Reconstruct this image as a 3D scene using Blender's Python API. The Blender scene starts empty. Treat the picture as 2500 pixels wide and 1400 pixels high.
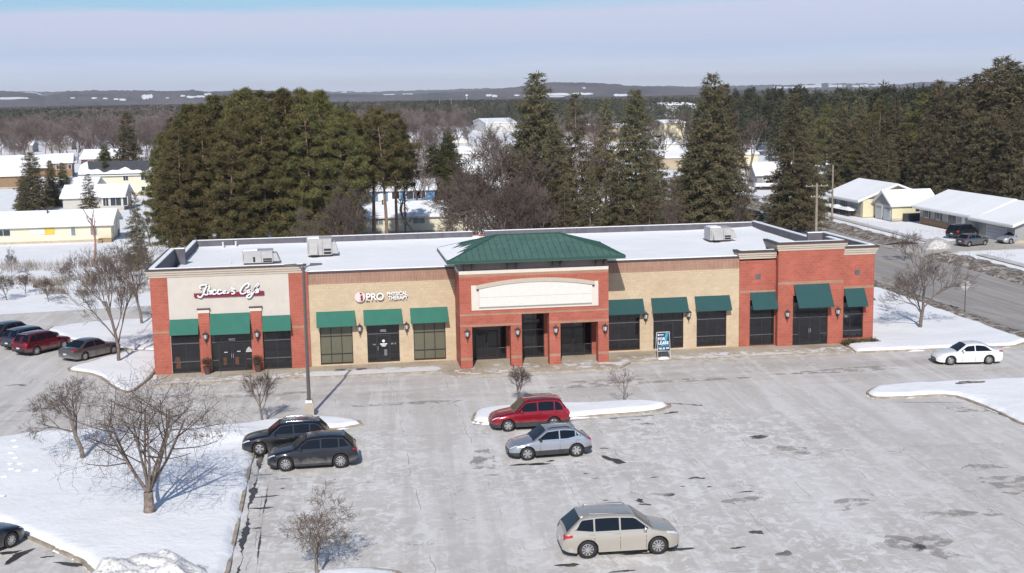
import bpy, math, random
import numpy as np
from mathutils import Vector, Matrix
R=math.radians
SC=bpy.context.scene
COL=SC.collection
# ---------------------------------------------------------------- camera
CX,CY,CZ,YAW,PITCH,ROLL,FPX=12.67384,-89.07758,18.86013,.14226,.14979,.01794,3065.04
def _axes():
    cy,sy=math.cos(YAW),math.sin(YAW)
    f=Vector((sy*math.cos(PITCH),cy*math.cos(PITCH),-math.sin(PITCH)))
    r=Vector((cy,-sy,0)); u=r.cross(f)
    r2=r*math.cos(ROLL)-u*math.sin(ROLL); return r2,r2.cross(f),f
AR,AU,AF=_axes(); CP=Vector((CX,CY,CZ))
cam=bpy.data.cameras.new('camera'); camo=bpy.data.objects.new('camera',cam); COL.objects.link(camo)
m=Matrix((AR,AU,-AF)).transposed().to_4x4(); m.translation=CP; camo.matrix_world=m
cam.sensor_width=36; cam.lens=FPX/2500*36; cam.clip_start=.5; cam.clip_end=40000
SC.camera=camo
# ---------------------------------------------------------------- light
SUN=Vector((.22,1,-.74)).normalized()
sl=bpy.data.lights.new('sun','SUN'); so=bpy.data.objects.new('sun',sl); COL.objects.link(so)
sl.energy=4.1; sl.angle=R(.5); sl.color=(1,.95,.88); so.rotation_euler=SUN.to_track_quat('-Z','Y').to_euler(); so.location=(0,-60,80)
W=bpy.data.worlds.new('World'); SC.world=W; W.use_nodes=True; nt=W.node_tree; nt.nodes.clear()
def N(nt,t,**k):
    n=nt.nodes.new(t)
    for a,b in k.items():
        if a in n.inputs: n.inputs[a].default_value=b
        else: setattr(n,a,b)
    return n
wo=N(nt,'ShaderNodeOutputWorld'); bg=N(nt,'ShaderNodeBackground',Strength=1.0)
sky=N(nt,'ShaderNodeTexSky'); sky.sky_type='NISHITA'; sky.sun_disc=False; sky.sun_elevation=R(35.9); sky.sun_rotation=R(192.4); sky.air_density=1.0; sky.dust_density=.6; sky.ozone_density=2.2; sky.altitude=300
sc=N(nt,'ShaderNodeVectorMath',operation='SCALE'); sc.inputs['Scale'].default_value=.105
nt.links.new(sky.outputs[0],sc.inputs[0])
tc=N(nt,'ShaderNodeTexCoord'); sep=N(nt,'ShaderNodeSeparateXYZ'); nt.links.new(tc.outputs['Generated'],sep.inputs[0])
mp=N(nt,'ShaderNodeMapping'); mp.inputs['Scale'].default_value=(5,5,60); nt.links.new(tc.outputs['Generated'],mp.inputs[0])
ns=N(nt,'ShaderNodeTexNoise',Scale=1.0,Detail=6.0,Roughness=.55); nt.links.new(mp.outputs[0],ns.inputs['Vector'])
mp2=N(nt,'ShaderNodeMapping'); mp2.inputs['Scale'].default_value=(3,3,150); nt.links.new(tc.outputs['Generated'],mp2.inputs[0])
ns2=N(nt,'ShaderNodeTexNoise',Scale=1.0,Detail=4.0,Roughness=.5); nt.links.new(mp2.outputs[0],ns2.inputs['Vector'])
def MATH(nt,op,a,b=None,c=None,clamp=False):
    n=N(nt,'ShaderNodeMath',operation=op); n.use_clamp=clamp
    for i,x in enumerate((a,b,c)):
        if x is None: continue
        if isinstance(x,(int,float)): n.inputs[i].default_value=x
        else: nt.links.new(x,n.inputs[i])
    return n.outputs[0]
def RAMP(nt,fac,stops,interp='LINEAR'):
    n=N(nt,'ShaderNodeValToRGB'); n.color_ramp.interpolation=interp
    e=n.color_ramp.elements
    while len(e)<len(stops): e.new(.5)
    for el,(p,c) in zip(e,stops):
        el.position=p; el.color=(*c,1) if len(c)==3 else c
    nt.links.new(fac,n.inputs[0]); return n.outputs[0]
def MIX(nt,fac,a,b,bt='MIX'):
    n=N(nt,'ShaderNodeMix'); n.data_type='RGBA'; n.blend_type=bt
    for s,x in ((0,fac),(6,a),(7,b)):
        if isinstance(x,(int,float)): n.inputs[s].default_value=x
        elif isinstance(x,tuple): n.inputs[s].default_value=(*x,1)
        else: nt.links.new(x,n.inputs[s])
    return n.outputs[2]
# cloud sheet low over the horizon: two soft bands, torn upper edge, clear blue above
z0=MATH(nt,'MULTIPLY_ADD',ns.outputs[0],.018,-.009)
zz=MATH(nt,'ADD',sep.outputs[2],z0)
lit=RAMP(nt,MATH(nt,'MULTIPLY',MATH(nt,'ADD',zz,MATH(nt,'MULTIPLY_ADD',ns2.outputs[0],.012,-.006)),10.0),[(0,(1.0,1.03,1.12)),(.14,(.86,.93,1.08)),(.30,(.66,.75,.97)),(.38,(.60,.69,.92)),(.47,(.63,.69,.89)),(.66,(.65,.70,.885)),(.8,(.62,.69,.90))])
cover=RAMP(nt,MATH(nt,'MULTIPLY',zz,10.0),[(0,(.95,)*3),(.655,(.95,)*3),(.735,(.10,)*3),(1,(.0,)*3)])
hi=MIX(nt,.72,sc.outputs[0],(.29,.60,.88))
hiw=RAMP(nt,MATH(nt,'MULTIPLY',sep.outputs[2],5.0),[(0,(1,)*3),(.5,(1,)*3),(1,(0,)*3)])
clear=MIX(nt,hiw,sc.outputs[0],hi)
fin=MIX(nt,cover,clear,lit)
nt.links.new(fin,bg.inputs[0]); nt.links.new(bg.outputs[0],wo.inputs[0])
SC.view_settings.view_transform='Standard'; SC.view_settings.look='None'; SC.view_settings.exposure=0; SC.view_settings.gamma=1
SC.render.engine='CYCLES'
SC.cycles.max_bounces=6; SC.cycles.diffuse_bounces=2; SC.cycles.glossy_bounces=3; SC.cycles.transmission_bounces=3; SC.cycles.volume_bounces=0; SC.cycles.transparent_max_bounces=6
# ---------------------------------------------------------------- helpers
def ray(u,v): return AF+AR*((u-1250)/FPX)-AU*((v-700)/FPX)
def G(u,v,z=-.12):
    w=ray(u,v); t=(z-CP.z)/w.z; return CP+w*t
def PW(u,v,Y):
    w=ray(u,v); t=(Y-CP.y)/w.y; return CP+w*t
def tag(o,label=None,cat=None,group=None,kind=None):
    if label: o['label']=label
    if cat: o['category']=cat
    if group: o['group']=group
    if kind: o['kind']=kind
    return o
def empty(name,loc=(0,0,0),rz=0,label=None,cat=None,group=None):
    o=bpy.data.objects.new(name,None); COL.objects.link(o); o.location=loc; o.rotation_euler=(0,0,rz); o.empty_display_size=.2
    return tag(o,label,cat,group)
def copy_tree(o,parent=None):
    c=o.copy(); COL.objects.link(c)
    if parent is not None: c.parent=parent
    for ch in o.children: copy_tree(ch,c)
    return c
class MB:
    def __init__(s): s.v=[];s.f=[];s.m=[]
    def add(s,vs,fs,mi=0):
        b=len(s.v); s.v+=[tuple(p) for p in vs]
        for f in fs: s.f.append(tuple(b+i for i in f)); s.m.append(mi)
        return s
    def box(s,x0,x1,y0,y1,z0,z1,mi=0):
        if x0>x1:x0,x1=x1,x0
        if y0>y1:y0,y1=y1,y0
        if z0>z1:z0,z1=z1,z0
        return s.add([(x0,y0,z0),(x1,y0,z0),(x1,y1,z0),(x0,y1,z0),(x0,y0,z1),(x1,y0,z1),(x1,y1,z1),(x0,y1,z1)],
            [(0,3,2,1),(4,5,6,7),(0,1,5,4),(1,2,6,5),(2,3,7,6),(3,0,4,7)],mi)
    def quad(s,a,b,c,d,mi=0): return s.add([a,b,c,d],[(0,1,2,3)],mi)
    def prism(s,poly,z0,z1,mi=0):   # poly ccw in xy
        n=len(poly); vs=[(x,y,z0) for x,y in poly]+[(x,y,z1) for x,y in poly]
        return s.add(vs,[tuple(range(n-1,-1,-1)),tuple(range(n,2*n))]+[(i,(i+1)%n,n+(i+1)%n,n+i) for i in range(n)],mi)
    def prismx(s,poly,x0,x1,mi=0):  # poly in (y,z), ccw seen from +x
        n=len(poly); vs=[(x0,y,z) for y,z in poly]+[(x1,y,z) for y,z in poly]
        return s.add(vs,[tuple(range(n-1,-1,-1)),tuple(range(n,2*n))]+[(i,(i+1)%n,n+(i+1)%n,n+i) for i in range(n)],mi)
    def prismy(s,poly,y0,y1,mi=0):  # poly in (x,z), ccw seen from -y
        n=len(poly); vs=[(x,y0,z) for x,z in poly]+[(x,y1,z) for x,z in poly]
        return s.add(vs,[tuple(range(n)),tuple(range(2*n-1,n-1,-1))]+[(i,n+i,n+(i+1)%n,(i+1)%n) for i in range(n)],mi)
    def tube(s,pts,rad,n=6,mi=0,cap=True):
        pts=[Vector(p) for p in pts]; k=len(pts)
        if not hasattr(rad,'__len__'): rad=[rad]*k
        vs=[]; up=Vector((0,0,1))
        for i,p in enumerate(pts):
            d=(pts[min(i+1,k-1)]-pts[max(i-1,0)])
            if d.length<1e-9: d=Vector((0,0,1))
            d.normalize(); a=d.cross(up if abs(d.z)<.95 else Vector((1,0,0))).normalized(); b=d.cross(a)
            for j in range(n):
                t=2*math.pi*j/n; vs.append(p+(a*math.cos(t)+b*math.sin(t))*rad[i])
        fs=[(i*n+j,i*n+(j+1)%n,(i+1)*n+(j+1)%n,(i+1)*n+j) for i in range(k-1) for j in range(n)]
        if cap: fs+=[tuple(range(n-1,-1,-1)),tuple((k-1)*n+j for j in range(n))]
        return s.add(vs,fs,mi)
    def lathe(s,prof,c=(0,0,0),n=16,axis='z',mi=0,cap=True):  # prof [(r,h)]
        vs=[]
        for r,h in prof:
            for j in range(n):
                t=2*math.pi*j/n; a,b=r*math.cos(t),r*math.sin(t)
                p=(a,b,h) if axis=='z' else ((a,h,b) if axis=='y' else (h,a,b))
                vs.append((p[0]+c[0],p[1]+c[1],p[2]+c[2]))
        k=len(prof); fs=[(i*n+j,i*n+(j+1)%n,(i+1)*n+(j+1)%n,(i+1)*n+j) for i in range(k-1) for j in range(n)]
        if cap: fs+=[tuple(range(n-1,-1,-1)),tuple((k-1)*n+j for j in range(n))]
        return s.add(vs,fs,mi)
    def mesh(s,name,mats,smooth=False):
        me=bpy.data.meshes.new(name); me.from_pydata(s.v,[],s.f)
        for m_ in (mats if isinstance(mats,(list,tuple)) else [mats]): me.materials.append(m_)
        if len(s.m): me.polygons.foreach_set('material_index',s.m)
        if smooth: me.polygons.foreach_set('use_smooth',[True]*len(s.f))
        me.update(); return me
    def build(s,name,mats,parent=None,smooth=False,loc=None,rz=0):
        o=bpy.data.objects.new(name,s.mesh(name,mats,smooth)); COL.objects.link(o)
        if parent is not None: o.parent=parent
        if loc is not None: o.location=loc
        o.rotation_euler=(0,0,rz); return o
def npmesh(name,V,F,mats,mi=None,smooth=False):
    """V (n,3), F (m,k) arrays with k = 3 or 4"""
    me=bpy.data.meshes.new(name); k=F.shape[1]
    me.vertices.add(len(V)); me.vertices.foreach_set('co',np.asarray(V,np.float32).ravel())
    me.loops.add(F.size); me.loops.foreach_set('vertex_index',F.astype(np.int32).ravel())
    me.polygons.add(len(F)); me.polygons.foreach_set('loop_start',np.arange(0,F.size,k,dtype=np.int32)); me.polygons.foreach_set('loop_total',np.full(len(F),k,np.int32))
    for m_ in (mats if isinstance(mats,(list,tuple)) else [mats]): me.materials.append(m_)
    if mi is not None: me.polygons.foreach_set('material_index',np.asarray(mi,np.int32))
    me.polygons.foreach_set('use_smooth',np.full(len(F),smooth)); me.update(calc_edges=True); return me
def place(name,me,loc=(0,0,0),parent=None,rz=0,scale=(1,1,1)):
    o=bpy.data.objects.new(name,me); COL.objects.link(o); o.location=loc; o.rotation_euler=(0,0,rz); o.scale=scale
    if parent is not None: o.parent=parent
    return o
# ---------------------------------------------------------------- materials
def newmat(name):
    m_=bpy.data.materials.new(name); m_.use_nodes=True; t=m_.node_tree; return m_,t,t.nodes['Principled BSDF']
def M(name,base,rough=.6,metal=0,var=.12,scale=3.0,bump=0,coat=0,spec=.5,objvar=0,coords='Object',detail=4.0,stretch=None):
    m_,t,b=newmat(name)
    b.inputs['Roughness'].default_value=rough; b.inputs['Metallic'].default_value=metal
    b.inputs['Specular IOR Level'].default_value=spec
    if coat: b.inputs['Coat Weight'].default_value=coat; b.inputs['Coat Roughness'].default_value=.04
    tcn=N(t,'ShaderNodeTexCoord'); src=tcn.outputs[coords]
    if stretch:
        mm=N(t,'ShaderNodeMapping'); mm.inputs['Scale'].default_value=stretch; t.links.new(src,mm.inputs[0]); src=mm.outputs[0]
    n=N(t,'ShaderNodeTexNoise',Scale=scale,Detail=detail,Roughness=.6); t.links.new(src,n.inputs['Vector'])
    lo=tuple(max(0,c*(1-var)) for c in base); hi_=tuple(min(1,c*(1+var)) for c in base)
    col=RAMP(t,n.outputs[0],[(.3,lo),(.7,hi_)])
    if objvar:
        oi=N(t,'ShaderNodeObjectInfo'); hs=N(t,'ShaderNodeHueSaturation')
        t.links.new(MATH(t,'MULTIPLY_ADD',oi.outputs['Random'],objvar,1-objvar/2),hs.inputs['Value'])
        t.links.new(MATH(t,'MULTIPLY_ADD',oi.outputs['Random'],.05*objvar,.5-.025*objvar),hs.inputs['Hue'])
        t.links.new(col,hs.inputs['Color']); col=hs.outputs[0]
    t.links.new(col,b.inputs['Base Color'])
    if bump:
        bp=N(t,'ShaderNodeBump',Strength=bump,Distance=.05); t.links.new(n.outputs[0],bp.inputs['Height']); t.links.new(bp.outputs[0],b.inputs['Normal'])
    return m_
def brickmat(name,c1,c2,mortar,bw=.4,bh=.2,ms=.012,stain=0,vert=False):
    m_,t,b=newmat(name); b.inputs['Roughness'].default_value=.9; b.inputs['Specular IOR Level'].default_value=.2
    g=N(t,'ShaderNodeNewGeometry'); sp=N(t,'ShaderNodeSeparateXYZ'); t.links.new(g.outputs['Position'],sp.inputs[0])
    cb=N(t,'ShaderNodeCombineXYZ'); xy=MATH(t,'ADD',sp.outputs[0],sp.outputs[1])
    if vert: t.links.new(sp.outputs[2],cb.inputs[0]); t.links.new(xy,cb.inputs[1])
    else: t.links.new(xy,cb.inputs[0]); t.links.new(sp.outputs[2],cb.inputs[1])
    br=N(t,'ShaderNodeTexBrick',Scale=1.0); br.inputs['Color1'].default_value=(*c1,1); br.inputs['Color2'].default_value=(*c2,1); br.inputs['Mortar'].default_value=(*mortar,1)
    br.inputs['Brick Width'].default_value=bw; br.inputs['Row Height'].default_value=bh; br.inputs['Mortar Size'].default_value=ms; br.inputs['Mortar Smooth'].default_value=.3; br.inputs['Bias'].default_value=0
    t.links.new(cb.outputs[0],br.inputs['Vector'])
    n=N(t,'ShaderNodeTexNoise',Scale=.7,Detail=5.0,Roughness=.65); t.links.new(g.outputs['Position'],n.inputs['Vector'])
    n2=N(t,'ShaderNodeTexNoise',Scale=9.0,Detail=3.0); t.links.new(g.outputs['Position'],n2.inputs['Vector'])
    col=MIX(t,.5,br.outputs[0],RAMP(t,n.outputs[0],[(.3,(.36,.36,.36)),(.7,(.62,.62,.62))]),'OVERLAY')
    col=MIX(t,.12,col,n2.outputs[0],'OVERLAY')
    if stain:
        # weathered courses high on the wall: darker joints where damp sits
        up=RAMP(t,MATH(t,'MULTIPLY_ADD',sp.outputs[2],.5,-1.9,clamp=True),[(0,(0,)*3),(1,(1,)*3)])
        msk=MATH(t,'MULTIPLY',MATH(t,'MULTIPLY',RAMP(t,n.outputs[0],[(.42,(0,)*3),(.62,(1,)*3)]),up),MATH(t,'MULTIPLY_ADD',br.outputs['Fac'],.75,.1))
        col=MIX(t,MATH(t,'MULTIPLY',msk,stain),col,(.24,.16,.07))
    t.links.new(col,b.inputs['Base Color'])
    bp=N(t,'ShaderNodeBump',Strength=.5,Distance=.012); bp.invert=True; t.links.new(br.outputs['Fac'],bp.inputs['Height']); t.links.new(bp.outputs[0],b.inputs['Normal'])
    return m_
def snowmat(name='snow',dirt=0.0,scale=1.0,base=(.90,.905,.93)):
    m_,t,b=newmat(name); b.inputs['Roughness'].default_value=.75; b.inputs['Specular IOR Level'].default_value=.25
    g=N(t,'ShaderNodeNewGeometry')
    n=N(t,'ShaderNodeTexNoise',Scale=.35*scale,Detail=6.0,Roughness=.55); t.links.new(g.outputs['Position'],n.inputs['Vector'])
    n2=N(t,'ShaderNodeTexNoise',Scale=3.5*scale,Detail=5.0,Roughness=.6); t.links.new(g.outputs['Position'],n2.inputs['Vector'])
    col=RAMP(t,n.outputs[0],[(.3,tuple(c*.96 for c in base)),(.7,tuple(min(1,c*1.03) for c in base))])
    if dirt:
        col=MIX(t,RAMP(t,n2.outputs[0],[(.62-dirt*.4,(0,)*3),(.75,(1,)*3)]),col,(.22,.17,.12))
    t.links.new(col,b.inputs['Base Color'])
    hh=MATH(t,'ADD',n.outputs[0],MATH(t,'MULTIPLY',n2.outputs[0],.3))
    bp=N(t,'ShaderNodeBump',Strength=.55,Distance=.25); t.links.new(hh,bp.inputs['Height']); t.links.new(bp.outputs[0],b.inputs['Normal'])
    return m_
SNOW=snowmat(); SNOWD=snowmat('dirty_snow',.55,1.2,(.72,.70,.68)); SNOWROOF=snowmat('roof_snow',0,.6,(.92,.925,.94))
HAZED=9e-5
RED=brickmat('red_block',(.42,.127,.090),(.365,.105,.072),(.44,.165,.125))
REDBAND=brickmat('buff_band',(.38,.22,.15),(.33,.19,.125),(.42,.27,.2),.4,.1)
TAN=brickmat('tan_block',(.585,.465,.32),(.535,.42,.285),(.575,.47,.345),.4,.2,.014,stain=.8)
SOLDIER=brickmat('soldier_brick',(.36,.205,.15),(.29,.16,.115),(.46,.32,.24),.8,.105,.014,vert=True)
STUCCO=M('stucco',(.57,.52,.465),.9,var=.05,scale=1.2,bump=.1,spec=.2)
CORN=M('cornice_stucco',(.50,.43,.355),.9,var=.05,scale=2,spec=.2)
WHITEST=M('white_stucco',(.66,.60,.53),.9,var=.04,spec=.2)
PANELW=M('sign_panel_white',(.68,.66,.62),.6,var=.03,spec=.3)
CAPM=M('dark_metal_cap',(.075,.055,.055),.5,var=.1,spec=.4)
PARAPET=M('parapet_membrane',(.125,.12,.14),.85,var=.2,scale=1.5,spec=.2)
FRIEZE=M('frieze_panel',(.20,.165,.155),.8,var=.08)
FRAMEM=M('bronze_frame',(.03,.026,.028),.4,var=.1,spec=.5)
FRAMEL=M('bright_bar',(.17,.165,.17),.35,metal=.6,var=.05)
GLASS=M('dark_glass',(.012,.013,.016),.06,var=.2,scale=.8,spec=.6)
BLIND=M('blind_behind_glass',(.13,.125,.085),.25,var=.08,scale=1,spec=.6)
AWL=M('green_canvas',(.038,.155,.115),.8,var=.06,scale=1.5,spec=.25)
AWR=M('bluish_green_canvas',(.026,.080,.082),.8,var=.05,scale=1.5,spec=.25)  # darker, bluer green for the right-hand awnings
GROOF=M('green_metal_roof',(.078,.150,.122),.45,var=.14,scale=.9,spec=.4)
GROOFD=M('green_roof_trim',(.03,.085,.066),.5,var=.1)
LANT=M('lantern_iron',(.06,.05,.052),.5,var=.1)
LGLS=M('lantern_glass',(.55,.53,.54),.2,var=.1,spec=.6)
CONC=M('concrete',(.46,.40,.32),.9,var=.16,scale=1.3,bump=.05,spec=.2)
KERB=M('kerb_concrete',(.38,.325,.26),.9,var=.3,scale=1.8,spec=.2)
WHITEP=M('white_paint',(.8,.8,.8),.5,var=.03)
BURG=M('burgundy_paint',(.20,.012,.035),.45,var=.05)
GALV=M('galvanised_casing',(.42,.41,.41),.5,var=.1,scale=2)
BLACK=M('black_plastic',(.014,.014,.015),.6,var=.1)
# ================================================================ SETTING
rng=np.random.default_rng(7); random.seed(7)
def lotmat():
    m_,t,b=newmat('salted_asphalt'); b.inputs['Roughness'].default_value=.85; b.inputs['Specular IOR Level'].default_value=.25
    g=N(t,'ShaderNodeNewGeometry'); P=g.outputs['Position']
    def nz(s,d=5.0,r=.6,st=None,dist=0.0,off=None):
        src=P
        if st or off:
            mm=N(t,'ShaderNodeMapping'); mm.inputs['Scale'].default_value=st or (1,1,1); mm.inputs['Location'].default_value=off or (0,0,0); t.links.new(src,mm.inputs[0]); src=mm.outputs[0]
        n=N(t,'ShaderNodeTexNoise',Scale=s,Detail=d,Roughness=r,Distortion=dist); t.links.new(src,n.inputs['Vector']); return n.outputs[0]
    col=RAMP(t,nz(.11,6.0,.6,None,.4),[(.36,(.54,.505,.475)),(.5,(.60,.57,.54)),(.64,(.65,.625,.60))])
    # tyre-swept streaks along the drive lane
    st=nz(1.0,6.0,.62,(.55,.16,1),.8); col=MIX(t,RAMP(t,st,[(.50,(0,)*3),(.64,(.5,)*3)]),col,(.52,.485,.455))
    sp=N(t,'ShaderNodeSeparateXYZ'); t.links.new(P,sp.inputs[0]); X,Y=sp.outputs[0],sp.outputs[1]
    lane=MATH(t,'MULTIPLY',RAMP(t,MATH(t,'MULTIPLY_ADD',Y,-.05,0),[(.19,(0,)*3),(.27,(1,)*3),(.5,(1,)*3),(.62,(0,)*3)]),RAMP(t,nz(.5,4.0,.6,(.15,1,1)),[(.4,(0,)*3),(.6,(.8,)*3)]))
    col=MIX(t,MATH(t,'MULTIPLY',lane,.8),col,(.40,.365,.34))
    # dried salt and trodden snow
    sx=RAMP(t,MATH(t,'MULTIPLY_ADD',X,.02,0),[(.0,(.5,)*3),(.14,(1,)*3),(.30,(1,)*3),(.36,(.35,)*3),(.44,(.9,)*3),(.72,(1,)*3),(.86,(.3,)*3)])
    sy=RAMP(t,MATH(t,'MULTIPLY_ADD',Y,-.025,0),[(.38,(.15,)*3),(.48,(1,)*3)])
    reg=MATH(t,'MULTIPLY',sx,sy)
    sa=nz(1.3,9.0,.74,(1.0,.9,1),.9)
    col=MIX(t,MATH(t,'MULTIPLY',RAMP(t,sa,[(.48,(0,)*3),(.58,(.95,)*3)]),MATH(t,'MULTIPLY_ADD',reg,.85,.12)),col,(.78,.765,.75))
    sa2=nz(.40,8.0,.68,(1,.8,1),.5,(13,5,0))
    col=MIX(t,RAMP(t,sa2,[(.55,(0,)*3),(.66,(.45,)*3)]),col,(.73,.71,.69))
    gr=nz(14.0,3.0,.7); col=MIX(t,.35,col,RAMP(t,gr,[(.3,(.36,)*3),(.7,(.62,)*3)]),'OVERLAY')
    # ruts swept by turning cars
    rw=N(t,'ShaderNodeVectorRotate'); rw.inputs['Angle'].default_value=.06; t.links.new(P,rw.inputs['Vector']); rm=N(t,'ShaderNodeMapping'); rm.inputs['Scale'].default_value=(1.1,.05,1); t.links.new(rw.outputs[0],rm.inputs[0]); rn=N(t,'ShaderNodeTexNoise',Scale=1.0,Detail=5.0,Roughness=.6,Distortion=.5); t.links.new(rm.outputs[0],rn.inputs['Vector'])
    col=MIX(t,MATH(t,'MULTIPLY',RAMP(t,rn.outputs[0],[(.50,(0,)*3),(.60,(1,)*3)]),.38),col,(.50,.465,.435)); col=MIX(t,MATH(t,'MULTIPLY',RAMP(t,rn.outputs[0],[(.38,(1,)*3),(.46,(0,)*3)]),.4),col,(.74,.72,.70))
    # paving seams running away from the street, some cross seams
    wob=MATH(t,'MULTIPLY_ADD',nz(.35,3.0,.5,None,0,(3,9,0)),.9,0)
    seam=MATH(t,'LESS_THAN',MATH(t,'ABSOLUTE',MATH(t,'SUBTRACT',MATH(t,'FRACT',MATH(t,'MULTIPLY',MATH(t,'ADD',X,wob),.27)),.5)),.0055)
    cros=MATH(t,'LESS_THAN',MATH(t,'ABSOLUTE',MATH(t,'SUBTRACT',MATH(t,'FRACT',MATH(t,'MULTIPLY',MATH(t,'ADD',Y,wob),.13)),.5)),.0035)
    sm=MATH(t,'MULTIPLY',MATH(t,'MAXIMUM',seam,MATH(t,'MULTIPLY',cros,.7)),RAMP(t,nz(.42,4.0,.6,None,0,(7,1,0)),[(.48,(0,)*3),(.56,(1,)*3)]))
    wide=MATH(t,'LESS_THAN',MATH(t,'ABSOLUTE',MATH(t,'SUBTRACT',MATH(t,'FRACT',MATH(t,'MULTIPLY',MATH(t,'ADD',X,wob),.27)),.5)),.035)
    col=MIX(t,MATH(t,'MULTIPLY',MATH(t,'MULTIPLY',wide,RAMP(t,nz(1.6,5.0,.7,None,.5,(2,2,0)),[(.5,(0,)*3),(.58,(1,)*3)])),.45),col,(.78,.765,.75))
    col=MIX(t,MATH(t,'MULTIPLY',sm,.55),col,(.17,.155,.14))
    # wet blots where snow has melted round the stalls
    v=N(t,'ShaderNodeTexVoronoi',Scale=.62,Randomness=1.0); v.feature='F1'
    mm=N(t,'ShaderNodeMapping'); mm.inputs['Scale'].default_value=(.62,1.35,1); dn=N(t,'ShaderNodeTexNoise',Scale=1.6,Detail=3.0); t.links.new(P,dn.inputs['Vector'])
    av=N(t,'ShaderNodeVectorMath',operation='MULTIPLY_ADD'); t.links.new(dn.outputs['Color'],av.inputs[0]); av.inputs[1].default_value=(1.1,1.1,0); t.links.new(P,av.inputs[2]); t.links.new(av.outputs[0],mm.inputs[0]); t.links.new(mm.outputs[0],v.inputs['Vector'])
    cs=N(t,'ShaderNodeSeparateColor'); t.links.new(v.outputs['Color'],cs.inputs[0])
    rad=MATH(t,'MULTIPLY',MATH(t,'POWER',cs.outputs[0],3.0),.26)
    blot=MATH(t,'MULTIPLY',MATH(t,'LESS_THAN',v.outputs['Distance'],rad),RAMP(t,reg,[(.55,(0,)*3),(.8,(1,)*3)]))
    blot=MATH(t,'MULTIPLY',blot,RAMP(t,nz(.16,2.0,.5,None,0,(40,0,0)),[(.44,(0,)*3),(.5,(1,)*3)]))
    col=MIX(t,MATH(t,'MULTIPLY',blot,.92),col,(.055,.045,.04))
    # cracks
    vc=N(t,'ShaderNodeTexVoronoi',Scale=.16,Randomness=1.0); vc.feature='DISTANCE_TO_EDGE'
    a2=N(t,'ShaderNodeVectorMath',operation='MULTIPLY_ADD'); t.links.new(dn.outputs['Color'],a2.inputs[0]); a2.inputs[1].default_value=(2.2,2.2,0); t.links.new(P,a2.inputs[2]); t.links.new(a2.outputs[0],vc.inputs['Vector'])
    ck=MATH(t,'MULTIPLY',MATH(t,'LESS_THAN',vc.outputs['Distance'],.005),RAMP(t,nz(.3,3.0),[(.52,(0,)*3),(.60,(1,)*3)]))
    col=MIX(t,MATH(t,'MULTIPLY',ck,.45),col,(.13,.12,.11))
    t.links.new(col,b.inputs['Base Color'])
    t.links.new(MATH(t,'MULTIPLY_ADD',blot,-.45,.85),b.inputs['Roughness'])
    bp=N(t,'ShaderNodeBump',Strength=.35,Distance=.03); t.links.new(sa,bp.inputs['Height']); t.links.new(bp.outputs[0],b.inputs['Normal'])
    return m_
def roadmat():
    m_,t,b=newmat('road_asphalt'); b.inputs['Roughness'].default_value=.85; b.inputs['Specular IOR Level'].default_value=.25
    g=N(t,'ShaderNodeNewGeometry')
    def nz(s,st):
        mm=N(t,'ShaderNodeMapping'); mm.inputs['Scale'].default_value=st; t.links.new(g.outputs['Position'],mm.inputs[0])
        n=N(t,'ShaderNodeTexNoise',Scale=s,Detail=6.0,Roughness=.65,Distortion=.4); t.links.new(mm.outputs[0],n.inputs['Vector']); return n.outputs[0]
    col=RAMP(t,nz(1.0,(1.1,.07,1)),[(.3,(.28,.258,.24)),(.5,(.35,.325,.305)),(.7,(.45,.425,.405))])
    col=MIX(t,.3,col,RAMP(t,nz(6.0,(1,1,1)),[(.3,(.38,)*3),(.7,(.6,)*3)]),'OVERLAY')
    col=MIX(t,RAMP(t,nz(.6,(1,.3,1)),[(.6,(0,)*3),(.68,(.5,)*3)]),col,(.45,.44,.43))
    t.links.new(col,b.inputs['Base Color']); return m_
LOT=lotmat(); ROAD=roadmat()
DAMPT=M('damp_tarmac',(.40,.365,.34),.8,var=.22,scale=1.6,detail=7.0)
m_,t,b=DAMPT,DAMPT.node_tree,DAMPT.node_tree.nodes['Principled BSDF']
_g=N(t,'ShaderNodeNewGeometry'); _n=N(t,'ShaderNodeTexNoise',Scale=1.1,Detail=8.0,Roughness=.7); t.links.new(_g.outputs['Position'],_n.inputs['Vector']); t.links.new(RAMP(t,_n.outputs[0],[(.46,(0,)*3),(.58,(.75,)*3)]),b.inputs['Alpha'])
def slushmat():
    m_,t,b=newmat('dirty_verge'); b.inputs['Roughness'].default_value=.9; b.inputs['Specular IOR Level'].default_value=.2
    g=N(t,'ShaderNodeNewGeometry'); n=N(t,'ShaderNodeTexNoise',Scale=1.3,Detail=8.0,Roughness=.75,Distortion=.8); t.links.new(g.outputs['Position'],n.inputs['Vector'])
    n2=N(t,'ShaderNodeTexNoise',Scale=5.0,Detail=5.0,Roughness=.7); t.links.new(g.outputs['Position'],n2.inputs['Vector'])
    col=RAMP(t,n.outputs[0],[(.36,(.10,.075,.055)),(.48,(.20,.165,.135)),(.56,(.42,.385,.35)),(.66,(.66,.65,.65))])
    col=MIX(t,.4,col,RAMP(t,n2.outputs[0],[(.35,(.25,)*3),(.65,(.7,)*3)]),'OVERLAY')
    t.links.new(col,b.inputs['Base Color'])
    bp=N(t,'ShaderNodeBump',Strength=.9,Distance=.15); t.links.new(n2.outputs[0],bp.inputs['Height']); t.links.new(bp.outputs[0],b.inputs['Normal']); return m_
SLUSH=slushmat()
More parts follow.
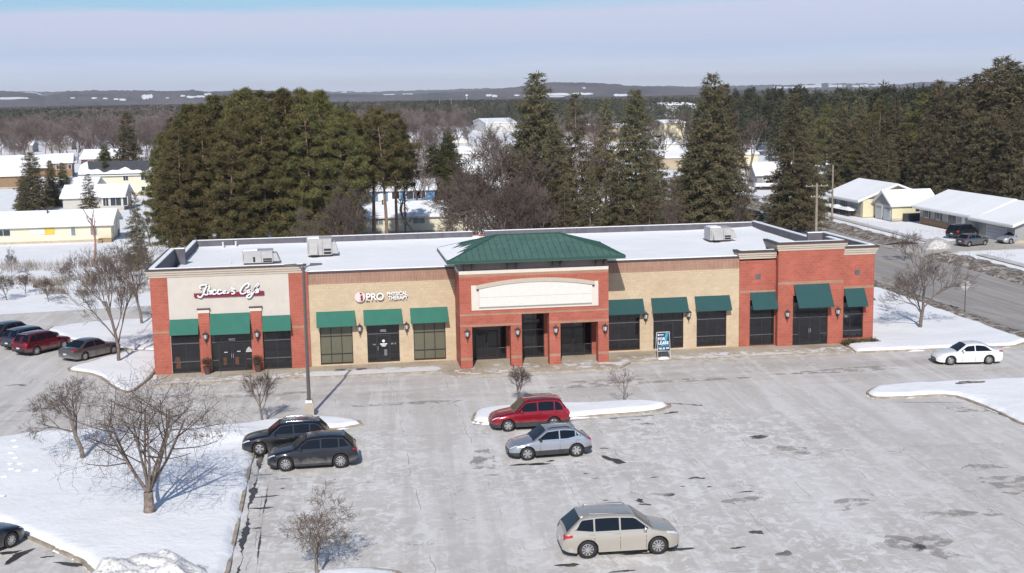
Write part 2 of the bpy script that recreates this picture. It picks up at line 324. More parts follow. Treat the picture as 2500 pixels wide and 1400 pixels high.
def walkmat():
    m_,t,b=newmat('snowy_walk'); b.inputs['Roughness'].default_value=.85; b.inputs['Specular IOR Level'].default_value=.25
    g=N(t,'ShaderNodeNewGeometry'); P=g.outputs['Position']; sp=N(t,'ShaderNodeSeparateXYZ'); t.links.new(P,sp.inputs[0])
    n=N(t,'ShaderNodeTexNoise',Scale=.9,Detail=7.0,Roughness=.65,Distortion=1.2); t.links.new(P,n.inputs['Vector'])
    n2=N(t,'ShaderNodeTexNoise',Scale=.35,Detail=4.0); t.links.new(P,n2.inputs['Vector'])
    col=RAMP(t,n2.outputs[0],[(.35,(.37,.305,.225)),(.5,(.46,.395,.305)),(.65,(.50,.455,.385))])
    # slab joints every 1.8 m
    jx=MATH(t,'LESS_THAN',MATH(t,'ABSOLUTE',MATH(t,'SUBTRACT',MATH(t,'FRACT',MATH(t,'MULTIPLY',sp.outputs[0],.55)),.5)),.012)
    col=MIX(t,MATH(t,'MULTIPLY',jx,.5),col,(.25,.2,.15))
    # packed snow left towards the kerb, heaviest before the tan frontage
    e1=RAMP(t,MATH(t,'MULTIPLY_ADD',sp.outputs[1],-.3,0),[(.22,(0,)*3),(.5,(.45,)*3),(1,(.62,)*3)])
    e2=RAMP(t,MATH(t,'MULTIPLY',sp.outputs[0],.02),[(0,(.75,)*3),(.2,(.85,)*3),(.235,(1.15,)*3),(.39,(1.1,)*3),(.41,(.5,)*3),(.64,(.55,)*3),(.8,(.85,)*3),(1,(.75,)*3)])
    s=MATH(t,'MULTIPLY',e1,e2)
    sm=MATH(t,'ADD',s,MATH(t,'MULTIPLY_ADD',n.outputs[0],1.6,-.8))
    col=MIX(t,RAMP(t,sm,[(.34,(0,)*3),(.48,(.95,)*3)]),col,(.73,.73,.745))
    t.links.new(col,b.inputs['Base Color']); return m_
WALK=walkmat()
# --- ground: one snow sheet to the horizon
def graded(a,b,near,far,g=1.25):
    xs=[0];s=near
    while xs[-1]<b: s=min(s*1.0 if xs[-1]<150 else s*g,far); xs.append(xs[-1]+s)
    ys=[0];s=near
    while ys[-1]>a: s=min(s*1.0 if ys[-1]>-150 else s*g,far); ys.append(ys[-1]-s)
    return np.array(ys[::-1]+xs[1:])
gx=graded(-9000,9000,6,600)+20; gy=graded(-300,12000,6,600)
XX,YY=np.meshgrid(gx,gy); ZZ=-.2+.0*XX
far=np.clip((np.hypot(XX-20,YY-20)-90)/200,0,1); ZZ=ZZ+far*.25*np.sin(XX*.043)*np.cos(YY*.031)
V=np.stack([XX,YY,ZZ],-1).reshape(-1,3); nx,ny=len(gx),len(gy)
ii=np.arange(ny-1)[:,None]*nx+np.arange(nx-1)[None]; F=np.stack([ii,ii+1,ii+nx+1,ii+nx],-1).reshape(-1,4)
tag(place('ground',npmesh('ground',V,F,SNOW,smooth=True)),kind='structure')
# --- car park and lanes
mb=MB(); mb.prism([(-70,-75),(66.4,-75),(66.4,-3.0),(62.5,-3.0),(62.5,-1),(-70,-1)],-.19,-.12,0); tag(mb.build('parking_lot',LOT),kind='structure')
mb=MB(); mb.prism([(-70,-1.0),(-.6,-1.0),(-.6,24.6),(66.4,25.4),(66.4,32.3),(-5,32.3),(-17.9,30.7),(-70,27)],-.19,-.12,0); tag(mb.build('service_lane',LOT),kind='structure')
def rx0(y): return 66.0+.020*y
def rx1(y): return 78.3+.036*y
mb=MB(); ys=[-75,-20,40,120,200,300,450]
pl=[(rx0(y)+max(0,y-120)*.05,y) for y in ys]; pr=[(rx1(y)+max(0,y-120)*.05,y) for y in ys]
for i in range(len(ys)-1):
    mb.quad((*pl[i],-.115),(*pr[i],-.115),(*pr[i+1],-.115),(*pl[i+1],-.115))
tag(mb.build('road',ROAD),kind='structure')
mb=MB()
YEL=M('worn_yellow_line',(.36,.31,.22),.8,var=.3,scale=4); WHL=M('worn_white_line',(.50,.49,.48),.8,var=.25,scale=4)
for i in range(-60,280,4):
    c=lambda y:(rx0(y)+rx1(y))/2+max(0,y-120)*.05
    for o in (-.16,.10): mb.quad((c(i)+o,i,-.11),(c(i)+o+.1,i,-.11),(c(i+4)+o+.1,i+4,-.11),(c(i+4)+o,i+4,-.11),0)
    for o in (1.5,):
        e=lambda y:rx0(y)+o+max(0,y-120)*.05
        if i%12==0: mb.quad((e(i),i,-.11),(e(i)+.1,i,-.11),(e(i+4)+.1,i+4,-.11),(e(i+4),i+4,-.11),1)
        e=lambda y:rx1(y)-1.6+max(0,y-120)*.05
        mb.quad((e(i),i,-.11),(e(i)+.1,i,-.11),(e(i+4)+.1,i+4,-.11),(e(i+4),i+4,-.11),1)
tag(mb.build('road_markings',[YEL,WHL]),kind='structure')
# --- snow beds with a soft ragged edge, and kerbs
def pdist(px,py,poly):
    n=len(poly); d=np.full(px.shape,1e9); ins=np.zeros(px.shape,bool)
    for i in range(n):
        x0,y0=poly[i]; x1,y1=poly[(i+1)%n]; dx,dy=x1-x0,y1-y0; L=dx*dx+dy*dy+1e-9
        t=np.clip(((px-x0)*dx+(py-y0)*dy)/L,0,1); d=np.minimum(d,np.hypot(px-x0-t*dx,py-y0-t*dy))
        c=((y0>py)!=(y1>py)); xi=(x1-x0)*(py-y0)/(y1-y0+1e-12)+x0; ins^=(c&(px<xi))
    return np.where(ins,d,-d)
def vnoise(x,y,seed=0,oct=4,s=1.0):
    out=np.zeros_like(x); a=1; r=np.random.default_rng(seed)
    for o in range(oct):
        for k in range(3):
            th,ph,f=r.uniform(0,6.28),r.uniform(0,6.28),s*(2**o)*r.uniform(.7,1.3)
            out+=a*np.sin(f*(x*np.cos(th)+y*np.sin(th))+ph+1.3*np.sin(.6*f*(y*np.cos(th)-x*np.sin(th))+ph*2))/3
        a*=.55
    return out
def snowbed(name,poly,h=.22,cell=.3,inset=.12,rag=.10,soft=.5,bumps=.05,mat=None,base=-.16,kind='structure',label=None,cat=None,seed=1,pile=None):
    P=np.array(poly); x=np.arange(P[:,0].min()-.6,P[:,0].max()+.6,cell); y=np.arange(P[:,1].min()-.6,P[:,1].max()+.6,cell)
    X,Y=np.meshgrid(x,y); D=pdist(X,Y,poly)-inset+rag*vnoise(X,Y,seed,4,1.6)
    t=np.clip(D/soft,0,1); Z=base+h*(1-(1-t)**2)+bumps*t*vnoise(X,Y,seed+5,3,.5)
    if pile is not None: Z=Z+pile(X,Y)*t
    Z=np.where(D<-.02,base-.05,Z)
    keep=D>-cell*1.5; nx=len(x); idx=np.arange(X.size).reshape(X.shape)
    q=keep[:-1,:-1]|keep[1:,:-1]|keep[:-1,1:]|keep[1:,1:]
    a=idx[:-1,:-1][q];b=idx[:-1,1:][q];c=idx[1:,1:][q];d=idx[1:,:-1][q]
    o=place(name,npmesh(name,np.stack([X,Y,Z],-1).reshape(-1,3),np.stack([a,b,c,d],-1),mat or SNOW,smooth=True))
    return tag(o,label,cat,kind=kind)
def kerb(name,poly,w=.16,h=.13,closed=True,mat=None,z=-.13):
    mb=MB(); n=len(poly); P=[Vector((*p,0)) for p in poly]
    rngi=range(n if closed else n-1); off=[]
    for i in range(n):
        a=P[i-1] if (closed or i>0) else None; b=P[(i+1)%n] if (closed or i<n-1) else None
        d1=(P[i]-a).normalized() if a is not None else (b-P[i]).normalized(); d2=(b-P[i]).normalized() if b is not None else d1
        nn=(Vector((-d1.y,d1.x,0))+Vector((-d2.y,d2.x,0))); nn=nn.normalized()/max(.4,math.sqrt((1+d1.dot(d2))/2)); off.append(P[i]+nn*w)
    for i in rngi:
        j=(i+1)%n; a,b,c,d=P[i],P[j],off[j],off[i]
        mb.quad((a.x,a.y,z-.06),(b.x,b.y,z-.06),(b.x,b.y,z+h),(a.x,a.y,z+h)); mb.quad((a.x,a.y,z+h),(b.x,b.y,z+h),(c.x,c.y,z+h),(d.x,d.y,z+h)); mb.quad((d.x,d.y,z+h),(c.x,c.y,z+h),(c.x,c.y,z-.06),(d.x,d.y,z-.06))
    return tag(mb.build(name,mat or KERB),kind='structure')
def ccw(p):
    a=sum(p[i][0]*p[(i+1)%len(p)][1]-p[(i+1)%len(p)][0]*p[i][1] for i in range(len(p)))
    return p if a>0 else p[::-1]
def rnd(p,it=2):
    for _ in range(it):
        q=[]
        for i in range(len(p)):
            a,b=p[i],p[(i+1)%len(p)]; q+=[(a[0]*.8+b[0]*.2,a[1]*.8+b[1]*.2),(a[0]*.2+b[0]*.8,a[1]*.2+b[1]*.8)]
        p=q
    return p
P1=ccw(rnd([(-12.4,21.6),(-8.4,24.2),(-.3,24.6),(-.3,8.6),(-3.2,10.0),(-8.4,14.6)],1))
P2=ccw(rnd([(-7.0,3.4),(-5.6,6.0),(-3.2,9.8),(-.2,8.6),(-.2,-.6),(-.9,-5.4),(-2.2,-3.6),(-4.2,1.2)],1))
P3=ccw(rnd([(-14,-17.5),(-6.7,-15.3),(-3.5,-14.3),(3.2,-15.0),(7.0,-15.3),(11.0,-13.9),(13.9,-15.6),(14.1,-17.0),(8.6,-17.9),(8.0,-19.2),(8.0,-44),(4.2,-44),(2.5,-37.6),(-1.5,-32.8),(-6,-27.5),(-14,-22)],1))
P4=ccw(rnd([(20.3,-17.2),(20.9,-14.9),(23.0,-14.0),(31.8,-14.7),(33.2,-15.9),(31.6,-17.4),(25.9,-17.7),(21.2,-18.0)],2))
P5=ccw(rnd([tuple(G(*q)[:2]) for q in ((2112,962),(2128,951),(2180,943),(2340,934),(2520,926),(2700,920),(2700,1110),(2500,1042),(2425,1004),(2340,972),(2300,968),(2170,975),(2130,974))],1))
P6=ccw([(50.2,-3.6),(62.4,-4.1),(64.6,-2.6),(64.6,6),(65.0,24.8),(53.3,24.8),(53.2,1.0),(50.6,-.9)])
P7=ccw(rnd([(9.6,-60),(9.6,-41.6),(11,-39.6),(14.6,-39.9),(15.6,-42),(15.6,-60)],1))
for nm,pp,hh,sd in (('side_bed',P1,.26,3),('side_bed',P2,.24,4),('snow_lawn',P3,.34,5),('snow_island',P4,.36,6),('snow_island',P5,.34,7),('corner_lawn',P6,.30,8),('snow_island',P7,.34,9)):
    kerb('kerb',pp)
    pile=None
    if pp is P3: pile=lambda X,Y: .35*np.exp(-((X-6.3)/1.6)**2-((Y+18.6)/1.5)**2)*(1+.5*vnoise(X,Y,34,5,2.2))
    snowbed(nm,pp,h=hh,seed=sd,cell=.25,inset=.06,rag=.15,soft=.4,bumps=.035,pile=pile)
# footprints in the lawn snow
fm=MB()
for (u,v) in [(35,1075),(39,1090),(29,1105),(39,1117),(27,1131),(50,1131),(28,1145),(46,1148),(12,1163),(88,1148),(5,1210)]:
    p=G(u,v,.22); fm.lathe([(.19,.0),(.15,.05),(.08,.07)],(p.x,p.y,.20),7)
# --- sidewalk along the shops
wpoly=ccw([(.2,-3.25),(19.9,-3.25),(20.9,-5.0),(32.2,-5.0),(33.4,-3.35),(49.4,-3.35),(50.3,-2.6),(50.3,.6),(.2,.6)])
mb=MB(); mb.prism(wpoly,-.18,0); tag(mb.build('sidewalk',WALK),kind='structure')
kl=[(.1,-3.26),(19.85,-3.26),(20.85,-5.01),(32.25,-5.01),(33.45,-3.36),(49.5,-3.36),(50.5,-2.6)]
GUT=M('gutter_pan',(.52,.50,.475),.9,var=.25,scale=1.2)
mb=MB()
for i in range(len(kl)-1):
    (a,b),(c,d_)=kl[i],kl[i+1]; mb.quad((a,b-.62,-.113),(c,d_-.62,-.113),(c,d_+.02,-.113),(a,b+.02,-.113))
    mb.quad((a,b,-.16),(c,d_,-.16),(c,d_,.012),(a,b,.012),1); mb.quad((a,b,.012),(c,d_,.012),(c,d_+.15,.012),(a,b+.15,.012),1)
tag(mb.build('kerb',[GUT,KERB]),kind='structure')
# --- verges of the road: slush banks, public walk, yards beyond
def strip(name,fa,fb,y0,y1,z,h,mat,step=.7,seed=0,rag=.35,nx=9):
    ys=np.arange(y0,y1,step); V=[];
    for y in ys:
        a,b=fa(y),fb(y); t=np.linspace(0,1,nx); x=a+(b-a)*t
        V.append(np.stack([x,np.full(nx,y),z+np.zeros(nx)],-1))
    V=np.array(V); X,Y=V[...,0],V[...,1]; t=np.linspace(0,1,nx)[None]
    X=X+rag*vnoise(X,Y,seed,3,.9)*np.minimum(1,8*t*(1-t)+.3); prof=np.sqrt(np.clip(4*t*(1-t),0,1))
    Z=z-.1+prof*(h+.1)*(1+.35*vnoise(X,Y,seed+3,4,1.7)); V=np.stack([X,Y,Z],-1)
    n0=len(ys); ii=np.arange(n0-1)[:,None]*nx+np.arange(nx-1)[None]; F=np.stack([ii,ii+1,ii+nx+1,ii+nx],-1).reshape(-1,4)
    return tag(place(name,npmesh(name,V.reshape(-1,3),F,mat,smooth=True)),kind='structure')
curve=lambda y:max(0,y-120)*.05
strip('slush_bank',lambda y:rx1(y)-.3+curve(y),lambda y:rx1(y)+4.6+curve(y),-60,46,-.12,.38,SLUSH,.4,11)
strip('slush_bank',lambda y:rx1(y)-.3+curve(y),lambda y:rx1(y)+4.4+curve(y),57,190,-.12,.35,SLUSH,.6,12)
strip('slush_bank',lambda y:rx0(y)-1.7+curve(y)-max(0,y-25)*.02,lambda y:rx0(y)+.25+curve(y),-2.5,190,-.12,.22,SLUSH,.4,13,.25)
mb=MB()
for a,b in ((-60,46),(57,140)):
    for y in range(a,b,2):
        f=lambda y,o:rx1(y)+o+curve(y); mb.quad((f(y,6.3),y,-.10),(f(y,7.6),y,-.10),(f(y+2,7.6),y+2,-.10),(f(y+2,6.3),y+2,-.10))
tag(mb.build('path',M('snowy_path',(.55,.53,.51),.9,var=.2,scale=.8)),kind='structure')
mb=MB(); mb.prism([(79.4,44.6),(86,49.0),(99,49.4),(104,54),(99,60.5),(86,58.0),(79.8,59.0)],-.19,-.10); tag(mb.build('driveway',M('driveway_concrete',(.46,.43,.39),.9,var=.12,scale=.8)),kind='structure')
# ================================================================ THE SHOPS BUILDING
BLD=empty('retail_building',(0,0,0),label='long single-storey red and tan shop building with green awnings and snowy flat roof',cat='building')
def front(mb,x0,x1,z0,z1,y,ops=(),cuts=(),mat=lambda x,z:0,xc=(),rev=.16,revmat=0):
    xs=sorted({x0,x1,*xc,*[o[0] for o in ops],*[o[1] for o in ops]}); zs=sorted({z0,z1,*cuts,*[o[2] for o in ops],*[o[3] for o in ops]})
    xs=[x for x in xs if x0<=x<=x1]; zs=[z for z in zs if z0<=z<=z1]
    for i in range(len(xs)-1):
        for j in range(len(zs)-1):
            cx,cz=(xs[i]+xs[i+1])/2,(zs[j]+zs[j+1])/2
            if any(o[0]<cx<o[1] and o[2]<cz<o[3] for o in ops): continue
            mb.quad((xs[i],y,zs[j]),(xs[i+1],y,zs[j]),(xs[i+1],y,zs[j+1]),(xs[i],y,zs[j+1]),mat(cx,cz))
    for a,b,c,d in ops:
        mb.quad((a,y,c),(a,y,d),(a,y+rev,d),(a,y+rev,c),revmat); mb.quad((b,y+rev,c),(b,y+rev,d),(b,y,d),(b,y,c),revmat)
        mb.quad((a,y,d),(b,y,d),(b,y+rev,d),(a,y+rev,d),revmat)
        if c>z0+.01: mb.quad((a,y+rev,c),(b,y+rev,c),(b,y,c),(a,y,c),revmat)
def side(mb,x,y0,y1,z0,z1,face,mat=0,cuts=(),mf=None):
    zs=sorted({z0,z1,*cuts})
    for j in range(len(zs)-1):
        a,b=zs[j],zs[j+1]; mi=mf((a+b)/2) if mf else mat
        q=[(x,y0,a),(x,y1,a),(x,y1,b),(x,y0,b)]
        if face<0: q=q[::-1]
        mb.quad(*q,mi)
def parapet(mb,x0,x1,y0,y1,z0,z1,mi=0,snow=1,st=.06):
    mb.box(x0,x1,y0,y1,z0,z1,mi)
    mb.box(x0+.03,x1-.03,y0+.03,y1-.03,z1,z1+st,snow)
BM=[RED,REDBAND,TAN,SOLDIER,STUCCO,WHITEST,CAPM,PARAPET,SNOWROOF,CONC,FRIEZE]
# cafe block
mb=MB()
O1=[(1.21,3.16,0,3.5),(3.95,6.74,0,3.7),(7.54,9.5,0,3.5)]
def mcafe(x,z):
    if x<1.19 or x>9.5: return 1 if 2.91<z<3.08 else 0
    return 4
front(mb,0,10.55,0,7.0,0,O1,(2.91,3.08,3.6),mcafe,(1.19,9.5),.18)
side(mb,0,0,12.3,0,7.0,-1,0,(2.91,3.08),lambda z:1 if 2.91<z<3.08 else 0)
side(mb,0.45,12.3,24.3,0,6.5,-1,0,(2.91,3.08),lambda z:1 if 2.91<z<3.08 else 0)
side(mb,10.55,0,.18,0,6.9,1,0); mb.quad((10.55,.18,0),(10.84,.18,0),(10.84,.18,6.9),(10.55,.18,6.9),0); side(mb,10.84,.18,.3,0,6.9,1,0)
mb.build('cafe_block_wall',BM,BLD)
for x0,x1 in ((3.17,3.93),(6.75,7.53)):
    mb=MB(); mb.box(x0,x1,-.16,-.003,0,4.28,0); mb.box(x0-.02,x1+.02,-.19,-.003,4.28,4.52,5); mb.box(x0-.07,x1+.07,-.24,-.003,4.52,4.60,6); mb.build('pilaster',BM,BLD)
# tan walls
mt=lambda x,z: 6 if z>6.70 else (3 if z>5.92 else 2)
OT1=[(11.53,13.85,.09,3.6),(14.88,17.19,.09,3.6),(18.22,20.54,.09,3.6)]
OT2=[(32.62,35.0,.11,3.6),(36.03,38.33,.11,3.6),(39.35,41.65,.11,3.6)]
for (a,b,o) in ((10.84,21.35,OT1),(31.88,42.66,OT2)):
    mb=MB(); front(mb,a,b,0,6.70,.3,o,(5.92,),mt); mb.quad((a,.3,6.7),(b,.3,6.7),(b,.3,6.702),(a,.3,6.702),3)
    mb.box(a,b,.302,.62,5.6,6.71,7); mb.box(a,b,.25,.66,6.71,6.86,6); mb.box(a,b,.29,.64,6.86,6.93,8)
    mb.build('tan_block_wall',BM,BLD)
# centre portico
mb=MB()
OC=[(22.13,24.88,0,2.94),(25.66,27.63,0,3.73),(28.43,31.16,0,2.95)]
def mcen(x,z):
    if z>6.69: return 5
    if z>6.49 or 3.75<z<3.89 or 2.98<z<3.12: return 1
    if .59<z<.77: return 1
    return 0
front(mb,21.3,31.93,0,6.92,-2.9,OC,(6.69,6.49,3.75,3.89,2.98,3.12,.59,.77),mcen,(),.75)
for x,fc in ((21.3,-1),(31.93,1)): side(mb,x,-2.9,.3,0,6.92,fc,0,(6.49,6.69,3.75,3.89,2.98,3.12,.59,.77),lambda z:mcen(0,z))
mb.quad((21.3,-2.15,3.73),(31.93,-2.15,3.73),(31.93,-2.15,4.0),(21.3,-2.15,4.0),0)
for a,b,c,d in ((21.3,22.13,0,2.94),(24.88,25.66,0,3.73),(27.63,28.43,0,3.73),(31.16,31.93,0,2.95),(22.13,24.88,2.94,3.73),(28.43,31.16,2.95,3.73)):
    mb.quad((b,-2.15,c),(a,-2.15,c),(a,-2.15,d),(b,-2.15,d),0)
mb.quad((21.5,-2.15,3.9),(31.8,-2.15,3.9),(31.8,-.2,3.9),(21.5,-.2,3.9),4)
OI=[(22.45,24.92,0,2.9),(25.95,27.71,0,3.6),(28.85,31.26,0,2.9)]
front(mb,21.5,31.8,0,4.0,-.2,OI,(),lambda x,z:0)
side(mb,21.52,-2.15,-.2,0,4.0,1,0); side(mb,31.75,-2.15,-.2,0,4.0,-1,0)
mb.build('portico_wall',BM,BLD)
# frieze, brackets and soffit
mb=MB(); mb.box(21.36,31.87,-2.84,.6,6.92,7.5,10); mb.box(20.6,32.85,-3.55,4.3,7.50,7.53,10)
for x in (21.68,22.23,24.76,25.36,27.93,28.49,31.03,31.6): mb.prismx([(-2.84,6.95),(-2.84,7.5),(-3.45,7.5),(-3.45,7.36),(-2.92,6.98)][::-1],x-.05,x+.05,6)
mb.build('frieze',BM,BLD)
# arched sign surround and blank panel
def archpoly(x0,x1,zb,zs,zm,n=20):
    pts=[(x0,zb),(x1,zb)]
    for i in range(n+1):
        t=i/n; x=x1+(x0-x1)*t; pts.append((x,zs+(zm-zs)*(1-(2*t-1)**2)))
    return pts
sf=MB(); sf.box(22.13,31.18,-2.96,-2.902,4.13,4.34,0); sf.box(22.13,22.66,-2.96,-2.902,4.34,5.90,0); sf.box(30.72,31.18,-2.96,-2.902,4.34,5.90,0)
n=24
for i in range(n):
    t0,t1=i/n,(i+1)/n; xa,xb=22.5+8.4*t0,22.5+8.4*t1
    q=lambda t:1-(2*t-1)**2
    za0,za1=5.62+.40*q(t0),5.62+.40*q(t1)
    sf.prismy([(xa,za0),(xb,za1),(xb,za1+.28),(xa,za0+.28)],-3.06,-2.902,1)
for x in (22.56,30.82): sf.box(x-.07,x+.07,-3.08,-2.905,5.55,5.66,2)
ss=sf.build('sign_surround',[WHITEST,CORN,CAPM],BLD)
sp_=MB(); sp_.prismy(archpoly(22.67,30.71,4.36,5.62,6.01),-3.0,-2.962)
sp_.build('blank_sign_panel',PANELW,ss)
mb=MB(); mb.box(22.7,30.68,-3.004,-3.001,5.02,5.035,0); mb.box(22.66,30.7,-3.03,-2.963,4.30,4.345,0); mb.build('panel_joint',M('panel_joint',(.36,.33,.3),.8),ss)
# hip roof
rf=MB(); x0,x1,y0,y1,ze,zr=20.47,32.95,-3.62,4.42,7.72,9.02; ra,rb,ry=24.47,28.95,.4
E0,E1,E2,E3,RA,RB=(x0,y0,ze),(x1,y0,ze),(x1,y1,ze),(x0,y1,ze),(ra,ry,zr),(rb,ry,zr)
rf.quad(E0,E1,RB,RA,0); rf.add([E1,E2,RB],[(0,1,2)],0); rf.quad(E2,E3,RA,RB,0); rf.add([E3,E0,RA],[(0,1,2)],0)
hip=rf.build('hip_roof',GROOF,BLD)
tr=MB()
tr.box(x0,x1,y0-.05,y0,ze-.2,ze+.03); tr.box(x0,x1,y1,y1+.05,ze-.2,ze+.03); tr.box(x0-.05,x0,y0-.05,y1+.05,ze-.2,ze+.03); tr.box(x1,x1+.05,y0-.05,y1+.05,ze-.2,ze+.03)
tr.box(x0-.07,x1+.07,y0-.09,y0-.05,ze-.06,ze+.0)
for a,b in ((E0,RA),(E1,RB),(E2,RB),(E3,RA),(RA,RB)): tr.tube([Vector(a)+Vector((0,0,.03)),Vector(b)+Vector((0,0,.03))],.055,5)
tr.build('roof_trim',GROOFD,hip)
sm=MB(); s=.41
# standing seams on each slope
k=0; x=x0+.45
while x<x1-.3:
    top=min(zr,ze+(x-x0)/(ra-x0)*(zr-ze),ze+(x1-x)/(x1-rb)*(zr-ze)); yt=y0+(top-ze)/(zr-ze)*(ry-y0); yb=y1+(top-ze)/(zr-ze)*(ry-y1)
    sm.tube([(x,y0,ze+.012),(x,yt,top+.012)],.018,4); sm.tube([(x,y1,ze+.012),(x,yb,top+.012)],.018,4); x+=.46
y=y0+.4
while y<y1-.3:
    f=min((y-y0)/(ry-y0),(y1-y)/(y1-ry)); top=ze+f*(zr-ze)
    sm.tube([(x0,y,ze+.012),(x0+(ra-x0)*f,y,top+.012)],.018,4); sm.tube([(x1,y,ze+.012),(x1+(rb-x1)*f,y,top+.012)],.018,4); y+=.46
for row,f in ((0,.22),(1,.4),(2,.58),(3,.76)):
    z=ze+f*(zr-ze)+.03; yy=y0+f*(ry-y0); xx=x0+(ra-x0)*f+.5+(row%2)*.25
    while xx<x1-(x1-rb)*f-.4:
        sm.box(xx-.03,xx+.03,yy-.03,yy+.03,z-.02,z+.05); xx+=.92
sm.build('standing_seams',GROOFD,hip)
# snow lying on the left hip
ps=MB(); pts=[]; rr=random.Random(3)
def onL(y,f): # point on the left slope
    fm=min((y-y0)/(ry-y0),(y1-y)/(y1-ry)); f=min(f,fm*.97); return (x0+(ra-x0)*f-.02,y,ze+(zr-ze)*f+.06)
ys=np.linspace(y0+.15,y1-.1,26)
for i in range(25):
    fa=.44*(.8+.4*math.sin(i*1.3)*math.sin(i*.7)) if i>1 else .2; fb=.44*(.8+.4*math.sin((i+1)*1.3)*math.sin((i+1)*.7)) if i>0 else .2
    a,b=onL(ys[i],fa),onL(ys[i+1],fb); c=(x0-.03,ys[i+1],ze+.10); d=(x0-.03,ys[i],ze+.10)
    ps.quad(d,a,b,c); ps.quad((d[0],d[1],ze+.03),d,c,(c[0],c[1],ze+.03))
ps.build('roof_snow',SNOWROOF,hip)
# right block
mb=MB()
mlow=lambda x,z:1 if 4.07<z<4.24 else 0
front(mb,42.63,45.42,0,7.0,.2,[(43.43,45.36,.03,3.5)],(4.07,4.24),mlow); side(mb,42.63,.2,1.2,0,7.0,-1,0)
mtal=lambda x,z:1 if 4.66<z<4.87 else 0
front(mb,45.42,50.53,0,7.6,-.34,[(46.6,49.36,0,3.8)],(4.66,4.87),mtal); side(mb,45.42,-.34,2.4,0,7.6,-1,0); side(mb,50.53,-.34,-.25,0,7.6,1,0)
mend=lambda x,z:1 if 4.16<z<4.33 else 0
front(mb,50.53,53,0,7.1,-.25,[(50.6,52.2,.35,3.6)],(4.16,4.33),mend)
side(mb,53,-.25,9.16,0,7.1,1,0,(4.16,4.33),lambda z:mend(0,z)); side(mb,52.2,9.16,24.3,0,6.5,1,0)
mb.quad((52.2,9.16,0),(53,9.16,0),(53,9.16,7.1),(52.2,9.16,7.1),0)
for x in (44.04,): mb.box(x-.19,x+.19,.17,.199,5.08,5.44,7)
mb.box(51.46,51.84,-.29,-.251,5.18,5.55,7)
mb.build('corner_block_wall',BM,BLD)
mb=MB(); mb.quad((52.2,24.3,0),(.45,24.3,0),(.45,24.3,6.5),(52.2,24.3,6.5)); mb.build('rear_wall',RED,BLD)
# flat roof under snow
V=[];xs=np.linspace(.6,52.2,100); ysr=np.linspace(.45,24.1,48); Xr,Yr=np.meshgrid(xs,ysr)
Zr=6.08+.04*vnoise(Xr,Yr,61,4,.35)+.12*np.clip((Yr-21)/3,0,1)+.12*np.clip((Xr-44)/8,0,1)
drift=np.minimum(np.minimum(Xr-.8,52-Xr),np.minimum(Yr-.5,24-Yr)); Zr=Zr+.12*np.exp(-np.maximum(drift,0)/.5)
ii=np.arange(47)[:,None]*100+np.arange(99)[None]; F=np.stack([ii,ii+1,ii+101,ii+100],-1).reshape(-1,4)
place('flat_roof_snow',npmesh('flat_roof_snow',np.stack([Xr,Yr,Zr],-1).reshape(-1,3),F,SNOWROOF,smooth=True),parent=BLD)
mb=MB()
parapet(mb,.45,.85,12.3,24.3,5.6,6.78,0,1); parapet(mb,.86,25.35,24.0,24.3,5.6,6.80,0,1,.05); parapet(mb,26.4,51.79,24.0,24.3,5.6,6.82,0,1,.05); parapet(mb,51.8,52.2,9.3,24.3,5.6,6.88,0,1,.07)
mb.box(25.35,26.4,24.0,24.3,5.6,6.3,0); mb.box(25.3,25.85,23.3,23.9,6.1,6.45,1)
for x in np.arange(4,51,6.2): mb.box(x-.02,x+.02,23.985,24.0,6.1,6.82,2)
parapet(mb,-.05,.35,.36,12.25,5.6,7.45,0,1,.07); parapet(mb,-.05,1.1,12.25,12.6,5.6,7.45,0,1,.07); parapet(mb,-.05,10.6,0,.35,6.9,7.46,0,1,.05); 
parapet(mb,52.65,53.05,.1,9.1,5.6,7.36,0,1,.07); parapet(mb,51.4,53.05,9.1,9.4,5.6,7.36,0,1,.07); parapet(mb,50.5,53.05,-.25,.1,6.9,7.36,0,1,.05)
parapet(mb,45.42,50.6,-.3,.1,6.9,7.80,0,1,.06); parapet(mb,45.42,45.8,.1,2.4,6.0,7.8,0,1,.06); parapet(mb,50.15,50.6,.1,2.4,6.0,7.8,0,1,.06); parapet(mb,42.63,45.42,.2,.5,6.5,7.24,0,1,.05); parapet(mb,42.63,42.95,.5,1.2,6.0,7.24,0,1,.05)
mb.build('parapet',[PARAPET,SNOWROOF,CAPM],BLD)
